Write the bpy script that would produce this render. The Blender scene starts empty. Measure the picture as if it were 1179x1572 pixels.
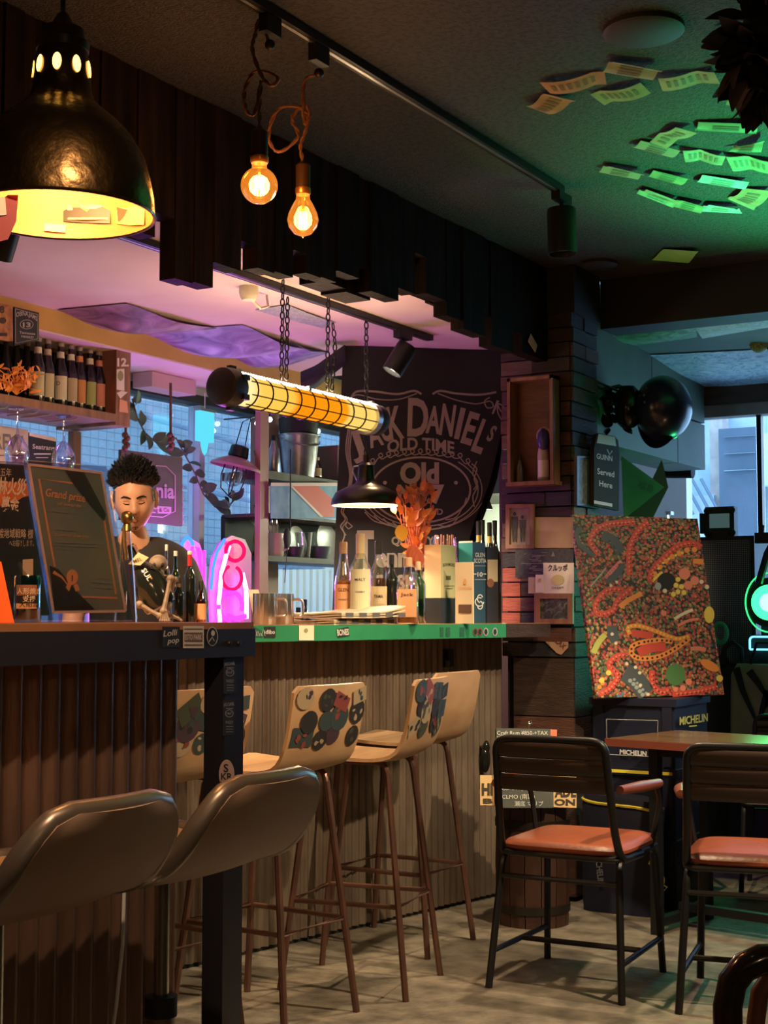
import bpy, bmesh, math, random
from mathutils import Matrix, Vector, Euler
random.seed(7)
SC = bpy.context.scene
COL = SC.collection
PI = math.pi
# ------------------------------------------------------------------ camera, world, exposure
FPX, CX, CY, HOR, CAMH = 2250.0, 589.5, 786.0, 945.0, 1.15
YAW = math.radians(30.65)
PITCH = math.atan((HOR - CY) / FPX)
cam_d = bpy.data.cameras.new('camera')
cam = bpy.data.objects.new('camera', cam_d); COL.objects.link(cam)
cam_d.sensor_fit = 'HORIZONTAL'; cam_d.sensor_width = 36.0
cam_d.lens = FPX * 36.0 / 1179.0
cam_d.clip_start = 0.05
cam.location = (0, 0, CAMH)
cam.rotation_euler = (PI / 2 + PITCH, 0, YAW)
SC.camera = cam
w = bpy.data.worlds.new('dusk_sky'); SC.world = w; w.use_nodes = True
w.node_tree.nodes['Background'].inputs[0].default_value = (0.42, 0.66, 0.95, 1)
w.node_tree.nodes['Background'].inputs[1].default_value = 4.6
SC.view_settings.view_transform = 'Standard'; SC.view_settings.look = 'None'
SC.view_settings.gamma = 1.0; SC.view_settings.use_curve_mapping = False
SC.view_settings.exposure = 0.2
try:
    SC.cycles.max_bounces = 6; SC.cycles.transparent_max_bounces = 16; SC.cycles.sample_clamp_indirect = 4.0
except Exception: pass
cyw, syw = math.cos(YAW), math.sin(YAW)
cp, sp = math.cos(PITCH), math.sin(PITCH)
CAM = Vector((0, 0, CAMH))
def W(xc, yc, z=0.0):            # view-aligned ground coordinates to world
    return Vector((xc * cyw - yc * syw, xc * syw + yc * cyw, z))
def ray(px, py):
    rx = (px - CX) / FPX; ry = (CY - py) / FPX
    h = cp - ry * sp; v = sp + ry * cp
    d = W(rx, h); d.z = v
    return d / h                 # unit forward ground depth
def P(px, py, d): return CAM + ray(px, py) * d
def on_x(px, py, X): r = ray(px, py); return CAM + r * (X / r.x)
def on_y(px, py, Y): r = ray(px, py); return CAM + r * (Y / r.y)
def on_z(px, py, Z): r = ray(px, py); return CAM + r * ((Z - CAMH) / r.z)
class Pl:
    def __init__(s, o, n): s.o = Vector(o); s.n = Vector(n).normalized()
    def __call__(s, px, py, e=0.0):
        r = ray(px, py); o = s.o + s.n * e
        return CAM + r * ((o - CAM).dot(s.n) / r.dot(s.n))
    @staticmethod
    def of(a, b, c):
        n = (Vector(b) - Vector(a)).cross(Vector(c) - Vector(a)).normalized()
        if n.dot(CAM - Vector(a)) < 0: n = -n
        return Pl(a, n)
# ------------------------------------------------------------------ mesh helpers
class MB:
    def __init__(s): s.v = []; s.f = []
    def add(s, vs, fs, M=None):
        b = len(s.v)
        s.v += [(M @ Vector(p)) if M else Vector(p) for p in vs]
        s.f += [tuple(b + i for i in f) for f in fs]; return s
    def box(s, c, size, R=None, taper=1.0):
        x, y, z = size[0] / 2, size[1] / 2, size[2] / 2; t = taper
        vs = [(-x, -y, -z), (x, -y, -z), (x, y, -z), (-x, y, -z), (-x * t, -y * t, z), (x * t, -y * t, z), (x * t, y * t, z), (-x * t, y * t, z)]
        M = Matrix.Translation(Vector(c)) @ (R.to_4x4() if R else Matrix())
        return s.add(vs, [(0, 3, 2, 1), (4, 5, 6, 7), (0, 1, 5, 4), (1, 2, 6, 5), (2, 3, 7, 6), (3, 0, 4, 7)], M)
    def bx(s, a, b):
        a, b = Vector(a), Vector(b)
        return s.box((a + b) / 2, [abs(q) for q in (b - a)])
    def cyl(s, p0, p1, r0, r1=None, n=16):
        r1 = r0 if r1 is None else r1
        return s.tube([p0, p1], [r0, r1], n)
    def tube(s, pts, r, n=8, closed=False):
        pts = [Vector(p) for p in pts]; k = len(pts)
        rr = r if isinstance(r, (list, tuple)) else [r] * k
        vs = []; fs = []; prev = None
        for i in range(k):
            a = pts[(i - 1) % k] if (i > 0 or closed) else pts[0]
            b = pts[(i + 1) % k] if (i < k - 1 or closed) else pts[-1]
            t = (b - a)
            t = t.normalized() if t.length > 1e-9 else Vector((0, 0, 1))
            if prev is None:
                up = Vector((0, 0, 1)) if abs(t.z) < .9 else Vector((1, 0, 0))
                x = t.cross(up).normalized()
            else:
                x = (prev - t * prev.dot(t))
                x = x.normalized() if x.length > 1e-6 else t.orthogonal().normalized()
            prev = x; y = t.cross(x)
            for j in range(n):
                q = 2 * PI * j / n
                vs.append(pts[i] + (x * math.cos(q) + y * math.sin(q)) * rr[i])
        m = k if closed else k - 1
        for i in range(m):
            a = i * n; b = ((i + 1) % k) * n
            for j in range(n):
                fs.append((a + j, a + (j + 1) % n, b + (j + 1) % n, b + j))
        if not closed:
            fs.append(tuple(range(n - 1, -1, -1))); fs.append(tuple(range((k - 1) * n, k * n)))
        return s.add(vs, fs)
    def lathe(s, prof, n=24, c=(0, 0, 0), M=None):
        vs = []; fs = []; k = len(prof)
        for (r, z) in prof:
            for j in range(n):
                q = 2 * PI * j / n; vs.append((c[0] + r * math.cos(q), c[1] + r * math.sin(q), c[2] + z))
        for i in range(k - 1):
            for j in range(n):
                fs.append((i * n + j, i * n + (j + 1) % n, (i + 1) * n + (j + 1) % n, (i + 1) * n + j))
        if prof[0][0] > 1e-6: fs.append(tuple(range(n - 1, -1, -1)))
        if prof[-1][0] > 1e-6: fs.append(tuple(range((k - 1) * n, k * n)))
        return s.add(vs, fs, M)
    def shell(s, prof, n=32, c=(0, 0, 0), M=None):   # open lathe, no caps
        b = len(s.f); s.lathe(prof, n, c, M)
        k = (len(prof) - 1) * n
        s.f = s.f[:b + k]; return s
    def sph(s, c, r, n=14, m=9, R=None):
        r = (r, r, r) if not isinstance(r, (tuple, list)) else r
        vs = []; fs = []
        for i in range(m + 1):
            t = PI * i / m
            for j in range(n):
                q = 2 * PI * j / n
                vs.append((math.sin(t) * math.cos(q) * r[0], math.sin(t) * math.sin(q) * r[1], math.cos(t) * r[2]))
        for i in range(m):
            for j in range(n):
                fs.append((i * n + j, (i + 1) * n + j, (i + 1) * n + (j + 1) % n, i * n + (j + 1) % n))
        return s.add(vs, fs, Matrix.Translation(Vector(c)) @ (R.to_4x4() if R else Matrix()))
    def slab(s, cs, th, nrm=None):      # polygon corners with thickness behind them
        cs = [Vector(c) for c in cs]; k = len(cs)
        n = Vector(nrm).normalized() if nrm is not None else (cs[1] - cs[0]).cross(cs[2] - cs[0]).normalized()
        vs = cs + [c - n * th for c in cs]
        fs = [tuple(range(k)), tuple(range(2 * k - 1, k - 1, -1))] + [(i, i + k, (i + 1) % k + k, (i + 1) % k) for i in range(k)]
        return s.add(vs, fs)
    def grid(s, fn, nu, nv, th=0.0):     # surface fn(u,v) with thickness along the normal
        pts = [[Vector(fn(i / nu, j / nv)) for j in range(nv + 1)] for i in range(nu + 1)]
        vs = [p for r in pts for p in r]; fs = []
        for i in range(nu):
            for j in range(nv):
                a = i * (nv + 1) + j; fs.append((a, a + nv + 1, a + nv + 2, a + 1))
        if th:
            N = []
            for i in range(nu + 1):
                for j in range(nv + 1):
                    du = pts[min(i + 1, nu)][j] - pts[max(i - 1, 0)][j]; dv = pts[i][min(j + 1, nv)] - pts[i][max(j - 1, 0)]
                    N.append(du.cross(dv).normalized())
            m = len(vs); vs = vs + [p - q * th for p, q in zip(vs, N)]
            fs = fs + [tuple(i + m for i in reversed(f)) for f in fs]
            def e(i, j): return i * (nv + 1) + j
            for i in range(nu):
                fs.append((e(i, 0), e(i, 0) + m, e(i + 1, 0) + m, e(i + 1, 0))); fs.append((e(i + 1, nv), e(i + 1, nv) + m, e(i, nv) + m, e(i, nv)))
            for j in range(nv):
                fs.append((e(0, j + 1), e(0, j + 1) + m, e(0, j) + m, e(0, j))); fs.append((e(nu, j), e(nu, j) + m, e(nu, j + 1) + m, e(nu, j + 1)))
        return s.add(vs, fs)
    def ribbon(s, pts, wd, mp, e=0.002, th=0.0):  # flat stroke in pixel space on a surface map
        pts = [Vector((p[0], p[1])) for p in pts]; L = []; R_ = []; k = len(pts)
        for i, p in enumerate(pts):
            t = (pts[min(i + 1, k - 1)] - pts[max(i - 1, 0)])
            t = t.normalized() if t.length > 1e-9 else Vector((1, 0))
            ww = wd[i] if isinstance(wd, (list, tuple)) else wd
            n = Vector((-t.y, t.x)) * ww / 2
            L.append(mp(p.x + n.x, p.y + n.y, e)); R_.append(mp(p.x - n.x, p.y - n.y, e))
        vs = L + R_; return s.add(vs, [(i, i + 1, k + i + 1, k + i) for i in range(k - 1)])
    def disc(s, px, py, rx, ry, mp, e=0.002, n=10, ang=0):
        vs = []
        for j in range(n):
            q = 2 * PI * j / n; x = rx * math.cos(q); y = ry * math.sin(q)
            vs.append(mp(px + x * math.cos(ang) - y * math.sin(ang), py + x * math.sin(ang) + y * math.cos(ang), e))
        return s.add(vs, [tuple(range(n))])
    def ppoly(s, pts, mp, e=0.002):
        return s.add([mp(x, y, e) for x, y in pts], [tuple(range(len(pts)))])
MW = {}
def build(name, mb, mat, parent=None, w=False, origin=None, smooth=True, ang=40, fix=True):
    vs = mb.v
    if parent is not None and w:
        Mi = MW[parent.name].inverted(); vs = [Mi @ Vector(v) for v in vs]
    if origin is not None:
        o_ = Vector(origin); vs = [Vector(v) - o_ for v in vs]
    me = bpy.data.meshes.new(name)
    me.from_pydata([tuple(v) for v in vs], [], mb.f)
    if fix:
        bm = bmesh.new(); bm.from_mesh(me); bmesh.ops.recalc_face_normals(bm, faces=bm.faces); bm.to_mesh(me); bm.free()
    if smooth:
        me.polygons.foreach_set('use_smooth', [True] * len(me.polygons))
        try: me.set_sharp_from_angle(angle=math.radians(ang))
        except Exception: pass
    if mat: me.materials.append(mat)
    o = bpy.data.objects.new(name, me); COL.objects.link(o)
    if origin is not None: o.location = origin
    if parent is not None:
        o.parent = parent; MW[o.name] = MW[parent.name]
    else:
        MW[o.name] = Matrix.Translation(Vector(origin)) if origin is not None else Matrix()
    return o
def tag(o, label=None, cat=None, group=None, kind=None):
    if label: o['label'] = label
    if cat: o['category'] = cat
    if group: o['group'] = group
    if kind: o['kind'] = kind
    return o
def T(name, label, cat, loc=(0, 0, 0), rz=0.0, group=None):
    o = bpy.data.objects.new(name, None); COL.objects.link(o)
    o.location = loc; o.rotation_euler = (0, 0, rz); o.empty_display_size = .05
    MW[o.name] = Matrix.Translation(Vector(loc)) @ Matrix.Rotation(rz, 4, 'Z')
    return tag(o, label, cat, group)
def S(name, mb, mat, parent=None, **k):
    o = build(name, mb, mat, parent, **k)
    if parent is None: o['kind'] = 'structure'
    return o
def one(name, mb, mat, label, cat, origin, group=None, **k):
    return tag(build(name, mb, mat, None, origin=origin, **k), label, cat, group)
def piece(name, me, parent, M):          # copy sharing mesh data, M in world
    o = bpy.data.objects.new(name, me); COL.objects.link(o)
    o.parent = parent; o.matrix_local = MW[parent.name].inverted() @ M
    MW[o.name] = M
    return o
def copy_tree(o, loc, rz, label=None):
    r = o.copy(); COL.objects.link(r); r.location = loc; r.rotation_euler = (0, 0, rz)
    MW[r.name] = Matrix.Translation(Vector(loc)) @ Matrix.Rotation(rz, 4, 'Z')
    if label: r['label'] = label
    def rec(a, b):
        for ch in list(a.children):
            c = ch.copy(); COL.objects.link(c); c.parent = b; MW[c.name] = MW[r.name]; rec(ch, c)
    rec(o, r); return r
def light(name, typ, loc, energy, color, parent=None, size=.05, target=None, spot=60, blend=.4):
    d = bpy.data.lights.new(name, typ); d.energy = energy; d.color = color
    if typ == 'AREA': d.size = size
    else: d.shadow_soft_size = size
    if typ == 'SPOT': d.spot_size = math.radians(spot); d.spot_blend = blend
    o = bpy.data.objects.new(name, d); COL.objects.link(o)
    M = Matrix.Translation(Vector(loc))
    if target is not None:
        M = M @ (Vector(target) - Vector(loc)).to_track_quat('-Z', 'Y').to_matrix().to_4x4()
    if parent is not None:
        o.parent = parent; o.matrix_local = MW[parent.name].inverted() @ M
    else: o.matrix_world = M
    return o
# ------------------------------------------------------------------ text
TCACHE = {}
def tmesh(s, bold, sh):
    k = (s, bold, sh)
    if k not in TCACHE:
        cu = bpy.data.curves.new('t', 'FONT'); cu.body = s; cu.size = 1.0; cu.resolution_u = 3
        cu.align_x = 'CENTER'; cu.offset = bold; cu.shear = sh
        ob = bpy.data.objects.new('t', cu); COL.objects.link(ob)
        dg = bpy.context.evaluated_depsgraph_get()
        me = bpy.data.meshes.new_from_object(ob.evaluated_get(dg))
        TCACHE[k] = ([tuple(v.co) for v in me.vertices], [tuple(p.vertices) for p in me.polygons])
        bpy.data.objects.remove(ob); bpy.data.curves.remove(cu); bpy.data.meshes.remove(me)
    return TCACHE[k]
def text(mb, s, px, py, h, mp, ang=0, wpx=None, bold=0.0, sh=0.0, e=0.002, arc=None, skew=0.0):
    """letters of cap height h px, baseline centre (px,py) on the surface map; wpx sets the total width"""
    vs, fs = tmesh(s, bold, sh)
    if not vs: return mb
    sc = h / 0.70; xs = [v[0] for v in vs]; x0, x1 = min(xs), max(xs)
    sx = sc if wpx is None else wpx / max(1e-6, x1 - x0); xm = (x0 + x1) / 2
    out = []; ca, sa = math.cos(ang), math.sin(ang)
    for v in vs:
        x = (v[0] - xm) * sx; y = -v[1] * sc
        if arc: y += arc(x)
        y += skew * x
        out.append(mp(px + x * ca - y * sa, py + x * sa + y * ca, e))
    return mb.add(out, fs)
# ------------------------------------------------------------------ materials
MATS = {}
def mat(name, col, rough=.6, metal=0.0, col2=None, scale=8.0, det=4.0, bump=0.0, bscale=None, stretch=None, emit=None, es=0.0,
        alpha=None, spec=None, contrast=(.35, .65), coat=0.0, sheen=0.0, rvar=0.0):
    if name in MATS: return MATS[name]
    m = bpy.data.materials.new(name); m.use_nodes = True; nt = m.node_tree; N = nt.nodes; L = nt.links
    b = N['Principled BSDF']
    c4 = lambda c: (c[0], c[1], c[2], 1)
    b.inputs['Base Color'].default_value = c4(col); b.inputs['Roughness'].default_value = rough; b.inputs['Metallic'].default_value = metal
    if spec is not None: b.inputs['Specular IOR Level'].default_value = spec
    if coat: b.inputs['Coat Weight'].default_value = coat
    if emit: b.inputs['Emission Color'].default_value = c4(emit); b.inputs['Emission Strength'].default_value = es
    if col2 or bump or rvar:
        tc = N.new('ShaderNodeTexCoord'); mp = N.new('ShaderNodeMapping'); L.new(tc.outputs['Object'], mp.inputs[0])
        if stretch: mp.inputs['Scale'].default_value = stretch
        nz = N.new('ShaderNodeTexNoise'); nz.inputs['Scale'].default_value = scale; nz.inputs['Detail'].default_value = det
        L.new(mp.outputs[0], nz.inputs[0])
        if col2:
            r = N.new('ShaderNodeValToRGB'); r.color_ramp.elements[0].color = c4(col); r.color_ramp.elements[1].color = c4(col2)
            r.color_ramp.elements[0].position, r.color_ramp.elements[1].position = contrast
            L.new(nz.outputs[0], r.inputs[0]); L.new(r.outputs[0], b.inputs['Base Color'])
        if rvar:
            mr = N.new('ShaderNodeMapRange'); mr.inputs[3].default_value = rough - rvar; mr.inputs[4].default_value = rough + rvar
            L.new(nz.outputs[0], mr.inputs[0]); L.new(mr.outputs[0], b.inputs['Roughness'])
        if bump:
            n2 = N.new('ShaderNodeTexNoise'); n2.inputs['Scale'].default_value = bscale or scale * 3; n2.inputs['Detail'].default_value = 5
            L.new(mp.outputs[0], n2.inputs[0])
            bp = N.new('ShaderNodeBump'); bp.inputs['Strength'].default_value = bump; bp.inputs['Distance'].default_value = .01
            L.new(n2.outputs[0], bp.inputs['Height']); L.new(bp.outputs[0], b.inputs['Normal'])
    MATS[name] = m; return m
def emi(name, col, s):
    if name in MATS: return MATS[name]
    m = bpy.data.materials.new(name); m.use_nodes = True; nt = m.node_tree; nt.nodes.clear()
    e = nt.nodes.new('ShaderNodeEmission'); e.inputs[0].default_value = (*col, 1); e.inputs[1].default_value = s
    o = nt.nodes.new('ShaderNodeOutputMaterial'); nt.links.new(e.outputs[0], o.inputs[0]); MATS[name] = m; return m
def glass(name, tint=(.9, .95, 1), opac=.12, rough=.03, gl=.9):
    """thin tinted glass: see-through with fresnel reflections"""
    if name in MATS: return MATS[name]
    m = bpy.data.materials.new(name); m.use_nodes = True; nt = m.node_tree; N = nt.nodes; L = nt.links; N.clear()
    tr = N.new('ShaderNodeBsdfTransparent'); tr.inputs[0].default_value = (*tint, 1)
    gs = N.new('ShaderNodeBsdfGlossy'); gs.inputs[0].default_value = (gl, gl, gl, 1); gs.inputs[1].default_value = rough
    lw = N.new('ShaderNodeLayerWeight'); lw.inputs[0].default_value = .35
    mr = N.new('ShaderNodeMapRange'); mr.inputs[3].default_value = opac; mr.inputs[4].default_value = .85
    mx = N.new('ShaderNodeMixShader'); o = N.new('ShaderNodeOutputMaterial')
    L.new(lw.outputs['Facing'], mr.inputs[0]); L.new(mr.outputs[0], mx.inputs[0]); L.new(tr.outputs[0], mx.inputs[1]); L.new(gs.outputs[0], mx.inputs[2]); L.new(mx.outputs[0], o.inputs[0])
    MATS[name] = m; return m
black = mat('black_metal', (.012, .012, .014), .4, .3)
blackm = mat('black_matte', (.012, .012, .012), .7)
darkwood = mat('dark_stained_wood', (.007, .005, .0045), .6, col2=(.020, .013, .010), scale=3, stretch=(8, 8, 1), bump=.3, spec=.04)
warmwood = mat('warm_wood', (.30, .14, .065), .5, col2=(.19, .08, .035), scale=4, stretch=(6, 6, 1.2), bump=.15)
redwood = mat('red_brown_wood', (.15, .048, .028), .55, col2=(.085, .028, .018), scale=5, stretch=(1, 1, 6), bump=.2)
ply = mat('bent_plywood', (.52, .33, .19), .42, col2=(.42, .25, .13), scale=3, stretch=(2, 10, 2))
cream = mat('cream_paper', (.78, .70, .55), .7)
whitep = mat('white_paper', (.8, .8, .78), .7)
chrome = mat('worn_chrome', (.62, .58, .52), .22, 1.0, rvar=.1, scale=20)
steel = mat('brushed_steel', (.6, .6, .6), .3, 1.0)
ink = mat('black_ink', (.01, .01, .01), .7)
gold = mat('gold_ink', (.75, .42, .16), .45, .2)
# ------------------------------------------------------------------ the setting
ZC, ZB = 2.60, 2.33
m_floor = mat('worn_concrete', (.25, .22, .175), .55, col2=(.10, .086, .068), scale=11, det=12, bump=.6, bscale=40, contrast=(.32, .68), rvar=.15)
S('floor', MB().bx((-4.6, -2.6, -.1), (3.2, 9, 0)), m_floor)
m_ceil = mat('sprayed_dark_ceiling', (.031, .030, .027), .7, col2=(.054, .052, .047), scale=60, det=3, bump=1.0, bscale=140, contrast=(.42, .52))
S('ceiling', MB().bx((-2.62, -2.6, ZC), (3.2, 5.9, ZC + .1)), m_ceil)
m_pink = mat('white_plaster', (.78, .62, .57), .75, bump=.1, bscale=12, col2=(.72, .56, .51), scale=4)
S('ceiling_bar', MB().bx((-4.4, -2.6, ZB), (-2.6, 6.05, ZB + .1)), m_pink)
S('trim_1', MB().bx((-2.64, -2.6, ZB), (-2.60, 6.0, ZC)), blackm)
m_soffit = mat('ochre_painted_plaster', (.64, .37, .10), .7, col2=(.56, .31, .08), scale=6)
so_ = S('trim_2', MB().bx((-4.4, -2.6, 2.242), (-3.95, 6.3, ZB)), m_soffit)
build('underside_panel', MB().bx((-4.4, -2.6, 2.235), (-3.952, 6.3, 2.2415)), m_pink, so_)
# window wall behind the bar
m_wallin = mat('purple_grey_plaster', (.45, .42, .43), .8)
S('wall_left', MB().bx((-4.5, -2.6, 0), (-4.3, 8.4, .98)).bx((-4.5, -2.6, 2.20), (-4.3, 8.4, 2.5)).bx((-4.5, -2.6, .98), (-4.3, 2.9, 2.2)).bx((-4.5, 7.3, .98), (-4.3, 8.4, 2.2)), m_wallin)
m_pane = glass('window_glass', (.78, .86, .92), .06)
wf = S('window_1', MB().bx((-4.42, 2.9, .98), (-4.30, 7.3, 1.02)).bx((-4.42, 2.9, 2.16), (-4.30, 7.3, 2.2)), blackm)
yy = [2.9, on_x(318, 700, -4.3).y, on_x(402, 800, -4.3).y, 7.3]
for i in range(3):
    build('pane', MB().bx((-4.37, yy[i] + .02, 1.02), (-4.362, yy[i + 1] - .02, 2.16)), m_pane, wf)
m_mull = mat('pale_mullion', (.5, .55, .6), .4)
build('mullion', MB().bx((-4.40, yy[1] - .02, 1.02), (-4.33, yy[1] + .02, 2.16)), m_mull, wf)
m_mull2 = mat('red_brown_window_post', (.33, .16, .13), .5)
build('mullion', MB().bx((-4.36, yy[2] - .02, 1.0), (-4.25, yy[2] + .075, 2.2)), m_mull2, wf)
# facade across the alley
def grid_mat(name, c1, c2, sx, sz, mortar):
    m = mat(name, c1, .8); nt = m.node_tree; N = nt.nodes; L = nt.links
    tc = N.new('ShaderNodeTexCoord'); sep = N.new('ShaderNodeSeparateXYZ'); cmb = N.new('ShaderNodeCombineXYZ')
    L.new(tc.outputs['Object'], sep.inputs[0]); L.new(sep.outputs[1], cmb.inputs[0]); L.new(sep.outputs[2], cmb.inputs[1])
    br = N.new('ShaderNodeTexBrick'); br.inputs['Scale'].default_value = 1; br.offset = 0
    br.inputs['Brick Width'].default_value = sx; br.inputs['Row Height'].default_value = sz; br.inputs['Mortar Size'].default_value = .0035
    for k, c in (('Color1', c1), ('Color2', c2), ('Mortar', mortar)): br.inputs[k].default_value = (*c, 1)
    L.new(cmb.outputs[0], br.inputs[0]); L.new(br.outputs[0], N['Principled BSDF'].inputs['Base Color']); return m
m_tile = grid_mat('pale_tiled_facade', (.40, .44, .47), (.36, .40, .43), .075, .055, (.20, .24, .27))
fac = T('alley_facade', 'pale grey tiled building wall seen through the bar window', 'building', (-6.2, 5, 0))
build('tiled_wall', MB().bx((-6.4, 0, 0), (-6.2, 13, 5)), m_tile, fac, w=True)
m_gal = mat('blue_grey_sheet', (.20, .25, .32), .5)
rb = MB()
for i in range(90): rb.box((-6.15, 3 + i * .09, .9), (.05, .05, 1.2))
build('ribbed_fence', rb, m_gal, fac, w=True)
pp = MB()
for z0, dz in ((2.05, .3), (2.45, .35), (1.6, .1)): pp.tube([(-6.1, 2, z0 + dz), (-6.1, 12, z0 - dz)], .018)
build('pipe', pp, m_gal, fac, w=True)
# kitchen end behind the banner
m_kit = mat('kitchen_white', (.85, .88, .78), .7)
S('wall_back', MB().bx((-4.4, 8.3, 0), (-2.85, 8.4, 2.6)), m_kit)
S('ceiling_kitchen', MB().bx((-4.4, 6.05, 2.45), (-2.6, 8.4, 2.55)), blackm)
S('trim_3', MB().bx((-4.3, 7.55, 1.85), (-2.95, 8.28, 2.45)), mat('hood_grey', (.06, .065, .06), .45, .4))
# pillar clad with wooden blocks
PX0, PX1, PY0, PY1 = -2.71, -2.39, 5.55, 5.82
pil = S('wall_pillar', MB().bx((PX0 + .015, PY0 + .015, 0), (PX1 - .015, PY1, 2.6)), mat('pillar_core', (.008, .006, .006), .8))
blk = [mat('block_%s' % n, c, .65, col2=c2, scale=9, bump=.35, bscale=40, stretch=(1, 1, 5)) for n, c, c2 in (
    ('umber', (.050, .026, .020), (.025, .013, .010)), ('rust', (.105, .040, .026), (.06, .022, .015)), ('slate', (.035, .032, .034), (.018, .016, .018)),
    ('tan', (.15, .085, .05), (.09, .05, .03)), ('redlit', (.42, .10, .055), (.30, .06, .035)), ('dull_green', (.045, .06, .04), (.02, .03, .02)))]
rnd = random.Random(3)
def block(a, b, mt): build('block', MB().bx(a, b), mt, pil)
z = 0.98; r = 0
while z < 2.40:
    h = .060; mid = PX0 + (PX1 - PX0) * rnd.choice((.28, .45, .62))
    segs = [(PX0, mid), (mid, PX1 - .004)]
    for k, (a, b) in enumerate(segs):
        pr = rnd.uniform(0, .012); mt = blk[rnd.choice((0, 0, 1, 1, 2, 3))]
        if 1.10 < z < 1.32 and k == 0: mt = blk[4]; b = PX0 + .085  # left block ends coloured red in place of red light on them
        if 1.10 < z < 1.32 and k == 1: a = PX0 + .085
        block((a + .001, PY0 - pr, z + .002), (b - .001, PY0 + .02, z + h - .002), mt)
    if rnd.random() < .5: segs = [(PY0, PY0 + .13), (PY0 + .13, PY1)]
    else: segs = [(PY0, PY1)]
    for k, (a, b) in enumerate(segs):
        pr = rnd.uniform(0, .012); mt = blk[rnd.choice((0, 1, 2, 3, 5))]  # this face also draws dull green blocks
        block((PX1 - .02, a + .001, z + .002), (PX1 + pr, b - .001, z + h - .002), mt)
    z += h + .002
for k in range(4):       # big planks on the lower part
    z0 = .02 + k * .24; block((PX0 + .05, PY0 - .004, z0), (PX1, PY0 + .02, z0 + .235), blk[(1, 0, 1, 0)[k]])
    block((PX1 - .02, PY0 + .001, z0), (PX1 + .003, PY1, z0 + .235), blk[(0, 2, 0, 2)[k]])
S('trim_4', MB().bx((PX0, PY0 - .01, 2.40), (PX1 + .02, PY1, 2.6)), blackm)
# beam, rear zone
S('trim_5', MB().bx((PX1, 5.87, 2.385), (3.2, 6.05, 2.6)), mat('beam_black', (.008, .008, .009), .6))
m_c2 = mat('rear_ceiling', (.16, .19, .21), .7, col2=(.11, .13, .15), scale=3)
S('ceiling_rear', MB().slab([(-2.85, 6.05, 2.405), (3.2, 6.05, 2.405), (3.2, 7.5, 2.33), (-2.85, 7.5, 2.33)], .1, (0, 0, -1)), m_c2)
rcp = Pl.of((-2, 6.05, 2.405), (0, 6.05, 2.405), (-2, 7.5, 2.33))
m_bulk = mat('grey_green_panel', (.11, .17, .125), .6, col2=(.095, .145, .105), scale=5)
bk = S('wall_bulkhead', MB().bx((-2.62, 5.82, 2.56), (-2.42, 7.4, 2.6)), m_bulk)
xb = -2.41
for a, b, z0, z1 in ((5.83, 6.55, 2.14, 2.56), (6.555, 7.32, 2.14, 2.56), (5.83, 6.9, 1.90, 2.135), (6.905, 7.32, 1.90, 2.135)):
    build('panel', MB().bx((xb - .2, a, z0), (xb, b - .004, z1 - .004)), m_bulk, bk)
WY = 7.42
m_lint = mat('weathered_lintel', (.11, .07, .045), .7, col2=(.06, .04, .028), scale=4, stretch=(1, 6, 6))
zl = on_y(1130, 598, WY).z; zm = on_y(1130, 622, WY).z; zn = on_y(1130, 640, WY).z
S('wall_rear', MB().bx((-2.85, WY + .1, 2.2), (3.2, WY + .15, 2.6)).bx((-2.85, WY, 0), (3.2, WY + .15, .75)).bx((-.7, WY, .75), (3.2, WY + .15, 2.5)), m_wallin)
S('wall_partition', MB().bx((-2.92, 5.95, 0), (-2.85, 8.3, 2.6)), mat('partition_brown', (.09, .06, .045), .8))
w2 = S('window_2', MB().bx((-2.85, WY - .06, zm), (-.7, WY + .1, 2.335)), m_lint)
build('header', MB().bx((-2.85, WY - .05, zn), (3.2, WY + .05, zm)), mat('pale_weathered_board', (.36, .33, .28), .7, col2=(.25, .22, .18), scale=5), w2)
build('sill', MB().bx((-2.85, WY - .08, .72), (3.2, WY + .1, .77)), m_lint, w2)
xm = on_y(1167, 700, WY).x
for a, b in ((-2.85, xm - .02), (xm + .02, -.7)):
    build('pane', MB().bx((a, WY + .0, .77), (b, WY + .008, zn)), m_pane, w2)
build('mullion', MB().bx((xm - .012, WY - .02, .77), (xm + .012, WY + .03, zn)), black, w2)
# far street front beyond the rear window
fr = T('street_front', 'blue grey shutter and pale pillars across the street beyond the rear window', 'building', (0, 11, 0))
m_sh = mat('slate_shutter', (.16, .19, .25), .5, col2=(.12, .15, .2), scale=3)
def fpx(x0, x1, y0, y1, Y, m, nm):
    a, b = on_y(x0, y1, Y), on_y(x1, y0, Y)
    build(nm, MB().bx((a.x, Y, a.z), (b.x, Y + .15, b.z)), m, fr, w=True)
fpx(900, 1400, 560, 1150, 10.6, mat('street_pale', (.70, .80, .82), .8, col2=(.50, .62, .68), scale=6), 'wall')
fpx(1096, 1108, 600, 1100, 10.4, mat('street_pink', (.75, .58, .50), .8, col2=(.55, .42, .38), scale=12), 'pilaster')
fpx(1110, 1160, 655, 1100, 10.3, m_sh, 'shutter')
for k in range(3): fpx(1111, 1159, 668 + k * 26, 671 + k * 26, 10.27, m_mull, 'shutter_rail')
fpx(1166, 1182, 665, 745, 10.3, mat('street_lime', (.85, .92, .6), .7), 'window_panel')
fpx(1030, 1096, 760, 1000, 10.35, mat('street_white', (.80, .86, .9), .8), 'low_wall')
for k in range(5):
    a, b = on_y(1020 + k * 14, 735, 10.3), on_y(1050 + k * 14, 790, 10.3)
    build('pole', MB().tube([a, b], .012), m_gal, fr, w=True)
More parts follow.
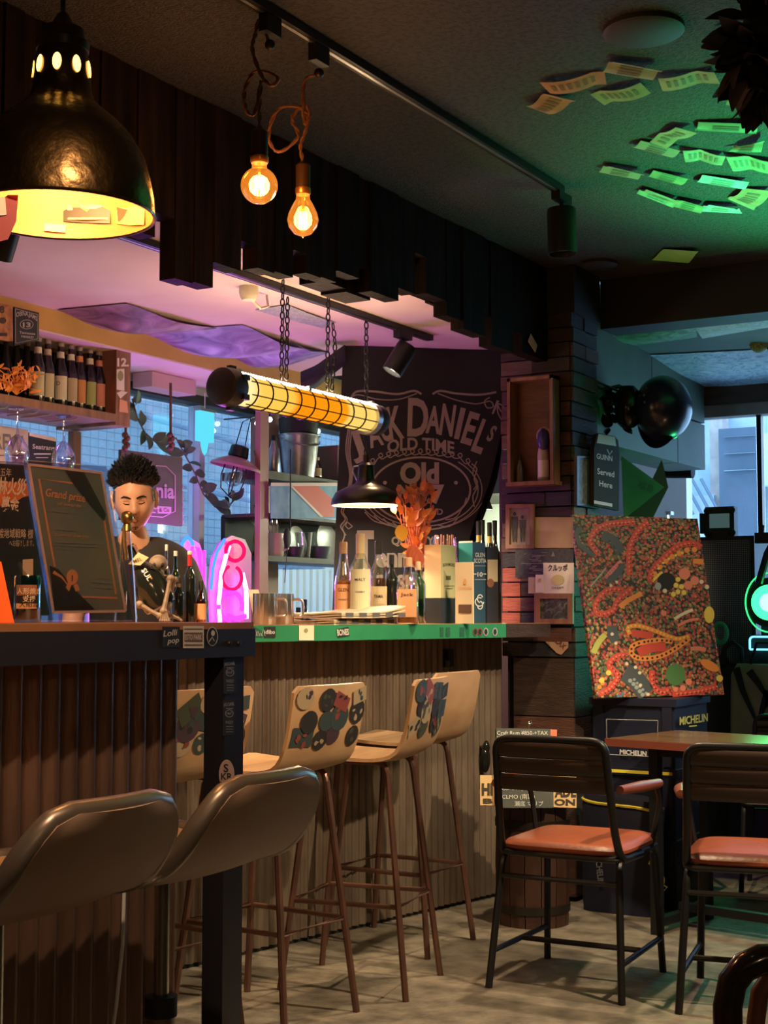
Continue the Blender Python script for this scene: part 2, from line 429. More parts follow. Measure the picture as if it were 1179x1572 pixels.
# enclosing walls out of view
m_dk = mat('dark_plaster', (.06, .055, .05), .8)
S('wall_right', MB().bx((3.1, -2.6, 0), (3.2, 7.5, 2.6)), m_dk)
S('wall_front', MB().bx((-4.6, -2.7, 0), (3.2, -2.6, 2.6)), m_dk)
# valance of dark planks hanging along the bar
val = S('trim_6', MB().bx((-2.60, -1.0, 2.52), (-2.57, 5.56, 2.6)), darkwood)
VX = -2.50
prof = [(-60, 0, 330), (0, 60, 300), (60, 120, 338), (120, 180, 318), (180, 236, 345), (236, 268, 325), (268, 325, 427), (325, 366, 403), (366, 394, 368), (394, 447, 411), (447, 467, 384), (467, 514, 419),
        (514, 547, 416), (547, 566, 405), (566, 608, 447), (608, 636, 441), (636, 654, 387), (654, 684, 450), (684, 708, 484), (708, 742, 505), (742, 752, 482), (752, 786, 530),
        (786, 800, 508), (800, 830, 541), (830, 868, 552)]
vm = [darkwood, mat('dark_stained_wood_b', (.010, .007, .006), .55, col2=(.024, .016, .013), scale=3, stretch=(8, 8, 1), bump=.3, spec=.04)]
prof = [q_ for a, b, y_ in prof for q_ in ([(a, b, y_)] if b - a < 46 else [(a, (a + b) // 2, y_), ((a + b) // 2, b, y_ + (10 if b < 270 else 6))])]
for i, (a, b, yb) in enumerate(prof):
    p0 = on_x(a, yb, VX); p1 = on_x(b, yb, VX)
    off = random.uniform(0, .012)
    build('plank', MB().bx((VX - .055 + off, p0.y + .001, p0.z), (VX + off, p1.y - .001, ZC - .002)), vm[i % 2], val)
    if 0 < a < 800 and i % 2 == 0:   # second layer behind, set back
        build('plank', MB().bx((VX - .075, p0.y - .02, p0.z + .05), (VX - .057, p1.y + .03, ZC - .002)), vm[1], val)
for a, b, y0, y1 in ((467, 500, 413, 436), (500, 538, 425, 452)):   # cross pieces seen below
    p0 = on_x(a, y1, VX - .14); p1 = on_x(b, y0, VX - .14)
    build('plank', MB().bx((VX - .16, p0.y, p0.z), (VX - .06, p1.y, p1.z + .02)), vm[1], val)
# ------------------------------------------------------------------ bar counters
def tin_mat(name, cols):
    return mat(name, cols[0], .5, .55, col2=cols[1], scale=4, det=8, stretch=(3, 3, .6), bump=.25, bscale=30, contrast=(.3, .7), rvar=.15)
m_tin = tin_mat('rusty_corrugated_tin', ((.26, .16, .12), (.13, .08, .06)))
m_tin2 = tin_mat('grey_corrugated_tin', ((.27, .215, .165), (.13, .09, .07)))
def corrugated(p0, p1, z0, z1, pitch, amp, nrm):
    p0, p1, nrm = Vector(p0), Vector(p1), Vector(nrm); n = int((p1 - p0).length / pitch * 8)
    L = (p1 - p0).length
    def f(u, v):
        q = p0.lerp(p1, u) + nrm * amp * math.sin(2 * PI * u * L / pitch) * (1 if abs(math.sin(2 * PI * u * L / pitch)) > .0 else 1)
        return Vector((q.x, q.y, z0 + (z1 - z0) * v))
    return MB().grid(f, n, 6)
C1X, C1Y, C1Z = -1.92, 2.67, 1.135
c1 = T('bar_counter', 'near bar counter with corrugated rusty tin front and steel edge with stickers', 'counter', (-2.2, 1.0, 0))
m_ctop = mat('oiled_counter_wood', (.42, .20, .085), .4, col2=(.30, .13, .05), scale=3, stretch=(8, 1, 1))
m_edge = mat('purple_black_steel', (.040, .038, .046), .45, .5, rvar=.1, scale=5)
build('worktop', MB().bx((-2.47, -1.2, C1Z - .014), (C1X, C1Y, C1Z)), m_ctop, c1, w=True)
build('edge_band', MB().bx((C1X - .03, -1.2, C1Z - .075), (C1X + .003, C1Y + .003, C1Z - .014)).bx((-2.47, C1Y - .03, C1Z - .075), (C1X - .03, C1Y + .003, C1Z - .014)), m_edge, c1, w=True)
build('tin_front', corrugated((-2.07, -1.2, 0), (-2.07, 2.60, 0), 0.0, C1Z - .03, .053, .008, (1, 0, 0)), m_tin, c1, w=True)
build('carcass', MB().bx((-2.45, -1.2, 0), (-2.085, 2.60, C1Z - .03)), blackm, c1, w=True)
m_post = mat('blue_black_steel', (.030, .031, .045), .4, .4, rvar=.1, scale=6)
pc = on_x(345, 1100, -1.955)
build('post', MB().bx((-1.985, pc.y - .035, 0), (-1.93, pc.y + .035, C1Z - .07)), m_post, c1, w=True)
pl1 = Pl((C1X + .003, 0, 0), (1, 0, 0)); pl1p = Pl((-1.93, 0, 0), (1, 0, 0))
def sticker(parent, name, base, bm, top=None, tm=None):
    o = build(name, base, bm, parent, w=True, smooth=False, fix=False)
    if top is not None: build('print', top, tm, o, w=True, smooth=False, fix=False)
    return o
def rect(x0, y0, x1, y1): return [(x0, y0), (x1, y0), (x1, y1), (x0, y1)]
st_w = mat('sticker_white', (.62, .60, .56), .5)
st_k = mat('sticker_black', (.02, .02, .022), .5)
b = MB().ppoly(rect(249, 962, 276, 994), pl1); t = MB(); text(t, 'Lolli', 262, 976, 9, pl1, ang=-.12, bold=.01, sh=.3, e=.003); text(t, 'pop', 266, 987, 8, pl1, ang=-.12, bold=.01, sh=.3, e=.003)
sticker(c1, 'sticker', b, st_k, t, st_w)
b = MB().ppoly(rect(281, 961, 313, 995), pl1); t = MB().ppoly(rect(283, 965, 311, 966.5), pl1, .003).ppoly(rect(283, 971, 311, 985), pl1, .003).ppoly(rect(283, 989, 311, 991), pl1, .003)
o = sticker(c1, 'sticker', b, st_w, t, mat('sticker_rust', (.16, .09, .06), .5)); t = MB(); text(t, 'ESTO PARK', 297, 982, 8, pl1, wpx=26, bold=.02, e=.004); build('lettering', t, st_w, o, w=True, fix=False)
b = MB().disc(326, 977, 8.5, 15, pl1, n=20)
o = sticker(c1, 'sticker', b, st_w, MB().disc(326, 977, 7.6, 13.6, pl1, .003, n=20), m_edge); build('emblem', MB().disc(327, 972, 3, 4.5, pl1, .004).ribbon([(321, 985), (326, 978), (329, 984)], 1.2, pl1, .004), st_w, o, w=True, fix=False)
for x in (352, 366): build('bolt', MB().sph(pl1(x, 988), .006), black, c1, w=True)
def jd_label(parent, x, y0, y1, mp):
    h = y1 - y0
    o = sticker(parent, 'sticker', MB().ppoly([(x - 11, y0 + 2), (x + 8, y0), (x + 8, y1 - 2), (x - 11, y1)], mp), st_k)
    t = MB(); text(t, 'JACK DANIEL', x - 1.5, y0 + h * .2, 5, mp, wpx=16, bold=.02, e=.003, skew=-.1); t.ppoly(rect(x - 6, y0 + h * .26, x + 5, y0 + h * .28), mp, .003)
    for q in range(16):
        a0, a1 = 2 * PI * q / 16, 2 * PI * (q + 1) / 16
        t.ribbon([(x - 1 + 6 * math.cos(a0), y0 + h * .4 + 5.5 * math.sin(a0)), (x - 1 + 6 * math.cos(a1), y0 + h * .4 + 5.5 * math.sin(a1))], 1, mp, .003)
    text(t, 'No7', x - 1, y0 + h * .43, 4, mp, wpx=8, bold=.02, e=.003); text(t, 'WHISKEY', x - 1, y0 + h * .68, 5, mp, wpx=12, e=.003)
    for q in range(3): t.ppoly(rect(x - 6, y0 + h * (.74 + .07 * q), x + 5, y0 + h * (.755 + .07 * q)), mp, .003)
    build('print', t, mat('sticker_grey', (.35, .34, .36), .5), o, w=True, fix=False)
jd_label(c1, 354, 1010, 1066, pl1p); jd_label(c1, 353, 1072, 1130, pl1p)
o = sticker(c1, 'sticker', MB().disc(348, 1189, 12, 23, pl1p, n=24), mat('sticker_pink', (.62, .42, .36), .5)); t = MB(); text(t, 'S', 347, 1185, 12, pl1p, bold=.02, e=.003); text(t, 'KR', 348, 1197, 10, pl1p, bold=.02, e=.003); t.ppoly([(339, 1208), (338, 1199), (343, 1203), (348, 1198), (353, 1203), (358, 1199), (357, 1208)], pl1p, .003)
build('print', t, st_k, o, w=True, fix=False)
# far counter
VB = Vector((-2.52, 5.18)); TH2 = -math.asin(.1934); C2Z = 1.12
v2 = Vector((.1934, .9811)); n2 = Vector((.9811, -.1934))
def c2w(x, y, z=0): q = VB + n2 * x + v2 * y; return Vector((q.x, q.y, z))
c2 = T('bar_counter', 'far bar counter with green painted edge and grey corrugated tin front', 'counter', (VB.x, VB.y, 0), TH2)
m_green = mat('green_painted_edge', (.030, .26, .115), .4, col2=(.024, .20, .09), scale=4)
build('worktop', MB().bx((-.43, -2.45, C2Z - .01), (0, .30, C2Z)), m_ctop, c2)
build('edge_band', MB().bx((-.03, -2.45, C2Z - .055), (.004, 0.0, C2Z - .002)), m_green, c2)
build('edge_end', MB().bx((-.03, 0.0, C2Z - .055), (.004, .30, C2Z - .002)), blk[0], c2)
cw = corrugated((-.25, -2.45, 0), (-.25, .315, 0), .015, C2Z - .04, .038, .006, (1, 0, 0))
build('tin_front', cw, m_tin2, c2)
build('carcass', MB().bx((-.42, -2.45, 0), (-.262, .30, C2Z - .04)), blackm, c2)
lp = on_z(399, 1500, 0)
build('leg', MB().bx((-.10, -1.42, 0), (-.04, -1.36, C2Z - .055)), black, c2)
pl2 = Pl(c2w(.004, 0), (n2.x, n2.y, 0))
o = sticker(c2, 'sticker', MB().ppoly(rect(459, 960, 482, 983), pl2), cream); t = MB().disc(470, 968, 3, 3.5, pl2, .003); build('print', t, mat('sticker_olive', (.3, .28, .12), .6), o, w=True, fix=False)
t = MB(); text(t, 'BONES', 527, 975, 9, pl2, wpx=18, bold=.03, ang=-.08, e=.003); o = sticker(c2, 'sticker', MB().ppoly([(517, 966), (535, 962), (537, 976), (519, 979)], pl2, .002), st_k, t, st_w)
t = MB(); text(t, 'idlibo', 414, 973, 6, pl2, wpx=16, bold=.02, e=.003); sticker(c2, 'sticker', MB().ppoly(rect(406, 962, 423, 979), pl2), st_k, t, st_w)
t = MB()
for k in range(7): t.ribbon([(377 + k * 4, 976), (380 + k * 4, 966 + (k % 3) * 3), (383 + k * 4, 976)], 1.2, pl2, .003)
sticker(c2, 'sticker', MB().ppoly([(375, 978), (378, 966), (390, 962), (402, 968), (404, 978)], pl2), mat('sticker_darkgreen', (.02, .10, .06), .5), t, mat('sticker_grey', (.35, .34, .36), .5))
for x, ww in ((676, 5), (685, 6), (706, 7)): sticker(c2, 'sticker', MB().ppoly(rect(x, 963, x + ww, 977), pl2), mat('sticker_darkgreen', (.02, .10, .06), .5))
for x, mm in ((730, 'sticker_rust'), (737, 'sticker_rust'), (746, 'sticker_grey'), (760, 'sticker_grey')):
    sticker(c2, 'sticker', MB().disc(x, 970, 4, 6.5, pl2, n=14), MATS[mm], MB().disc(x, 970, 2.5, 4.5, pl2, .003, n=12), st_k)
pl2b = Pl(c2w(-.242, 0), (n2.x, n2.y, 0))
build('coat_hook', MB().box(pl2b(687, 1010), (.03, .05, .07)).tube([pl2b(687, 1012), pl2b(687, 1022, .05), pl2b(687, 1012, .07)], .008), black, c2, w=True)
# ------------------------------------------------------------------ stools at the far counter
m_fr = mat('rusted_bronze_tube', (.20, .10, .075), .4, .7, col2=(.14, .075, .06), scale=12)
def profile_fn(pts, wid, rnd_=0.0, taper=0.0):
    """shell along a y,z profile; forward is +Y"""
    P_ = [Vector(p) for p in pts]; L = [0]
    for a, b in zip(P_, P_[1:]): L.append(L[-1] + (b - a).length)
    def at(u):
        s = u * L[-1]
        for i in range(len(P_) - 1):
            if s <= L[i + 1] or i == len(P_) - 2:
                k = (s - L[i]) / (L[i + 1] - L[i]); break
        p0 = P_[max(i - 1, 0)]; p1 = P_[i]; p2 = P_[i + 1]; p3 = P_[min(i + 2, len(P_) - 1)]
        return .5 * ((2 * p1) + (p2 - p0) * k + (2 * p0 - 5 * p1 + 4 * p2 - p3) * k * k + (3 * p1 - p0 - 3 * p2 + p3) * k ** 3)
    def f(u, v):
        q = at(u); hw = wid / 2
        if rnd_:
            e0 = min(u, 1 - u) * L[-1]
            if e0 < rnd_: hw -= rnd_ - math.sqrt(max(0, rnd_ ** 2 - (rnd_ - e0) ** 2))
        hw *= 1 - taper * max(0, u - .45) / .55
        x = (v * 2 - 1) * hw
        dish = .010 * (1 - (v * 2 - 1) ** 2)
        return Vector((x, q.x - (dish if u > .6 else 0) * 1.0, q.y - (dish if u < .6 else 0)))
    return f
def rounded(pts, r, n=5):
    out = [Vector(pts[0])]
    for a, b, c in zip(pts, pts[1:], pts[2:]):
        a, b, c = Vector(a), Vector(b), Vector(c); p = b + (a - b).normalized() * r; q = b + (c - b).normalized() * r
        for i in range(n + 1):
            t = i / n; out.append(p * (1 - t) ** 2 + b * 2 * t * (1 - t) + q * t * t)
    return out + [Vector(pts[-1])]
def make_stool(label, loc, rz):
    t = T('bar_stool', label, 'stool', loc, rz, 'plywood stools at the far counter')
    f = profile_fn([(.19, .728), (.10, .722), (-.04, .715), (-.12, .718), (-.168, .737), (-.196, .79), (-.212, .86), (-.228, .955)], .345, .02)
    global BACKF
    BACKF = f
    build('seat_shell', MB().grid(f, 26, 8, .011), ply, t)
    for sx in (-1, 1):
        build('seat_rail', MB().tube(rounded([(sx * .12, .13, .66), (sx * .12, .12, .70), (sx * .12, -.12, .70), (sx * .12, -.13, .66)], .03), .0095), m_fr, t)
        for sy in (-1, 1):
            build('leg', MB().tube([(sx * .12, sy * .13, .665), (sx * .17, sy * .205, 0)], .0105), m_fr, t)
    k = .27; x = .12 + .05 * (.665 - k) / .665; y = .13 + .075 * (.665 - k) / .665
    build('footrest', MB().tube([(-x, -y, k), (x, -y, k), (x, y, k), (-x, y, k)], .008, closed=True), m_fr, t)
    return t
def face_rz(fx, fy): q = W(fx, fy); return math.atan2(-q.x, q.y)
STL = [((-.655, 4.10), (-.83, .56), 'plywood bar stool with sticker covered back behind the steel counter post'),
       ((-.345, 4.33), (-.83, .56), 'plywood bar stool with sticker covered back, nearest fully visible one at the green counter'),
       ((-.07, 4.70), (-.94, .34), 'plywood bar stool turned sideways with dark stickers on its back'),
       ((.055, 5.26), (-.86, .5), 'plain plywood bar stool without stickers, furthest along the green counter')]
stools = [make_stool(l, W(*c), face_rz(*f)) for c, f, l in STL]
smats = [mat('art_%d' % i, c, .5) for i, c in enumerate([(.02, .02, .022), (.03, .05, .055), (.20, .045, .04), (.34, .26, .16), (.05, .03, .045), (.05, .06, .035)])]
def back_art(stool, seed, n):
    r = random.Random(seed)
    def mp(x, z, e=.0):
        lo_, hi_ = .5, 1.0
        for _ in range(14):
            mi = (lo_ + hi_) / 2
            if BACKF(mi, .5).z < z: lo_ = mi
            else: hi_ = mi
        q = BACKF(lo_, .5 + x / .345); return Vector((x, q.y - .0135 - e, z))
    for i in range(n):
        gx, gz = i % 4, i // 4
        x = -.115 + gx * .077 + r.uniform(-.02, .02); z = .81 + gz * .05 + r.uniform(-.012, .012); s = r.uniform(.030, .046)
        k = r.randrange(2); b = MB()
        if k == 0: b.disc(x, z, s, s * .9, mp, .001 + i * .0002, n=14)
        elif k == 1:
            a = r.uniform(-.6, .6); ca, sa = math.cos(a), math.sin(a)
            b.add([mp(x + ca * u - sa * v, z + sa * u + ca * v, .001 + i * .0002) for u, v in ((-s, -s * .6), (s, -s * .6), (s, s * .6), (-s, s * .6))], [(0, 1, 2, 3)])
        else:
            b.add([mp(x + s * math.cos(q * PI / 5) * (1 if q % 2 else .55), z + s * math.sin(q * PI / 5) * (1 if q % 2 else .55), .001 + i * .0002) for q in range(10)], [tuple(range(10))])
        o = build('sticker', b, smats[r.choice((0, 0, 1, 1, 4, 5, 2, 3))], stool, smooth=False, fix=False)
        d = MB()
        for q in range(4):
            ax, az = x + r.uniform(-.6, .6) * s, z + r.uniform(-.5, .5) * s
            d.disc(ax, az, s * .22, s * r.uniform(.08, .25), mp, .0012 + i * .0002, n=8, ang=r.uniform(0, 3))
        build('print', d, smats[(seed + i + 3) % 6], o, smooth=False, fix=False)
back_art(stools[0], 5, 12); back_art(stools[1], 11, 12); back_art(stools[2], 21, 12)
# ------------------------------------------------------------------ moulded stools at the near counter
m_rim = mat('olive_metal_rim', (.24, .20, .165), .35, .6, rvar=.1, scale=9)
m_shellb = mat('taupe_shell', (.46, .32, .24), .5, col2=(.40, .27, .20), scale=3)
def make_low(label, loc, rz):
    t = T('gas_lift_stool', label, 'stool', loc, rz, 'low backed stools at the near counter')
    f = profile_fn([(.20, .735), (.12, .742), (0, .722), (-.08, .722), (-.14, .742), (-.185, .785), (-.212, .83), (-.232, .875)], .40, .085, .24)
    build('seat_shell', MB().grid(f, 30, 12, .010), ply, t)
    g = lambda u, v: f(u, v) + (f(min(u + .01, 1), v) - f(max(u - .01, 0), v)).cross(Vector((1, 0, 0))).normalized() * -.018
    build('outer_shell', MB().grid(g, 30, 12, .004), m_shellb, t)
    per = [f(u / 40, 0) for u in range(41)] + [f(1, v / 8) for v in range(1, 8)] + [f(1 - u / 40, 1) for u in range(41)] + [f(0, 1 - v / 8) for v in range(1, 8)]
    build('rim', MB().tube([p + Vector((0, 0, -.008)) for p in per], .0185, 10, closed=True), m_rim, t)
    build('gas_lift', MB().cyl((0, 0, .46), (0, 0, .71), .014), chrome, t)
    build('column', MB().cyl((0, 0, .03), (0, 0, .47), .025), m_rim, t)
    build('collar', MB().cyl((0, 0, .44), (0, 0, .475), .029), blackm, t)
    build('mounting_plate', MB().box((0, 0, .705), (.16, .16, .02)), blackm, t)
    build('base', MB().lathe([(0, .035), (.03, .035), (.06, .022), (.20, .010), (.205, 0), (0, 0)], 32), chrome, t)
    build('footrest', MB().tube([(.02, 0, .28), (.10, .10, .28), (.06, .17, .28), (-.06, .17, .28), (-.10, .10, .28), (-.02, 0, .28)], .009), chrome, t)
    return t
make_low('low backed stool with olive rim, cut by the left picture edge', (-1.70, 1.685, 0), PI / 2)
make_low('low backed stool with olive rim beside the steel counter post', (-1.70, 2.09, 0), PI / 2)
cb = on_x(175, 1560, -2.055); build('cable', MB().tube([on_x(192, 1310, -2.05), on_x(188, 1450, -2.05), on_x(178, 1545, -2.05), on_x(170, 1600, -2.05)], .004), whitep, c1, w=True)
# ------------------------------------------------------------------ lamps
WARM = (1.0, .62, .28); ORANGE = (1.0, .45, .12)
def track(label, X, Y0, Y1, z, group=None):
    t = T('track_rail', label, 'track rail', (X, Y0, z))
    build('rail', MB().bx((X - .017, Y0, z - .02), (X + .017, Y1, z)), black, t, w=True)
    build('contact_strip', MB().bx((X - .005, Y0 + .01, z - .0215), (X + .005, Y1 - .01, z - .02)), steel, t, w=True)
    return t
TZ = ZC - .004; ty0 = 1.2; tp = on_z(860, 296, TZ - .02)
track('black lighting track on the dark ceiling above the dining area', tp.x, ty0, tp.y, TZ)
TX = tp.x
t2 = on_z(660, 522, ZB - .02)
track('black lighting track on the pink bar ceiling', t2.x, 2.2, t2.y, ZB - .003)
m_lens = lambda s: emi('lamp_lens_%g' % s, (1, .85, .62), s)
def spotlamp(label, mount, tgt, L=.15, R=.048, energy=0, color=WARM, lens=0, spot=55, stem=.10, group='black track spotlights', soft=.03, blend=.5):
    mount = Vector(mount); t = T('track_spotlight', label, 'spotlight', mount, 0, group)
    build('adapter', MB().bx((mount.x - .016, mount.y - .05, mount.z - .03), (mount.x + .016, mount.y + .05, mount.z)), black, t, w=True)
    pv = mount + Vector((0, 0, -.03 - stem)); build('stem', MB().cyl(mount + Vector((0, 0, -.03)), pv, .007), black, t, w=True)
    d = (Vector(tgt) - pv).normalized(); R3 = d.to_track_quat('Z', 'Y').to_matrix().to_4x4()
    M = Matrix.Translation(pv) @ R3
    build('can', MB().lathe([(R * .5, -L * .3), (R * .96, -L * .3), (R, -L * .2), (R, L * .7), (R * .93, L * .7), (R * .9, L * .55), (0, L * .5)], 28, M=M), black, t, w=True)
    build('lens', MB().lathe([(0, L * .56), (R * .9, L * .56)], 28, M=M), emi('lamp_lens_on_%g' % lens, (1, .86, .62), lens) if lens else mat('lamp_lens_off', (.3, .28, .25), .2), t, w=True, fix=False)
    build('hinge', MB().cyl(pv + Vector((0, -.012, 0)), pv + Vector((0, .012, 0)), .012), black, t, w=True)
    if energy: light('spot_beam', 'SPOT', pv + d * L * .72, energy, color, t, soft, tgt, spot, blend)
    return t
def trk(y): return (TX, y, TZ - .02)
def trk2(y): return (t2.x, y, ZB - .023)
s1 = on_z(845, 300, TZ - .02)
spotlamp('dark track spotlight hanging down at the far end of the ceiling track', trk(s1.y), (TX + .05, s1.y - .02, 0), .155, .05, 110, (1, .74, .45), 0, 95, .07)
# further spot heads outside the picture
_w = W(1.75, 3.5); _t = W(.45, 4.75)
spotlamp('assumed track spotlight over the dining chairs, outside the picture', (_w.x, _w.y, ZC - .004), (_t.x, _t.y, 0), energy=240, lens=6, spot=75, color=(1, .74, .45))  # unseen spot assumed from the chair and stool shadows, added to light the floor
spotlamp('added spotlight brightening the near stools, above the picture', (-.8, 1.2, ZC - .004), (-2.05, 1.95, .75), energy=75, lens=6, spot=75, color=(1, .62, .36))  # added to warm up the near counter front and stools
_w = W(2.1, 4.3); _t = P(1000, 930, 5.9)
spotlamp('added spotlight brightening the painting, outside the picture', (_w.x, _w.y, ZC - .004), _t, energy=70, lens=6, spot=42, color=(1, .80, .58), blend=.8)  # added to give the painting more frontal light
# lit heads in the bar
a = on_z(620, 508, ZB - .02)
spotlamp('black track spotlight with lit face aimed at the banner side', trk2(a.y), P(470, 790, 5.85), .13, .043, 14, WARM, 14, 80, .06)
p = on_x(8, 400, t2.x)
spotlamp('lit black spotlight at the left edge under the brass lamp', (p.x, p.y, ZB - .023), (p.x - .5, p.y + .1, 1.3), .15, .048, 150, (1, .66, .34), 12, 140, .03, blend=.8)
# glass bulbs on twisted cords
m_amber = glass('amber_bulb_glass', (1.0, .80, .50), .05)
m_fil = emi('hot_filament', (1.0, .46, .10), 40)
_n = m_amber.node_tree.nodes; _l = m_amber.node_tree.links; _e = _n.new('ShaderNodeEmission'); _e.inputs[0].default_value = (1, .30, .03, 1); _e.inputs[1].default_value = .35; _a = _n.new('ShaderNodeAddShader'); _o = [x for x in _n if x.type == 'OUTPUT_MATERIAL'][0]; _m = [x for x in _n if x.type == 'MIX_SHADER'][0]; _l.new(_m.outputs[0], _a.inputs[0]); _l.new(_e.outputs[0], _a.inputs[1]); _l.new(_a.outputs[0], _o.inputs[0])
m_cord = mat('twisted_brown_cord', (.16, .065, .04), .7, col2=(.09, .035, .02), scale=80)
m_sock = mat('brown_lamp_socket', (.055, .028, .02), .35, .3)
def bulb(label, mount_px, bulb_c, R, pear, socket_h, loops, energy):
    mt = on_z(mount_px[0], mount_px[1], TZ - .02); mt.x = TX; d = W(0, 1).dot(Vector((mt.x, mt.y, 0)))
    c = P(bulb_c[0], bulb_c[1], d)
    t = T('pendant_bulb', label, 'pendant light', mt)
    build('adapter', MB().bx((mt.x - .012, mt.y - .03, mt.z - .045), (mt.x + .012, mt.y + .03, mt.z)).sph((mt.x, mt.y, mt.z - .07), .013), black, t, w=True)
    if pear: pr = [(0, -R * 1.15), (R * .1, -R * 1.05), (R * .55, -R * .88), (R * .9, -R * .45), (R, 0), (R * .92, R * .42), (R * .68, R * .95), (R * .45, R * 1.35), (R * .42, R * 1.75)]
    else: pr = [(R * math.sin(PI * i / 14), -R * math.cos(PI * i / 14)) for i in range(13)] + [(R * .40, R * 1.05), (R * .42, R * 1.3)]
    zt = pr[-1][1]
    build('glass_bulb', MB().shell(pr, 32, c), m_amber, t, w=True)
    fl = MB()
    for k in range(10):
        q = 2 * PI * k / 10; r_ = R * .26
        fl.tube([c + Vector((r_ * math.cos(q), r_ * math.sin(q), -R * .5)), c + Vector((r_ * .9 * math.cos(q + .3), r_ * .9 * math.sin(q + .3), R * .5))], R * .035, 5)
    build('filament', fl, m_fil, t, w=True)
    build('filament_stem', MB().cyl(c + Vector((0, 0, R * .5)), c + Vector((0, 0, zt)), R * .09), m_amber, t, w=True)
    build('screw_base', MB().lathe([(R * .44, zt - .004), (R * .5, zt), (R * .5, zt + .012), (R * .40, zt + .014)], 24, c), mat('warm_copper', (.5, .22, .08), .3, .8), t, w=True)
    build('socket', MB().lathe([(R * .46, zt + .012), (R * .47, zt + socket_h), (R * .2, zt + socket_h + .01), (0, zt + socket_h + .01)], 24, c), m_sock, t, w=True)
    top = c + Vector((0, 0, zt + socket_h + .01)); sc = d / FPX
    rv = W(1, 0); pts = [top] + [top + rv * (q[0] * sc) + Vector((0, 0, q[1] * sc)) + W(0, 1) * (q[2] * sc) for q in loops] + [Vector((mt.x, mt.y, mt.z - .075))]
    sm = []
    for i in range(len(pts) - 1):
        p0, p1, p2, p3 = pts[max(i - 1, 0)], pts[i], pts[i + 1], pts[min(i + 2, len(pts) - 1)]
        for k in range(6):
            s_ = k / 6; sm.append(.5 * ((2 * p1) + (p2 - p0) * s_ + (2 * p0 - 5 * p1 + 4 * p2 - p3) * s_ ** 2 + (3 * p1 - p0 - 3 * p2 + p3) * s_ ** 3))
    sm.append(pts[-1])
    for ph in (0, PI):      # two twisted strands
        tw = [q + (rv * math.cos(i * 1.1 + ph) + W(0, 1) * math.sin(i * 1.1 + ph)) * .0028 for i, q in enumerate(sm)]
        build('cord', MB().tube(tw, .0032, 6), m_cord, t, w=True)
    light('bulb_light', 'POINT', c, energy, ORANGE, t, .03)
bulb('amber globe bulb on a twisted cord, left of the two pendants', (403, 28), (398, 285), .044, False, .072,
     [(0, 40, 0), (2, 75, 0), (-8, 25, 3), (-22, 30, 4), (-24, 62, 3), (-6, 92, 2), (28, 80, -3), (18, 66, -5), (2, 85, -2), (-12, 125, 0), (-8, 150, 2), (0, 175, 0)], 4)
bulb('pear shaped amber bulb on a knotted cord, right of the two pendants', (471, 75), (465, 338), .039, True, .07,
     [(-4, 25, 0), (4, 50, 0), (10, 78, 2), (0, 92, 3), (-18, 70, 3), (-8, 40, 0), (-38, 15, -3), (-54, 40, -4), (-40, 82, -3), (-10, 88, 0), (5, 76, 3), (4, 60, 4), (0, 80, 0), (2, 130, 0)], 3)
# big brass dome lamp at upper left
m_brass = mat('aged_hammered_brass', (.22, .145, .06), .28, 1.0, col2=(.10, .06, .025), scale=6, det=6, rvar=.12, bump=.6, bscale=14)
m_brin = mat('enamel_inside_orange', (.36, .17, .045), .5)
bd = 2.62; bc = P(92, 330, bd); br = 146 * bd / FPX
bl = T('brass_dome_lamp', 'large dented brass dome pendant lamp with stickers inside, upper left', 'pendant light', bc)
k = bd / FPX
dome = [(146, 0), (147, 6), (145, 30), (139, 62), (130, 93), (112, 124), (91, 147), (66, 168), (50, 184), (46, 200), (45, 215), (43, 240), (40, 256), (39, 262)]
build('shade', MB().shell([(r_ * k, z_ * k) for r_, z_ in dome], 48, bc), m_brass, bl, w=True)
build('shade_lining', MB().shell([((r_ - 2.5) * k, z_ * k) for r_, z_ in dome], 48, bc), m_brin, bl, w=True)
build('rim', MB().tube([bc + Vector((147 * k * math.cos(i * PI / 24), 147 * k * math.sin(i * PI / 24), 0)) for i in range(48)], 2.6 * k, 6, closed=True), m_brass, bl, w=True)
build('cap', MB().lathe([(41 * k, 262 * k), (42 * k, 275 * k), (36 * k, 280 * k), (34 * k, 296 * k), (20 * k, 302 * k), (10 * k, 320 * k), (0, 330 * k)], 32, bc), m_sock, bl, w=True)
rv = W(1, 0); fv = W(0, 1)
for a_ in (-78, -38, 2, 42, 80, 130, 180, 230):     # lit ventilation slots in the neck
    q = math.radians(a_); dr = rv * math.sin(q) - fv * math.cos(q); tg = rv * math.cos(q) + fv * math.sin(q)
    cc = bc + dr * (45.0 * k) + Vector((0, 0, 230 * k)); sl = MB()
    pts = [cc + tg * (7 * k * math.cos(t_ * PI / 8)) + Vector((0, 0, 14 * k * math.sin(t_ * PI / 8))) + dr * (-.0016 * math.sin(t_ * PI / 8)) for t_ in range(16)]
    sl.add(pts, [tuple(range(16))]); build('vent_slot', sl, emi('vent_glow', (1, .55, .10), 5), bl, w=True, fix=False)
build('cord', MB().tube([bc + Vector((0, 0, 328 * k)), (bc.x, bc.y, ZC)], .005), blackm, bl, w=True)
build('bulb', MB().sph(bc + Vector((0, 0, 120 * k)), .04), emi('hidden_bulb', (1, .6, .22), 25), bl, w=True)
light('lamp_light', 'POINT', bc + Vector((0, 0, 55 * k)), 8, (1, .52, .18), bl, .04)
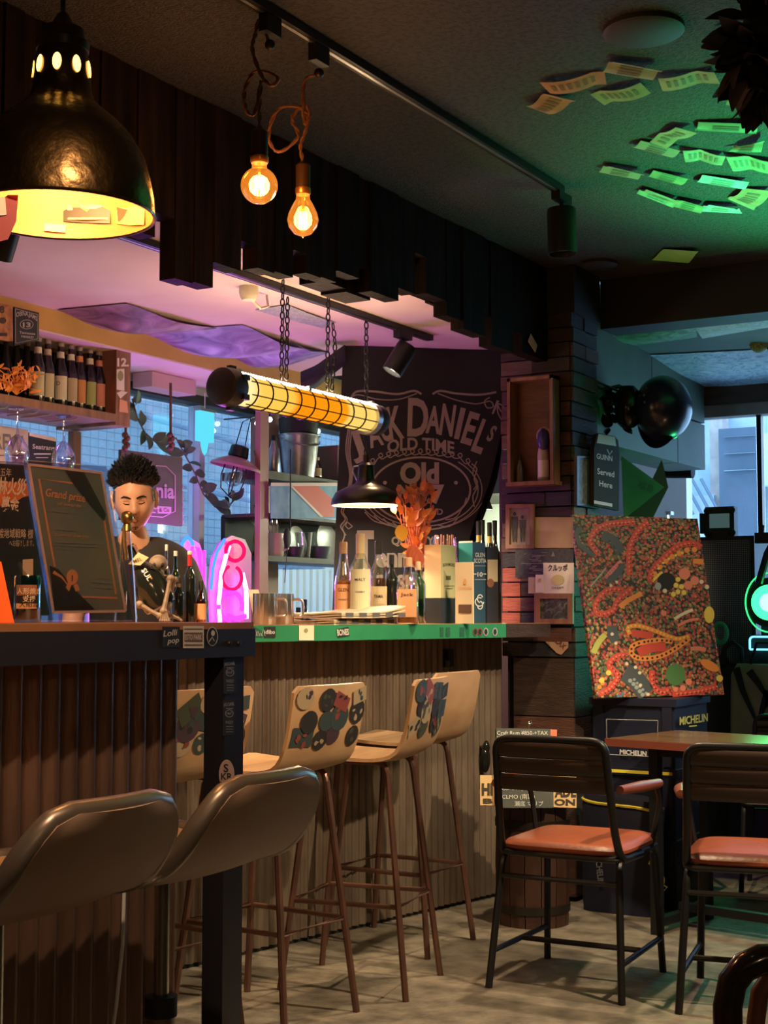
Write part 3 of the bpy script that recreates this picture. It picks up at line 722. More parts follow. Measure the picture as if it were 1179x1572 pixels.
def dome_map(px, py, e=0):      # far inner wall of the shade below the near rim
    r = ray(px, py); o = CAM - bc; R_ = (143.0) * k
    A = r.x ** 2 + r.y ** 2; B = 2 * (o.x * r.x + o.y * r.y); Cc = o.x ** 2 + o.y ** 2 - R_ ** 2
    t_ = (-B + math.sqrt(max(0, B * B - 4 * A * Cc))) / (2 * A) - e; return CAM + r * t_
for poly, m_, txt_ in (([(97, 292), (133, 296), (170, 306), (169, 343), (133, 342), (97, 340)], st_k, ('a', 'BURGER')), ([(176, 306), (200, 312), (222, 322), (221, 345), (200, 346), (178, 343)], mat('sticker_orange', (.8, .35, .12), .6), ('NY', '')), ([(68, 343), (102, 345), (100, 357), (68, 354)], gold, ('', ''))):
    o = build('sticker', MB().ppoly(poly, dome_map, .004), m_, bl, w=True, fix=False)
    t_ = MB()
    if txt_[1]:
        text(t_, 'a', 107, 322, 14, dome_map, bold=.03, e=.006); t_.disc(140, 312, 20, 9, dome_map, .006); t_.ppoly(rect(104, 334, 166, 337), dome_map, .006)
        build('print', t_, mat('sticker_amber', (.85, .55, .25), .6), o, w=True, fix=False)
    elif txt_[0]:
        t_.ppoly([(179, 318), (196, 322), (200, 341), (181, 340)], dome_map, .006); build('print', t_, mat('sticker_red', (.5, .04, .02), .6), o, w=True, fix=False)
dm2 = Pl(P(-5, 330, bd - .15), W(.25, -1))
build('hanging_tag', MB().slab([dm2(x, y) for x, y in ((-30, 330), (12, 300), (28, 300), (25, 340), (12, 368), (-30, 378))], .003), mat('red_tag', (.30, .01, .008), .45), bl, w=True)
build('hanging_tag', MB().slab([dm2(x, y, .004) for x, y in ((-20, 300), (8, 304), (10, 330), (-20, 334))], .002), cream, bl, w=True)
# amber tube lamp on chains
tX = -2.9; p0 = on_x(352, 599, tX); p1 = on_x(572, 641, tX); tz = (p0.z + p1.z) / 2; p0.z = p1.z = tz
tube = T('caged_tube_lamp', 'long amber caged tube lamp hanging on chains over the bar', 'pendant light', (tX, p0.y, tz))
R = .055; ya, yb = p0.y + .06, p1.y - .03
m_tube = bpy.data.materials.new('amber_tube_glow'); m_tube.use_nodes = True
nt = m_tube.node_tree; nt.nodes.clear(); N = nt.nodes; L = nt.links
tc = N.new('ShaderNodeTexCoord'); sx = N.new('ShaderNodeSeparateXYZ'); L.new(tc.outputs['Generated'], sx.inputs[0])
rp = N.new('ShaderNodeValToRGB'); L.new(sx.outputs[1], rp.inputs[0])
els = [(0, (1, .80, .35)), (.07, (1, .56, .09)), (.3, (1, .52, .07)), (.34, (1, .27, .004)), (.72, (1, .30, .006)), (.75, (1, .60, .13)), (1, (1, .62, .15))]
e = rp.color_ramp.elements; e[0].position, e[0].color = 0, (*els[0][1], 1); e[1].position, e[1].color = 1, (*els[-1][1], 1)
for q, c_ in els[1:-1]: n_ = e.new(q); n_.color = (*c_, 1)
em = N.new('ShaderNodeEmission'); em.inputs[1].default_value = 1.0; L.new(rp.outputs[0], em.inputs[0])
out = N.new('ShaderNodeOutputMaterial'); L.new(em.outputs[0], out.inputs[0])
build('glow_sleeve', MB().cyl((tX, ya, tz), (tX, yb, tz), R * .93, n=36), m_tube, tube, w=True)
build('reflector_tube', MB().cyl((tX - .01, ya - .02, tz + R * .95), (tX - .01, yb + .03, tz + R * .95), .014, n=12), emi('tube_white', (1, .68, .38), 46), tube, w=True)
for _y in (ya - .01, (ya + yb) / 2, yb + .02): build('tube_clip', MB().bx((tX - .028, _y - .008, tz + R * .7), (tX + .008, _y + .008, tz + R * .95 + .018)), steel, tube, w=True)
for k_ in range(10):
    yk = ya + .03 + (yb - ya - .05) * k_ / 9
    build('cage_ring', MB().tube([(tX + R * math.cos(q * PI / 12), yk, tz + R * math.sin(q * PI / 12)) for q in range(24)], .0028, 5, closed=True), black, tube, w=True)
for q in (-.35, -1.1, .5, 2.6):
    build('cage_wire', MB().tube([(tX + R * math.cos(q), ya, tz + R * math.sin(q)), (tX + R * math.cos(q), yb, tz + R * math.sin(q))], .0022, 5), black, tube, w=True)
m_capm = mat('sooty_cast_cap', (.035, .03, .03), .5, .4, bump=.3, bscale=30)
My = lambda y: Matrix.Translation(Vector((tX, y, tz))) @ Matrix.Rotation(PI / 2, 4, 'X')
cp_ = MB().lathe([(0, .055), (.045, .055), (.062, .045), (.066, .02), (.066, -.01), (.058, -.03), (.05, -.03)], 28, M=My(p0.y))
for q in range(6): cp_.box((tX + .066 * math.cos(q * PI / 3 + .5), p0.y + .01, tz + .066 * math.sin(q * PI / 3 + .5)), (.018, .03, .018))
build('end_cap', cp_, m_capm, tube, w=True)
build('end_cap', MB().lathe([(0, -.05), (.05, -.05), (.06, -.03), (.06, .01), (.05, .03)], 28, M=My(p1.y)), m_capm, tube, w=True)
build('end_ring', MB().lathe([(.058, -.012), (.064, -.012), (.064, .02), (.058, .02)], 28, M=My(yb - .005)), steel, tube, w=True)
# chains
lk = MB().tube([Vector((.0075 * math.cos(q * PI / 6), 0, .014 * math.sin(q * PI / 6))) for q in range(12)], .0026, 5, closed=True)
o_l = build('link', lk, black, None); link_me = o_l.data; bpy.data.objects.remove(o_l)
def chain(label, pts, group='hanging lamp chains', scale=1.0):
    t = T('chain', label, 'chain', pts[0], 0, group)
    step = .0225 * scale; i = 0
    for a_, b_ in zip(pts, pts[1:]):
        a_, b_ = Vector(a_), Vector(b_); n_ = max(1, int((b_ - a_).length / step)); dq = (b_ - a_).to_track_quat('Z', 'Y').to_matrix().to_4x4()
        for j in range(n_):
            piece('link', link_me, t, Matrix.Translation(a_.lerp(b_, (j + .5) / n_)) @ dq @ Matrix.Rotation(PI / 2 * (i % 2) + .5, 4, 'Z') @ Matrix.Scale(scale, 4)); i += 1
    return t
def chain_at(x, yb_, dx=0): q = on_x(x, yb_, tX + dx); return q
q1 = on_x(435, 590, tX); q2 = on_x(505, 612, tX); zt = tz + R + .018
for q_, n_ in ((q1, 'left doubled chain holding the amber tube lamp'), (q2, 'right bunched chain holding the amber tube lamp')):
    y_ = q_.y
    chain(n_, [(tX, y_ - .006, ZB), (tX, y_ - .012, zt)])
    chain(n_.replace('chain', 'chain strand'), [(tX + .004, y_ + .018, ZB - .06 if n_[0] == 'l' else ZB - .1), (tX + .004, y_ + (.016 if n_[0] == 'l' else .035), (ZB + zt) / 2), (tX + .004, y_ + .012, zt)])
# black dome pendant over the far counter
pd = 5.72; pc_ = P(562, 776, pd); k = pd / FPX
pn = T('black_dome_lamp', 'black industrial dome pendant lit pale yellow above the far counter bottles', 'pendant light', pc_)
prof_ = [(54, 0), (54.5, 2), (53, 9), (47, 20), (33, 27), (17, 34), (13, 42), (12, 62), (8, 66), (0, 66)]
build('shade', MB().shell([(r_ * k, z_ * k) for r_, z_ in prof_], 40, pc_), mat('black_enamel', (.014, .012, .011), .3, .1), pn, w=True)
build('shade_lining', MB().shell([((r_ - 1.5) * k, z_ * k) for r_, z_ in prof_[:-3]], 40, pc_), mat('white_enamel', (.85, .82, .7), .4, emit=None), pn, w=True)
build('diffuser', MB().lathe([(0, 4 * k), (51 * k, 4 * k)], 40, pc_), emi('pendant_diffuser', (1, .86, .50), 2.6), pn, w=True, fix=False)
build('bail', MB().tube([pc_ + rv * (-12 * k) + Vector((0, 0, 36 * k)), pc_ + rv * (-20 * k) + Vector((0, 0, 52 * k)), pc_ + rv * (-19 * k) + Vector((0, 0, 60 * k)), pc_ + rv * (-6 * k) + Vector((0, 0, 62 * k))], .004), steel, pn, w=True)
build('socket', MB().cyl(pc_ + Vector((0, 0, 62 * k)), pc_ + Vector((0, 0, 78 * k)), 5 * k), m_sock, pn, w=True)
lt = light('pendant_light', 'AREA', pc_ + Vector((0, 0, 2 * k)), 16, (1, .80, .48), pn, .22, pc_ + Vector((0, 0, -1)))
lt.data.shape = 'DISK'
chain('thin chain with a ring holding the black dome pendant', [(pc_.x, pc_.y, ZB), (pc_.x, pc_.y, pc_.z + 78 * k)], scale=1.1)

# globe lamp added behind the camera as warm frontal fill
_g = W(.55, -.7, 1.75); t = T('globe_fill', 'added warm globe fill lamp behind the camera', 'pendant light', _g)
build('globe', MB().sph(_g, .11, 24, 16), emi('globe_fill_glow', (1, .66, .38), 24), t, w=True); build('cord', MB().tube([_g + Vector((0, 0, .1)), (_g.x, _g.y, ZC)], .005), blackm, t, w=True); build('cap', MB().lathe([(.04, .09), (.04, .13), (0, .14)], 20, _g), black, t, w=True)  # globe, cord and cap belong to the added fill lamp
# ------------------------------------------------------------------ bottles
g_clear = glass('clear_glass', (.93, .96, .97), .10)
g_amb = glass('amber_glass', (.50, .20, .06), .10)
g_grn = glass('green_glass', (.25, .48, .28), .12)
g_dark = mat('dark_bottle_glass', (.012, .014, .012), .12, coat=.3)
liq = lambda n, c: mat('liquid_' + n, c, .15, coat=.5)
L_amb = liq('amber', (.42, .12, .03)); L_pale = liq('pale', (.55, .46, .26)); L_brown = liq('brown', (.10, .05, .025))
PROF = {
    'round': [(0, 0), (.9, 0), (1, .03), (1, .56), (.94, .63), (.6, .71), (.40, .78), (.36, .84), (.36, .93)],
    'slope': [(0, 0), (.9, 0), (1, .03), (1, .50), (.85, .60), (.55, .74), (.40, .86), (.40, .93)],
    'wine': [(0, 0), (.92, 0), (1, .03), (1, .60), (.9, .67), (.5, .74), (.36, .80), (.34, .95)],
    'beer': [(0, 0), (.92, 0), (1, .03), (1, .52), (.85, .60), (.55, .72), (.40, .86), (.38, .95)],
}
def cylmap(c, R, a0):
    def mp(x, y, e=0): a = a0 + x / R; return Vector((c[0] + (R + e) * math.sin(a), c[1] - (R + e) * math.cos(a), c[2] + y))
    return mp
def bottle(label, loc, H, R, kind='round', gl=None, liquid=None, fill=.5, cap=None, caplen=.14, lab=None, labz=(.12, .48), labw=1.15, text_=None, foil=None, group=None, square=False, cat='bottle', ink_=None, rot=0.0):
    t = T('bottle', label, cat, loc, 0, group); n = 4 if square else 22
    pr = [(r_ * R * (1.3 if square and z_ < .65 else 1), z_ * H) for r_, z_ in PROF[kind]]
    M = Matrix.Rotation(-YAW * 0 + rot + (PI / 4 if square else 0), 4, 'Z')
    if square:
        b_ = MB(); k_ = R * 1.0; zs = .56 * H
        ring = lambda r_, z_, p_: [(math.copysign(abs(math.cos(a)) ** p_, math.cos(a)) * r_, math.copysign(abs(math.sin(a)) ** p_, math.sin(a)) * r_, z_) for a in [2 * PI * i / 24 for i in range(24)]]
        rows = [ring(k_ * .95, 0, .35), ring(k_, .02 * H, .35), ring(k_, zs, .35), ring(k_ * .9, zs + .05 * H, .5), ring(k_ * .5, .70 * H, 1), ring(k_ * .36, .78 * H, 1), ring(k_ * .36, .93 * H, 1)]
        vs = [q for r_ in rows for q in r_]; fs = [(i * 24 + j, i * 24 + (j + 1) % 24, (i + 1) * 24 + (j + 1) % 24, (i + 1) * 24 + j) for i in range(len(rows) - 1) for j in range(24)]
        b_.add(vs, fs + [tuple(range(23, -1, -1))], Matrix.Rotation(rot, 4, 'Z')); build('glass_body', b_, gl or g_clear, t)
        if liquid:
            rows = [ring(k_ * .9, .015 * H, .35), ring(k_ * .9, min(fill, .55) * H, .35)]; vs = [q for r_ in rows for q in r_]
            build('liquid', MB().add(vs, [(j, (j + 1) % 24, 24 + (j + 1) % 24, 24 + j) for j in range(24)] + [tuple(range(24, 48)), tuple(range(23, -1, -1))], Matrix.Rotation(rot, 4, 'Z')), liquid, t)
    else:
        build('glass_body', MB().shell(pr, n) if gl is not g_dark else MB().lathe(pr, n), gl or g_clear, t)
        if liquid:
            lp_ = [(r_ * .9, z_ + .004) for r_, z_ in pr if z_ / H < fill]; lp_.append((lp_[-1][0], fill * H)); lp_.append((0, fill * H))
            build('liquid', MB().lathe(lp_, n), liquid, t)
    cm = cap or blackm; nr = PROF[kind][-1][0] * R
    build('cap', MB().lathe([(nr * 1.12, H * (1 - caplen)), (nr * 1.15, H * .99), (nr * 1.0, H), (0, H)], 16), cm, t)
    if foil: build('foil', MB().shell([(nr * 1.22, H * .72), (nr * 1.1, H * .80), (nr * 1.1, H * .99)], 16), foil, t)
    if lab:
        Rl = R + .0012; a0 = YAW + rot; l_ = MB(); mp = cylmap((0, 0, 0), Rl, a0)
        if square:
            d1 = Vector((math.sin(rot), -math.cos(rot), 0)); d2 = Vector((math.cos(rot), math.sin(rot), 0))
            mp = lambda x, y, e=0: d1 * (R * 1.006 + e) + d2 * x + Vector((0, 0, y))
        hw = R * labw if not square else R * .88; z0, z1 = labz[0] * H, labz[1] * H
        for i in range(10):
            xa, xb = -hw + 2 * hw * i / 10, -hw + 2 * hw * (i + 1) / 10
            l_.add([mp(xa, z0), mp(xb, z0), mp(xb, z1), mp(xa, z1)], [(0, 1, 2, 3)])
        lo = build('label', l_, lab, t, fix=False)
        if text_:
            tm_ = MB(); f2 = lambda x, y, e=0: mp(x, -y, e)
            for s_, fz, hh, ww in text_: text(tm_, s_, 0, -(z0 + (z1 - z0) * fz), hh * R, f2, wpx=ww * R, bold=.01, e=.0008)
            build('lettering', tm_, ink_ or ink, lo, fix=False)
    return t
def on_bar(px, d, z): p = P(px, 900, d); return Vector((p.x, p.y, z))
def cb(label, px, ytop, d, wpx, **k):
    H = CAMH + (HOR - ytop) / FPX * d - C2Z
    return bottle(label, on_bar(px, d, C2Z), H, wpx / 2 * d / FPX, **k)
gb = 'spirit bottles on the green edged counter'
m_lab = mat('buff_label', (.70, .56, .34), .7); m_labo = mat('orange_label', (.72, .36, .18), .7); m_labg = mat('pale_green_label', (.62, .62, .42), .7); m_cork = mat('cork', (.50, .32, .19), .8)
cb('amber whisky bottle with cork stopper, leftmost behind the newspapers', 527, 832, 5.44, 27, kind='slope', liquid=L_amb, fill=.52, cap=m_cork, lab=m_labo, text_=[('GLEN', .75, .4, 1.2), ('WHISKY', .45, .2, 1.2)], group=gb)
cb('tall clear bottle with big pale green label and buff foil neck', 553, 819, 5.42, 33, kind='round', gl=g_clear, liquid=L_pale, fill=.6, cap=m_lab, foil=m_lab, caplen=.2, lab=m_labg, labz=(.08, .60), text_=[('MALT', .75, .25, 1.0), ('WHISKY', .5, .15, .9)], group=gb)
cb('clear bottle with black cap and cream label beside the tall green labelled one', 581, 831, 5.48, 28, kind='round', gl=g_clear, liquid=L_brown, fill=.55, caplen=.16, lab=m_lab, labz=(.1, .45), text_=[('TAMA', .6, .35, 1.0)], group=gb)
cb('dark slim bottle standing between the cream labelled bottle and the amber one', 601, 852, 5.50, 22, kind='wine', gl=g_dark, group=gb)
cb('square amber bourbon bottle with orange label in front of the flowers', 626, 856, 5.34, 33, square=True, liquid=L_amb, fill=.5, cap=m_cork, lab=m_labo, labz=(.1, .52), text_=[('Jack', .75, .3, 1.2)], group=gb, rot=.45)
cb('green glass bottle mostly hidden behind the square amber bottle', 642, 862, 5.56, 24, kind='wine', gl=g_grn, cap=m_lab, group=gb)
for i, (px_, yt, q_) in enumerate(((735, 800, 'bare dark neck, leftmost of the four beside the banner edge'), (741, 798, 'olive capped neck, second from the banner edge'), (752, 802, 'yellow foil neck between two dark ones'), (760, 799, 'dark neck nearest the brick pillar'))):
    cb('wine bottle with ' + q_, px_, yt, 5.92 + .06 * (i % 2), 19, kind='wine', gl=g_dark, foil=(mat('yellow_foil', (.7, .45, .08), .4) if i in (0, 2) else None), group='wine bottles behind the whisky boxes')
cb('dark wine bottle with gold foil neck near the pink neon', 274, 886, 4.72, 18, kind='wine', gl=g_dark, foil=mat('gold_foil', (.45, .26, .10), .35, .6), group='wine bottles by the neon')
cb('dark wine bottle with red wax neck near the pink neon', 291, 846, 4.78, 19, kind='wine', gl=g_dark, foil=mat('red_wax', (.6, .03, .04), .4), caplen=.05, cap=whitep, group='wine bottles by the neon')
cb('tall slim bottle with white cap behind the gold foil bottle', 269, 846, 4.98, 15, kind='wine', gl=g_grn, cap=whitep, caplen=.07, group='wine bottles by the neon')
cb('small stubby jar with dark lid beside the red wax bottle', 309, 892, 4.80, 17, kind='slope', gl=g_amb, cap=blackm, caplen=.22, lab=m_labo, group='wine bottles by the neon')
cb('small clear bottle with white cap beside the bartender sleeve', 255, 836, 4.98, 12, kind='wine', gl=g_clear, cap=whitep, caplen=.08, group='wine bottles by the neon')
# boxes
def carton(label, x0, xm, x1, yt, yb, d, base, faces=None, name='whisky_box', rz=0, lid=None):
    a = (xm - x0) * d / FPX / .86; b_ = (x1 - xm) * d / FPX / .51; c = P(xm, yb, d); z1 = CAMH + (HOR - yt) / FPX * d; z0 = CAMH + (HOR - yb) / FPX * d
    t = T(name, label, 'box', (c.x, c.y, max(z0, C2Z)), 0)
    build('carton', MB().bx((c.x - a, c.y, max(z0, C2Z)), (c.x, c.y + b_, z1)), base, t, w=True, smooth=False)
    return t, Pl((c.x, c.y, 0), (0, -1, 0)), Pl((c.x, c.y, 0), (1, 0, 0)), c
dk = mat('charcoal_card', (.022, .024, .03), .5); tealm = mat('teal_card', (.03, .30, .36), .4); dteal = mat('dark_teal_card', (.015, .055, .065), .4); creamc = mat('cream_card', (.80, .62, .36), .5); creamg = mat('pale_olive_card', (.55, .52, .30), .5)
t, pa, pb, c = carton('low black gift box under the cream whisky carton', 650, 677, 701, 918, 962, 5.58, dk)
t, pa, pb, c = carton('cream two tone whisky carton standing on the black box', 652, 677, 700, 836, 918, 5.60, creamc)
build('side_panel', MB().ppoly([(677.5, 836.5), (699.5, 837.5), (699.5, 917), (677.5, 918)], pb, .001), creamg, t, w=True, fix=False)
m = MB(); text(m, 'BOWMORE', 689, 869, 5, pb, wpx=18, bold=.01, arc=lambda x: x * x * .015)
build('age_panel', MB().ppoly(rect(684.5, 884, 692, 890), pb, .002), mat('olive_ink', (.10, .11, .05), .6), t, w=True, fix=False)
build('fine_print', MB().ppoly(rect(682, 899, 697, 900), pb, .002).ppoly(rect(684, 903, 695, 904), pb, .002), MATS['olive_ink'], t, w=True, fix=False)
build('lettering', m, mat('olive_ink', (.10, .11, .05), .6), t, w=True, fix=False)
t, pa, pb, c = carton('teal and dark green single malt carton', 704, 726, 748, 832, 961, 5.66, dteal)
build('side_panel', MB().ppoly([(704.5, 833), (725.5, 832), (725.5, 960), (704.5, 960)], pa, .001), tealm, t, w=True, fix=False)
build('lid', MB().ppoly([(704.5, 831), (725.5, 830), (725.5, 833), (704.5, 834)], pa, .0015), whitep, t, w=True, fix=False)
m = MB(); text(m, 'GLEN', 737, 855, 6.5, pb, wpx=15, bold=.01); text(m, 'SCOTIA', 737, 864, 6.5, pb, wpx=19, bold=.01); text(m, '10', 737, 885, 6.5, pb, wpx=8, bold=.02)
for q in ((727.5, 880.5, 731.5, 881.8), (742, 880.5, 746.5, 881.8), (729, 868.5, 746, 869), (729, 889.5, 746, 890)): m.ppoly(rect(*q), pb, .002)
ring = lambda cx_, cy_, rx_, ry_, a0, a1, n_=14: [(cx_ + rx_ * math.cos(math.radians(a0 + (a1 - a0) * i / n_)), cy_ + ry_ * math.sin(math.radians(a0 + (a1 - a0) * i / n_))) for i in range(n_ + 1)]
m.ribbon(ring(736, 924, 6.5, 6.5, 0, 300), 1.5, pb).ribbon(ring(737, 919, 4, 6, -20, -270), 1.5, pb).ribbon(ring(737, 929, 4, 6, 160, -90), 1.5, pb)
build('lettering', m, whitep, t, w=True, fix=False)
t, pa, pb, c = carton('slim cream carton with a brown window in front of the teal one', 700, 726, 728, 863, 962, 5.52, mat('buff_card', (.66, .52, .34), .5))
m = MB(); text(m, 'LOCHNESS', 714, 904, 4, pa, wpx=20, bold=.01); m.ppoly([(712, 897), (712, 890), (714, 887), (716, 890), (716, 897)], pa)
build('lettering', m, gold, t, w=True, fix=False); build('window', MB().ppoly(rect(704, 928, 724, 941), pa, .002), mat('brown_window', (.12, .06, .045), .4), t, w=True, fix=False)
t, pa, pb, c = carton('tall charcoal carton with buff and copper label next to the pillar', 742, 748, 768, 840, 961, 5.76, dk)
build('label', MB().ppoly(rect(748.5, 859, 764, 893), pb, .001), mat('buff_card', (.66, .52, .34), .5), t, w=True, fix=False)
m = MB().disc(753, 895, 5.5, 7, pb, .002); build('seal', m, mat('copper_seal', (.45, .16, .06), .4, .5), t, w=True, fix=False)
# flowers in a vase, wire jar
fl = T('dried_flowers', 'orange dried leaves and flowers in a glass vase behind the bottles', 'plant', on_bar(642, 5.70, C2Z))
vb = on_bar(642, 5.70, C2Z); build('vase', MB().shell([(.03, 0), (.038, .03), (.03, .14), (.024, .18), (.028, .2)], 20, vb), g_grn, fl, w=True)
m_fo = mat('orange_dry_leaf', (.95, .36, .10), .6, col2=(.75, .22, .06), scale=30); m_fo2 = mat('rust_dry_leaf', (.62, .20, .10), .7, col2=(.42, .11, .06), scale=30); m_fy = mat('yellow_dry_leaf', (.95, .48, .05), .5)
rl = random.Random(9); stems = MB()
def leaf_mb(base, dirv, upv, L_, W_, curl=.2):
    d_ = dirv.normalized(); s_ = d_.cross(upv).normalized(); u_ = s_.cross(d_); b_ = MB(); rows = []
    for i in range(6):
        t_ = i / 5; w_ = W_ * math.sin(PI * (t_ * .92 + .06)) ** .8 * (1 - .15 * t_)
        c_ = base + d_ * L_ * t_ - u_ * curl * L_ * t_ * t_
        rows.append([c_ - s_ * w_ + u_ * w_ * .25, c_, c_ + s_ * w_ + u_ * w_ * .25])
    return b_.add([q for r_ in rows for q in r_], [(i * 3 + j, i * 3 + j + 1, i * 3 + j + 4, i * 3 + j + 3) for i in range(5) for j in range(2)])
k = 5.62 / FPX
for i in range(80):
    tx, ty = rl.gauss(636, 15), rl.uniform(752, 852)
    if ty > 800: tx = rl.gauss(640, 9)
    tip = P(tx, ty, 5.62 + rl.uniform(-.05, .05)); base = vb + Vector((0, 0, .18)); md = base.lerp(tip, .55) + Vector((rl.uniform(-.02, .02), rl.uniform(-.02, .02), .03))
    stems.tube([base, md, tip], .0018, 5)
    dv = (tip - md).normalized() + Vector((rl.uniform(-.8, .8), rl.uniform(-.8, .8), rl.uniform(-.3, .4)))
    L_ = rl.uniform(.022, .052); build('leaf', leaf_mb(tip, dv, -W(.2, 1) + Vector((0, 0, .3)), L_, L_ * .26), (m_fo2 if ty < 785 else m_fo) if rl.random() < .85 else m_fo2, fl, w=True, fix=False)
build('stems', stems, m_fo2, fl, w=True)
build('leaf', leaf_mb(P(614, 806, 5.5), Vector((0, 0, 1)) * -1 + W(.2, 0), -W(0, 1), .062, .027, .1), m_fy, fl, w=True, fix=False)
for i in range(4): build('leaf', leaf_mb(P(636 + i * 3, 835 + i * 4, 5.55), Vector((0, 0, -1)) + W(-.4 + .1 * i, 0), -W(0, 1), .07, .02), mat('red_dry_leaf', (.6, .14, .07), .6), fl, w=True, fix=False)
jr = T('wire_jar', 'clear jar of straws behind the cream carton', 'jar', on_bar(682, 5.82, C2Z)); jb = on_bar(682, 5.82, C2Z)
build('glass_jar', MB().shell([(.05, 0), (.052, .30), (.045, .34)], 20, jb), g_clear, jr, w=True)
for i in range(9): a = i * .7; build('straw', MB().cyl(jb + Vector((.03 * math.cos(a), .03 * math.sin(a), .02)), jb + Vector((.036 * math.cos(a), .036 * math.sin(a), .35)), .003, n=6), mat('copper_straw', (.4, .18, .1), .4, .3), jr, w=True)
# newspapers
np_ = mat('newsprint', (.66, .54, .38), .8, col2=(.58, .46, .31), scale=25); p0 = on_bar(520, 5.05, C2Z)
for i, (lab_, dx, rz_, z_, sz) in enumerate((('lower folded newspaper on the green edged counter', 0, .10, 0, (.22, .36)), ('upper newspaper with lifted corner on top of the folded one', .02, .02, .0235, (.28, .34)))):
    t = T('newspaper', lab_, 'newspaper', c2w(-.125, -.80 + dx, C2Z + z_ + .0005), TH2 + rz_)
    for j in range(3):
        lift = .026 if i else .004
        f = lambda u, v, j=j, lift=lift: Vector(((u - .5) * sz[0], (v - .5) * sz[1], .001 + j * .0070 + lift * (v ** 4) * (j + 1) / 3 + .002 * math.sin(u * 7 + j)))
        build('sheet', MB().grid(f, 8, 10, .0050), np_, t)
    mp = lambda x, y, e=0: Vector((sz[0] / 2 + .0008, x, y)); q = MB()
    for j in range(5): q.add([(sz[0] / 2 + .001, -.15 + j * .07, .001), (sz[0] / 2 + .001, -.11 + j * .07, .001), (sz[0] / 2 + .001, -.11 + j * .07, .016), (sz[0] / 2 + .001, -.15 + j * .07, .016)], [(0, 1, 2, 3)])
    build('print', q, mat('newsprint_grey', (.10, .10, .11), .8), t, fix=False)
# steel mugs and menu cards
for i, (px_, d_) in enumerate(((407, 4.93), (433, 5.02))):
    b_ = on_bar(px_, d_, C2Z); t = T('steel_mug', ('ribbed steel mug beside the neon, left of the pair' if i == 0 else 'ribbed steel mug with handle toward the newspapers'), 'mug', b_, YAW, 'steel mugs on the far counter')
    vs = []; fs = []; n = 40
    rows = [(.038, 0), (.040, .004), (.040, .104), (.037, .104), (.036, .01)]
    for r_, z_ in rows:
        for j in range(n): a = 2 * PI * j / n; rr = r_ + (.0012 * math.cos(a * 20) if r_ == .04 else 0); vs.append((rr * math.cos(a), rr * math.sin(a), z_))
    fs = [(q * n + j, q * n + (j + 1) % n, (q + 1) * n + (j + 1) % n, (q + 1) * n + j) for q in range(4) for j in range(n)]
    build('body', MB().add(vs, fs + [tuple(range(n - 1, -1, -1))]), steel, t)
    build('handle', MB().tube(rounded([(.038, -.005, .085), (.072, -.005, .085), (.072, -.005, .028), (.038, -.005, .028)], .015), .0045), steel, t)
mc = on_bar(396, 4.96, C2Z)
for i in range(4):
    a = -.5 + i * .12; o_ = mc + W(-.004 * i, .012 * i)
    one('menu_card', MB().slab([o_ + W(.0, 0, 0), o_ + W(.035, .01, 0), o_ + W(.035 - .02 + a * .03, .02, .118 - i * .004), o_ + W(-.02 + a * .03, .01, .118 - i * .004)], .001), cream, 'cream card propped against the left steel mug' if i == 0 else ('', 'second', 'third', 'rearmost')[i] + ' cream card in the row leaning beside the left steel mug', 'card', o_, 'menu cards by the steel mugs')
# ------------------------------------------------------------------ cloth banner
def dB(px, py): return 6.36 + .10 * (px - 520) / 255 + .010 * math.sin((px - 520) / 42 + py / 160) + .005 * math.sin((px - 560) / 17 + py / 300) * max(0, (py - 560) / 400)
def bmap(px, py, e=0): return P(px, py, dB(px, py) - e * 5.0)
def lerp_tab(tab, y):
    for (y0, x0), (y1, x1) in zip(tab, tab[1:]):
        if y <= y1: return x0 + (x1 - x0) * (y - y0) / (y1 - y0)
    return tab[-1][1]
Lt = [(528, 527), (740, 518), (985, 508)]; Rt = [(528, 779), (640, 776), (740, 752), (800, 728), (860, 712), (985, 700)]
bn = T('cloth_banner', 'black cloth whiskey banner hanging from the bar ceiling', 'banner', P(645, 985, 6.4))
def bf(u, v): y = 528 + v * (985 - 528); x = lerp_tab(Lt, y) + u * (lerp_tab(Rt, y) - lerp_tab(Lt, y)); return bmap(x, y)
m_ban = mat('black_banner_cloth', (.013, .013, .017), .75, col2=(.019, .019, .023), scale=6)
build('cloth', MB().grid(bf, 40, 30, .004), m_ban, bn, w=True)
def fold(u, v): y = 640 + v * 330; x = lerp_tab(Rt, y) + u * 16 * math.sin(PI * (.1 + .9 * v)) - 4; return P(x, y, dB(x, y) + .03 + .05 * math.sin(u * PI))
build('side_fold', MB().grid(fold, 8, 14, .003), mat('banner_fold_cloth', (.03, .032, .03), .7), bn, w=True)
def fold2(u, v): x = 462 + u * 68; y = lerp_tab([(0, 572), (.35, 562), (1, 530)], u) + v * (34 - 6 * u); return P(x, y, 6.32 - .1 * math.sin(PI * v) + .05 * (1 - u))
build('ceiling_fold', MB().grid(fold2, 10, 6, .004), m_ban, bn, w=True)
m_bi = mat('banner_print', (.34, .29, .25), .7); m = MB()
for s_, x_, y_, h_, ww, a_ in (('J', 551, 697, 36, 21, -.32), ('A', 579, 684, 36, 22, -.28), ('C', 594, 676, 40, 15, -.2), ('K', 610, 672, 48, 22, -.14), ('D', 641, 668, 56, 32, .03), ('A', 664, 664, 40, 22, .08), ('N', 684, 667, 46, 21, .14), ('I', 701, 672, 46, 8, .22), ('E', 715, 680, 48, 17, .30), ('L', 731, 693, 50, 17, .36), ("'", 744, 664, 50, 4, .4), ('S', 750, 676, 24, 9, .45)):
    text(m, s_, x_, y_, h_, bmap, ang=a_, wpx=ww, bold=.03)
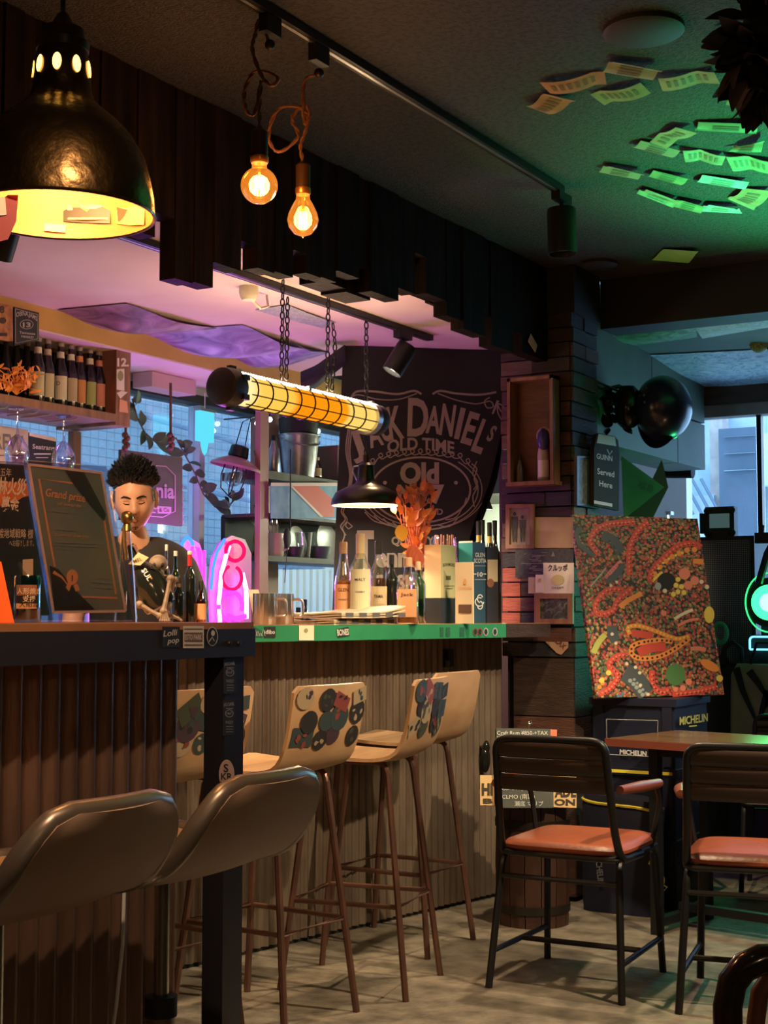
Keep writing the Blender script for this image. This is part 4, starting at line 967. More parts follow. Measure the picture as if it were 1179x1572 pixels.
text(m, 'OLD TIME', 646, 690, 18, bmap, wpx=103, bold=.03, arc=lambda x: x * x * .0022, skew=.02)
text(m, 'Old', 644, 741, 30, bmap, wpx=60, bold=.05); text(m, 'No.7', 646, 771, 26, bmap, wpx=72, bold=.05); text(m, 'BRAND', 658, 790, 9, bmap, wpx=44, bold=.03)
text(m, 'QUALITY', 634, 836, 12, bmap, wpx=66, bold=.04); text(m, 'ennessee', 640, 869, 28, bmap, wpx=126, bold=.05); text(m, 'T', 561, 872, 56, bmap, wpx=26, bold=.04); text(m, 'WHISKEY', 612, 905, 22, bmap, wpx=120, bold=.04)
def stroke(pts, w_, n_=6):
    pts = [Vector(p_) for p_ in pts]; sm = []
    for i in range(len(pts) - 1):
        p0_, p1_, p2_, p3_ = pts[max(i - 1, 0)], pts[i], pts[i + 1], pts[min(i + 2, len(pts) - 1)]
        for j in range(n_):
            s_ = j / n_; sm.append(.5 * ((2 * p1_) + (p2_ - p0_) * s_ + (2 * p0_ - 5 * p1_ + 4 * p2_ - p3_) * s_ ** 2 + (3 * p1_ - p0_ - 3 * p2_ + p3_) * s_ ** 3))
    sm.append(pts[-1]); m.ribbon([(q.x, q.y) for q in sm], w_, bmap)
el = lambda cx_, cy_, rx_, ry_, a0, a1, n_=24: [(cx_ + rx_ * math.cos(math.radians(a0 + (a1 - a0) * i / n_)), cy_ + ry_ * math.sin(math.radians(a0 + (a1 - a0) * i / n_))) for i in range(n_ + 1)]
m.ribbon(el(646, 752, 76, 50, 0, 360, 48), 3, bmap).ribbon(el(648, 752, 86, 56, -50, 175, 30), 1.8, bmap).ribbon(el(648, 752, 92, 61, -40, 160, 30), 1.6, bmap).ribbon(el(646, 750, 100, 64, 20, 150, 24), 1.4, bmap)
for x_ in (591, 700): m.disc(x_, 741, 3, 3, bmap)
stroke([(538, 612), (548, 601), (575, 601), (610, 605), (635, 600), (647, 605)], 3.2); stroke([(538, 612), (550, 606), (580, 613), (612, 613), (640, 604)], 1.8)
stroke([(664, 605), (676, 600), (700, 604), (735, 606), (762, 602)], 3.2); stroke([(672, 604), (700, 614), (730, 620), (752, 616), (757, 624), (748, 626), (744, 616), (752, 610)], 1.8)
stroke([(764, 622), (770, 632), (776, 628), (766, 620), (764, 632), (770, 645)], 2)
lo = []
for i in range(13):
    cx_ = 572 + i * 12.2; cy_ = 703 - 9 * math.sin(PI * i / 12) + (6 if i in (0, 12) else 0)
    lo += [(cx_ - 4, cy_ + 3), (cx_ + 3, cy_), (cx_ + 1, cy_ - 5), (cx_ - 3, cy_ - 2), (cx_ + 2, cy_ + 4)]
stroke(lo, 1.6, 4)
for sgn, bx_ in ((-1, 566), (1, 724)):
    stroke([(bx_, 712), (bx_ + sgn * 8, 720), (bx_ + sgn * 4, 735), (bx_ + sgn * 8, 748), (bx_ + sgn * 2, 762), (bx_ + sgn * 4, 778)], 2); stroke([(bx_ + sgn * 8, 708), (bx_ + sgn * 2, 726), (bx_ + sgn * 9, 740), (bx_ + sgn * 3, 752)], 1.6)
for k_ in range(3): stroke([(536 + k_ * 4, 650 - 10 * k_), (531 + k_ * 3, 690), (537 + k_ * 2, 730), (531 + k_ * 2, 760)], 1.8)
stroke([(530, 770), (524, 785), (530, 797), (523, 808), (529, 820), (525, 834)], 2); stroke([(533, 772), (527, 786), (533, 798), (526, 810), (531, 822)], 1.4)
for a_, b_ in (((533, 801), (541, 808)), ((541, 808), (535, 812)), ((535, 812), (530, 807)), ((530, 807), (533, 801))): m.ribbon([a_, b_], 1.6, bmap)
for k_ in range(4): stroke([(560 + k_ * 14, 786 + k_ * 5), (575 + k_ * 14, 800 + k_ * 4), (600 + k_ * 12, 806 + k_ * 3)], 1.8)
for k_ in range(3): stroke([(672 + k_ * 12, 806 - k_ * 8), (690 + k_ * 10, 808 - k_ * 14), (704 + k_ * 6, 794 - k_ * 15)], 1.6)
build('print', m, m_bi, bn, w=True, fix=False)
# ------------------------------------------------------------------ things behind the bar, along the window
XF = -4.02
hut = T('shelf_hutch', 'dark wooden shelf hutch in front of the window beside the banner', 'shelf', (XF, 6.2, 1.02))
def hz(y): return on_x(465, y, XF).z
def hy(x): return on_x(x, 800, XF).y
m_hut = mat('hutch_brown', (.06, .030, .022), .6, col2=(.035, .018, .014), scale=4)
for nm, ya_, yb_ in (('shelf_board', 730, 742), ('shelf_board', 856, 864), ('shelf_board', 793, 798)):
    build(nm, MB().bx((-4.28, hy(408), hz(yb_)), (XF, hy(600), hz(ya_))), m_hut, hut, w=True)
build('side_post', MB().bx((XF - .03, hy(399), 1.0), (XF, hy(412), 2.2)), MATS['red_brown_window_post'], hut, w=True)
build('back_panel', MB().bx((-4.285, hy(408), hz(858)), (-4.26, hy(600), hz(796))), blackm, hut, w=True)
sill = S('trim_7', MB().bx((-4.3, 2.9, .97), (-3.88, 7.3, 1.0)), m_hut)
build('front_panel', MB().bx((-3.95, 2.9, 0), (-3.92, 7.3, .97)), blackm, sill)
def onshelf(px, y, X): p = on_x(px, y, X); return p
zs1 = hz(730)
p = on_x(458, 725, -4.13); k = (W(0, 1).dot(Vector((p.x, p.y, 0)))) / FPX
m_galv = mat('galvanised_steel', (.42, .41, .42), .35, .9, col2=(.25, .24, .26), scale=12)
bk_ = T('steel_bucket', 'galvanised bucket on the top hutch shelf under the amber tube', 'bucket', (p.x, p.y, zs1))
build('pail', MB().shell([(0, .003), (25 * k, 0), (32 * k, 65 * k), (33.5 * k, 66 * k), (31 * k, 64 * k), (24 * k, .006)], 32, (p.x, p.y, zs1)), m_galv, bk_, w=True)
build('rim', MB().tube([(p.x + 33 * k * math.cos(q * PI / 16), p.y + 33 * k * math.sin(q * PI / 16), zs1 + 66 * k) for q in range(32)], 1.4 * k, 6, closed=True), m_galv, bk_, w=True)
build('handle', MB().tube([(p.x + 33 * k * math.cos(q), p.y + 33 * k * math.sin(q), zs1 + (62 - 14 * math.sin(q - 4.2)) * k) for q in [4.2 + i * PI / 10 for i in range(11)]], 1 * k, 5), m_galv, bk_, w=True)
one('dark_pot', MB().lathe([(0, 66 * k), (29 * k, 66 * k), (30 * k, 72 * k), (31 * k, 92 * k), (26 * k, 95 * k), (0, 95 * k)], 28, (p.x, p.y, zs1 + .001)), blackm, 'black pot stacked inside the galvanised bucket', 'pot', (p.x, p.y, zs1 + 66 * k))
q = on_x(508, 728, -4.12); one('cardboard_box', MB().bx((q.x - .08, q.y - .06, zs1), (q.x + .08, q.y + .12, hz(672))), mat('brown_cardboard', (.16, .09, .07), .8), 'brown cardboard box beside the bucket, half behind the banner', 'box', (q.x, q.y, zs1), smooth=False)
q = on_x(420, 728, -4.10); bottle('grey metal canister beside the galvanised bucket', (q.x, q.y, zs1), .19, .03, 'slope', gl=m_galv, cap=blackm)
q = on_x(487, 728, -4.06); bottle('small bottle with yellow swing tag on the top hutch shelf', (q.x, q.y, zs1), .11, .024, 'slope', gl=g_amb, lab=m_lab, cap=m_lab)
# red and white sloping flag
fpl = Pl((XF + .02, 0, 0), (1, 0, 0)); fg = T('pennant_flag', 'red white and blue diagonal flag strip under the top hutch shelf', 'flag', fpl(465, 742))
build('blue_field', MB().slab([fpl(x, y) for x, y in ((416, 796), (416, 744), (520, 744), (520, 796))], .003, fpl.n), mat('flag_blue', (.14, .30, .48), .7, col2=(.22, .38, .56), scale=15), fg, w=True)
build('red_stripe', MB().ppoly([(448, 745), (487, 745), (514, 770), (512, 794), (497, 794)], fpl, .002), mat('flag_red', (.55, .018, .012), .6), fg, w=True, fix=False)
build('white_edge', MB().ppoly([(444, 745), (448, 745), (497, 794), (492, 794)], fpl, .0025).ppoly([(416, 741), (520, 741), (520, 746), (416, 746)], fpl, .0025), mat('flag_pinkish', (.7, .5, .48), .6), fg, w=True, fix=False)
zs2 = hz(856)
q = on_x(423, 855, -4.09); mg = T('cream_mug', 'cream mug holding cutlery on the middle hutch shelf', 'mug', (q.x, q.y, zs2), YAW)
build('body', MB().lathe([(0, 0), (.036, 0), (.04, .01), (.04, .115), (.036, .115), (.034, .02), (0, .02)], 24), mat('cream_ceramic', (.55, .45, .33), .4), mg)
build('handle', MB().tube([(.038, 0, .09), (.06, 0, .085), (.06, 0, .04), (.038, 0, .03)], .006), MATS['cream_ceramic'], mg)
for i in range(3): one('spoon', MB().tube([(q.x - .01 + .008 * i, q.y + .01 * i, zs2 + .03), (q.x - .035 + .012 * i, q.y - .02 + .02 * i, zs2 + .17)], .003).sph((q.x - .037 + .012 * i, q.y - .022 + .02 * i, zs2 + .175), (.008, .012, .02)), steel, ('left', 'middle', 'right')[i] + ' steel spoon standing in the cream mug', 'spoon', (q.x, q.y, zs2 + .03), 'spoons in the cream mug')
for px_, r_, lb in ((452, .085, 'left pale plate leaning at the back of the hutch shelf'), (498, .10, 'right pale plate leaning at the back of the hutch shelf')):
    q = on_x(px_, 856, -4.20); Mx = Matrix.Translation(Vector((q.x, q.y, zs2 + r_))) @ Matrix.Rotation(PI / 2 - .12, 4, 'Y')
    one('plate', MB().lathe([(0, 0), (r_ * .6, 0), (r_, .014), (r_, .018), (r_ * .6, .006), (0, .006)], 32, M=Mx), mat('pale_ceramic', (.26, .21, .21), .35), lb, 'plate', (q.x, q.y, zs2), 'plates on the hutch')
for px_, r_, h_, mt, lb in ((466, .045, .13, g_clear, 'clear tumbler in the middle of the hutch shelf'), (452, .05, .055, mat('dark_bowl', (.06, .05, .06), .4), 'dark bowl in front of the left plate'), (490, .062, .065, mat('grey_bowl', (.09, .11, .11), .4), 'dark green bowl in front of the right plate')):
    q = on_x(px_, 856, -4.08); one('tumbler' if h_ > .1 else 'bowl', MB().shell([(0, .003), (r_ * .75, 0), (r_, h_), (r_ * .94, h_), (r_ * .7, .008), (0, .008)], 24, (q.x, q.y, zs2)), mt, lb, 'glass' if h_ > .1 else 'bowl', (q.x, q.y, zs2))
for i, (px_, H_, R_) in enumerate(((446, .20, .028), (458, .19, .03), (468, .23, .028), (493, .17, .026), (503, .15, .03))):
    q = on_x(px_, 950, -4.05); bottle('dark bottle silhouetted against the bright window, %s' % ('leftmost of the five', 'second of the five from the left', 'tallest of the five', 'fourth of the five from the left', 'rightmost of the five by the banner')[i], (q.x, q.y, 1.0), H_, R_, 'round', gl=g_dark, group='bottles on the sill under the hutch')
ck = on_x(446, 690, XF + .03); one('hanging_ladle', MB().tube([ck, (ck.x, ck.y, on_x(441, 815, XF + .03).z)], .003).sph(on_x(441, 826, XF + .03), (.012, .03, .05)).tube([on_x(441, 840, XF + .03), on_x(437, 895, XF + .03)], .002), blackm, 'thin black ladle hanging down in front of the hutch', 'ladle', ck)
# neon sign
NX = -3.98; npl = Pl((NX, 0, 0), (1, 0, 0)); nb = npl(352, 950)
ns = T('neon_sign', 'pink and blue neon sign of stacked loops glowing on the window sill', 'neon sign', (nb.x, nb.y, 1.0))
bp = [(326, 998), (322, 900), (326, 858), (338, 832), (356, 822), (376, 828), (386, 850), (386, 998)]
build('backing', MB().slab([npl(x, y, -.03) for x, y in bp], .012, (1, 0, 0)), mat('neon_backing', (.55, .22, .50), .3), ns, w=True)
n_pink = emi('neon_magenta', (1.0, .012, .50), 7); n_red = emi('neon_red', (1.0, .004, .06), 2.2); n_blue = emi('neon_blue', (.015, .07, 1.0), 6); n_white = emi('neon_pink_white', (1.0, .22, .75), 5)
def ntube(nm, pts, r_, mt, e=0.0, closed=False):
    pts = [npl(x, y, e) for x, y in pts]; build(nm, MB().tube(pts, r_, 8, closed), mt, ns, w=True)
ntube('red_tube', el(361, 846, 14, 15, 0, 360, 20)[:-1], .009, n_red, 0, True)
ntube('pink_tube', el(356, 887, 15, 18, -60, 250, 20), .008, n_red, .004)
ntube('pink_tube', el(354, 930, 18, 22, 90, 380, 20), .010, n_pink, 0)
ntube('pink_tube', [(338, 960), (336, 925), (340, 880), (348, 850), (352, 838)], .010, n_white)
ntube('pink_tube', [(372, 880), (378, 905), (378, 950)], .011, n_white)
ntube('pink_tube', [(350, 945), (362, 950), (376, 946)], .012, n_pink)
ntube('blue_tube', [(324, 905), (327, 872), (333, 848), (345, 828)], .007, n_blue, .006)
# second neon: blue arch with pink plume
ns2 = T('neon_arch', 'blue arched neon tube with pink plume left of the loop sign', 'neon sign', npl(290, 950)); ns_keep = ns; ns = ns2
build('backing', MB().slab([npl(x, y, -.03) for x, y in ((276, 998), (276, 850), (288, 824), (306, 834), (316, 860), (316, 998))], .01, (1, 0, 0)), MATS['neon_backing'], ns2, w=True)
ntube('blue_tube', [(278, 896), (276, 860), (280, 834), (288, 824), (295, 832), (297, 845)], .008, n_blue)
ntube('pink_tube', [(298, 900), (292, 862), (296, 838), (304, 842), (308, 870), (306, 905)], .008, n_pink)
ntube('pink_tube', [(310, 925), (313, 880), (314, 845)], .006, n_pink)
light('neon_glow', 'POINT', npl(352, 880, .22), 8, (1.0, .14, .55), ns_keep, .06)
light('neon_glow', 'POINT', npl(292, 860, .12), 13, (.45, .10, 1.0), ns2, .06)
# ------------------------------------------------------------------ top left bottle shelf
SX = -3.965
sh = T('wall_shelf', 'wooden box shelf of beer bottles under the ochre soffit', 'shelf', (SX, 4.4, 1.95))
sy1 = on_x(178, 600, SX).y; sy2 = on_x(200, 600, SX).y; zb_ = on_x(85, 619, SX).z
build('bottom_board', MB().bx((-4.29, 2.6, zb_ - .032), (SX, sy1, zb_)), warmwood, sh, w=True)
build('end_board', MB().bx((-4.29, sy1, zb_ - .045), (SX, sy2, 2.235)), warmwood, sh, w=True)
build('back_board', MB().bx((-4.295, 2.6, zb_), (-4.28, sy1, 2.235)), blackm, sh, w=True)
spl = Pl((SX + .001, 0, 0), (1, 0, 0)); m = MB(); text(m, '12.', 189, 562, 12, spl, bold=.04); build('lettering', m, cream, sh, w=True, fix=False)
o_ = build('sticker', MB().ppoly([(179, 567), (191, 566), (191, 600), (179, 598)], spl, .001), cream, sh, w=True, fix=False); build('print', MB().disc(185, 577, 4.5, 8, spl, .002, 14), mat('sticker_olive', (.3, .28, .12), .6), o_, w=True, fix=False)
build('sticker', MB().ppoly([(179, 603), (187, 600), (196, 602), (185, 612)], spl, .001), cream, sh, w=True, fix=False); build('sticker', MB().ppoly([(184, 613), (195, 616), (197, 634), (183, 632)], spl, .001), m_labo, sh, w=True, fix=False)
lm = [mat('beer_label_%d' % i, c_, .6) for i, c_ in enumerate([(.62, .58, .36), (.74, .70, .50), (.55, .45, .28), (.66, .30, .10), (.40, .46, .16), (.62, .24, .16)])]
for i, px_ in enumerate((57, 72, 92, 108, 121, 137, 151)):
    q = on_x(px_, 615, -4.05); nm_ = ('grey', 'cream', 'tall cream', 'tan', 'orange', 'yellow green', 'red and cream')[i]
    bb_ = bottle('dark beer bottle with %s label in the front row on the wooden shelf' % nm_, (q.x, q.y, zb_), .262, .031, 'beer', gl=g_dark, lab=lm[(0, 0, 1, 2, 3, 4, 5)[i]], labz=(.12, .48), labw=1.25, cap=mat('crown_cap', (.5, .45, .4), .4, .6), caplen=.06, group='beer bottles on the wooden shelf', text_=[('D', .6, .5, .4)] if i == 2 else None)
    build('neck_label', MB().shell([(.0160, .195), (.0142, .225)], 16), lm[(1, 2, 1, 1, 3, 1, 5)[i]], bb_)
for i, px_ in enumerate((8, 24, 40, 64, 82, 100, 114, 129)):
    q = on_x(px_, 605, -4.17); bottle('plain dark beer bottle in the back row, %s' % ('at the left picture edge', 'behind the orange sprays, left', 'behind the orange sprays, right', 'behind the grey label', 'behind the cream label', 'behind the tan label', 'behind the orange label', 'behind the yellow green label')[i], (q.x, q.y, zb_), .265, .031, 'beer', gl=g_dark, cap=mat('crown_cap_rust', (.35, .2, .15), .4, .6), caplen=.06, group='back row beer bottles')
of = T('orange_sprays', 'bright orange dried flower sprays lying on the bottle shelf', 'plant', on_x(30, 600, -4.0)); r2 = random.Random(4)
m_os = mat('orange_spray', (.95, .34, .05), .6)
for i in range(26):
    a_ = on_x(r2.uniform(-25, 62), r2.uniform(560, 602), -4.0 + r2.uniform(-.03, .05)); b0 = on_x(25, 606, -4.0); b_ = MB().tube([b0, b0.lerp(a_, .5) + Vector((0, 0, .02)), a_], .0016, 5)
    for j in range(5):
        c_ = b0.lerp(a_, .45 + .13 * j); b_.add(leaf_mb(c_, Vector((r2.uniform(-1, 1), r2.uniform(-1, 1), r2.uniform(.1, 1))), Vector((1, 0, .2)), .03, .006).v, leaf_mb(c_, Vector((0, 0, 1)), Vector((1, 0, .2)), .03, .006).f)
    build('spray', b_, m_os, of, w=True, fix=False)
# signs on the soffit
sp2 = Pl((-3.93, 0, 0), (1, 0, 0))
def sign(name, label, corners, mp, base, th=.006, cat='sign'):
    t = T(name, label, cat, mp(*corners[0])); build('board', MB().slab([mp(x, y) for x, y in corners], th, mp.n), base, t, w=True, smooth=False); return t
t = sign('tin_sign', 'black tin sign numbered 13 on the ochre soffit', [(22, 531), (60, 522), (60, 480), (22, 471)][::-1], sp2, st_k)
m = MB(); text(m, 'OBINA.JAMS', 41, 487, 7, sp2, wpx=32, bold=.02, arc=lambda x: x * x * .02 - 2, skew=.2); text(m, '13', 41, 502, 7, sp2, wpx=12, bold=.04); m.ribbon(el(41, 498, 10, 7, 0, 360, 20), .8, sp2); text(m, 'Tennessee', 42, 513, 3.5, sp2, wpx=24, bold=.02, skew=.1); text(m, 'WHISKEY', 42, 519, 3.5, sp2, wpx=20, bold=.02, skew=.1); m.ribbon([(24, 474), (58, 483), (58, 520), (24, 527), (24, 474)], .8, sp2)
build('lettering', m, mat('sign_silver', (.45, .42, .38), .5), t, w=True, fix=False)
t = sign('paper_poster', 'orange printed poster left of the black tin sign', [(-20, 520), (20, 524), (19, 470), (-20, 460)], sp2, mat('orange_poster', (.55, .26, .09), .7, col2=(.32, .13, .05), scale=40))
m = MB(); text(m, '8', 3, 480, 10, sp2, bold=.05); m.ppoly(rect(-15, 511, 11, 516), sp2); m.disc(4, 492, 6, 5, sp2); build('lettering', m, mat('brown_ink', (.07, .03, .015), .7), t, w=True, fix=False)
# hanging wine glasses
m_pg = glass('violet_tinted_glass', (.88, .84, .96), .22)
for i, (px_, yt, lb) in enumerate(((27, 628, 'upside down wine glass hanging under the shelf, at the left edge'), (98, 640, 'upside down wine glass hanging under the shelf, beside the wooden shelf end'))):
    q = on_x(px_, yt, -4.02); k = .0025; z1 = zb_ - .035
    t = T('wine_glass', lb, 'glass', (q.x, q.y, z1), 0, 'hanging wine glasses')
    build('foot', MB().lathe([(0, 0), (.033, 0), (.033, -.003), (.006, -.008), (0, -.008)], 28), m_pg, t)
    build('stem', MB().lathe([(.005, -.008), (.004, -.08), (.007, -.10)], 14), m_pg, t)
    build('bowl', MB().shell([(.006, -.098), (.025, -.115), (.044, -.15), (.048, -.18), (.040, -.21), (.038, -.21), (.045, -.18)], 28), m_pg, t)
m = T('glass_rack', 'wire glass rack screwed under the bottle shelf', 'rack', (SX - .1, 3.9, zb_ - .05))
for px_ in (8, 55, 75, 115): q = on_x(px_, 640, SX - .05); build('wire', MB().tube([(q.x - .15, q.y, zb_ - .04), (q.x, q.y, zb_ - .04), (q.x + .02, q.y, zb_ - .03)], .003), mat('brass_wire', (.5, .3, .15), .4, .7), m, w=True)
# signs standing behind, on the window
sp3 = Pl((-4.2, 0, 0), (1, 0, 0))
t = sign('brewery_sign', 'cream sign with tall letters behind the hanging glass at left', [(-30, 722), (43, 722), (43, 660), (-30, 648)], sp3, mat('sign_cream', (.55, .48, .30), .6)); m = MB(); text(m, 'BREW', 8, 690, 24, sp3, wpx=56, bold=.02, skew=.12); m.ppoly(rect(-20, 698, 36, 700), sp3); build('lettering', m, mat('grey_ink', (.18, .16, .13), .7), t, w=True, fix=False)
t = sign('dark_poster', 'dark poster with pale script between the hanging glasses', [(45, 722), (86, 722), (86, 672), (45, 664)], sp3, st_k); m = MB(); text(m, 'Seatrang', 67, 690, 7, sp3, wpx=34, bold=.02, skew=.08); m.ppoly(rect(52, 696, 78, 698), sp3).ppoly(rect(55, 702, 74, 703), sp3); build('lettering', m, st_w, t, w=True, fix=False); build('top_edge', MB().ppoly([(45, 664), (86, 672), (86, 678), (45, 669)], sp3, .002), cream, t, w=True, fix=False)
one('window_prop', MB().bx((on_x(104, 700, -4.25).x, on_x(104, 700, -4.25).y, 1.0), (-4.22, on_x(116, 700, -4.25).y, zb_ - .05)), mat('rust_post', (.22, .09, .05), .6), 'rust brown prop under the bottle shelf by the window', 'post', (-4.25, on_x(104, 700, -4.25).y, 1.0))
# wooden hanging sign behind the bartender
sp4 = Pl((-4.02, 0, 0), (1, 0, 0))
t = sign('hanging_wood_sign', 'maroon wooden sign hung on ropes behind the bartender', [(186, 690), (280, 702), (280, 808), (186, 798)][::-1], sp4, mat('maroon_wood', (.06, .03, .035), .6, col2=(.04, .02, .025), scale=5), .015)
m = MB(); text(m, 'nia', 254, 764, 22, sp4, wpx=28, bold=.03, skew=.06); m.ribbon([(200, 712), (255, 716), (269, 730), (269, 785), (250, 794), (200, 790)], 1.6, sp4); m.ppoly([(215, 775), (263, 778), (263, 789), (215, 787)], sp4); build('lettering', m, mat('faded_pink_paint', (.28, .23, .22), .7), t, w=True, fix=False)
m = MB(); text(m, 'dog & Co', 246, 786, 6, sp4, wpx=28, bold=.01, e=.004); build('small_lettering', m, mat('maroon_ink', (.10, .03, .03), .7), t, w=True, fix=False)
for px_, yt in ((193, 640), (262, 588)):
    a_, b_ = sp4(px_, yt), sp4(px_, 694); build('rope', MB().tube([a_, b_], .006), m_cord, t, w=True)
    k_ = MB(); 
    for j in range(5): k_.sph(sp4(px_, 668 + j * 5) + Vector((.004 * (j % 2), .008 * (j % 2) - .004, 0)), .014, 8, 6)
    build('knot', k_, m_cord, t, w=True)
b_ = MB()
for j in range(7): b_.bx(sp4(279, 745 + j * 9, -.01), sp4(282, 750 + j * 9, -.004))
build('carved_edge', b_, MATS['faded_pink_paint'], t, w=True)
# rolled blind head above the window
one('window_blind', MB().bx((-4.28, on_x(204, 580, -4.28).y, 2.165), (-4.17, on_x(272, 600, -4.28).y, 2.232)), mat('pink_blind', (.55, .35, .38), .6), 'pale blind head above the window beside the shelf', 'blind', (-4.22, on_x(204, 580, -4.28).y, 2.165))
# ivy
m_ivy = mat('ivy_leaf', (.10, .19, .09), .5, col2=(.06, .12, .07), scale=20)
def vine(label, path, n_, X, spread, seed):
    r_ = random.Random(seed); pts = [on_x(x, y, X) for x, y in path]; t = T('ivy_vine', label, 'plant', pts[0]); build('stem', MB().tube(pts, .004, 5), mat('vine_stem', (.12, .10, .06), .7), t, w=True)
    for i in range(n_):
        s_ = (i + .5) / n_ * (len(pts) - 1); j = int(s_); b_ = pts[j].lerp(pts[j + 1], s_ - j); dv = Vector((r_.uniform(.0, .5), r_.uniform(-1, 1), r_.uniform(-.7, .7)))
        L_ = r_.uniform(.055, .085) * spread; build('leaf', leaf_mb(b_, dv, Vector((1, 0, .3)), L_, L_ * .34), m_ivy, t, w=True, fix=False)
vine('green ivy sprig growing at the window beside the wooden shelf end', [(203, 612), (210, 640), (222, 664), (240, 680), (262, 696)], 14, -4.22, 1.1, 1)
vine('ivy trailing across the window between the wood sign and the caged lantern', [(270, 672), (285, 700), (300, 728), (312, 758), (330, 778), (352, 776), (366, 760)], 20, -4.22, 1.0, 2)
vine('ivy climbing the red window post', [(402, 660), (396, 700), (398, 760), (392, 812), (390, 830)], 9, -4.18, .8, 3)
# enamel lantern and a glowing panel imitating a cyan window reflection
lx = -4.12; a_ = on_x(362, 715, lx); k = (W(0, 1).dot(Vector((a_.x, a_.y, 0)))) / FPX
ln = T('caged_lantern', 'small tilted enamel lantern with wire cage hanging at the window', 'lantern', a_)
M = Matrix.Translation(a_) @ Matrix.Rotation(.22, 4, W(0, 1))
build('shade', MB().shell([(40 * k, -4 * k), (39 * k, 0), (24 * k, 9 * k), (12 * k, 14 * k), (11 * k, 14 * k)], 32, M=M), mat('lantern_enamel', (.42, .20, .24), .4), ln, w=True)
build('cap', MB().lathe([(14 * k, 13 * k), (16 * k, 15 * k), (14 * k, 30 * k), (10 * k, 32 * k), (0, 32 * k)], 20, M=M), black, ln, w=True)
build('glass', MB().shell([(12 * k, 8 * k), (14 * k, -10 * k), (12 * k, -28 * k), (0, -34 * k)], 20, M=M), g_clear, ln, w=True)
for i in range(4):
    q = i * PI / 2 + .5; c_, s_ = math.cos(q), math.sin(q)
    build('cage_wire', MB().tube([M @ Vector((16 * k * c_, 16 * k * s_, 5 * k)), M @ Vector((19 * k * c_, 19 * k * s_, -18 * k)), M @ Vector((15 * k * c_, 15 * k * s_, -38 * k)), M @ Vector((0, 0, -48 * k))], 1.1 * k, 5), black, ln, w=True)
build('bail', MB().tube([M @ Vector((0, -12 * k, 28 * k)), M @ Vector((0, -8 * k, 68 * k)), on_x(385, 642, lx), M @ Vector((0, 10 * k, 60 * k)), M @ Vector((0, 12 * k, 28 * k))], .9 * k, 5), black, ln, w=True)
a_ = on_x(390, 640, lx); build('hook', MB().tube([on_x(385, 642, lx), a_, Vector((-4.3, a_.y, a_.z))], 1.2 * k, 5), black, ln, w=True)
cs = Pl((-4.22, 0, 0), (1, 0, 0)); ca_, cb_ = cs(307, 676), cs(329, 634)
stt = T('cyan_reflection', 'glowing cyan panel imitating a reflection in the window', 'light', (ca_.x, (ca_.y + cb_.y) / 2, ca_.z)); build('reflection_panel', MB().bx((-4.25, ca_.y, ca_.z), (-4.22, cb_.y, cb_.z)), emi('cyan_reflection_glow', (.12, .75, .95), .9), stt, w=True)  # emissive panel stands in for a cyan reflection in the glass
build('reflection_tail', MB().lathe([(0, 0), (.012, .02), (.018, .05), (.02, .07)], 10, (-4.235, (ca_.y + cb_.y) / 2, ca_.z - .068)), MATS['cyan_reflection_glow'], stt, w=True); build('reflection_frame', MB().bx((-4.255, ca_.y - .005, cb_.z), (-4.215, cb_.y + .005, cb_.z + .012)), steel, stt, w=True)
build('cord', MB().tube([(-4.235, (ca_.y + cb_.y) / 2, cb_.z), (-4.235, (ca_.y + cb_.y) / 2, 2.2)], .002), whitep, stt, w=True)  # frame and cord are invented to hang the reflection panel
# string of white lights near the hutch
for i, (x, y) in enumerate(((395, 650), (402, 668), (408, 655), (414, 644), (480, 650), (488, 662), (484, 676), (478, 640))):
    q = on_x(x, y, -4.2); t = T('fairy_light', 'small pale blue fairy light by the %s, %s' % (('red window post' if i < 4 else 'galvanised bucket'), ('leftmost', 'lowest', 'second from the right', 'topmost', 'second from the top', 'rightmost', 'lowest', 'topmost')[i]), 'light', q, 0, 'fairy lights'); build('bulb', MB().sph((0, 0, 0), .014, 10, 7), emi('fairy_glow', (.6, .9, 1.0), 3.0), t); build('leaf_clip', MB().lathe([(.006, .012), (.004, .03)], 8), black, t)
# ceiling posters over the bar
def sheet(label, quad, Z, sag, m_, name='ceiling_poster', n=12, curl=0):
    c_ = [(Z(x, y) if isinstance(Z, Pl) else on_z(x, y, Z)) for x, y in quad]
    def f(u, v):
        p_ = c_[0].lerp(c_[1], u).lerp(c_[3].lerp(c_[2], u), v); return p_ + Vector((0, 0, -.004 - sag * (math.sin(PI * v) ** 2) * (.4 + .6 * math.sin(PI * u)) - curl * ((2 * v - 1) ** 4)))
    return one(name, MB().grid(f, n, n, .0015), m_, label, 'poster', c_[0])
def art_mat(nm, cols, scale, dist=1.5):
    m = mat(nm, cols[0], .45); nt = m.node_tree; N = nt.nodes; L = nt.links
    tc = N.new('ShaderNodeTexCoord'); nz = N.new('ShaderNodeTexNoise'); nz.inputs['Scale'].default_value = scale; nz.inputs['Detail'].default_value = 6; nz.inputs['Distortion'].default_value = dist
    L.new(tc.outputs['Object'], nz.inputs[0]); rp = N.new('ShaderNodeValToRGB'); L.new(nz.outputs[0], rp.inputs[0]); e = rp.color_ramp.elements
    e[0].position = .3; e[0].color = (*cols[0], 1); e[1].position = .7; e[1].color = (*cols[-1], 1)
    for i, c_ in enumerate(cols[1:-1]): q = e.new(.3 + .4 * (i + 1) / (len(cols) - 1)); q.color = (*c_, 1)
    L.new(rp.outputs[0], N['Principled BSDF'].inputs['Base Color']); return m
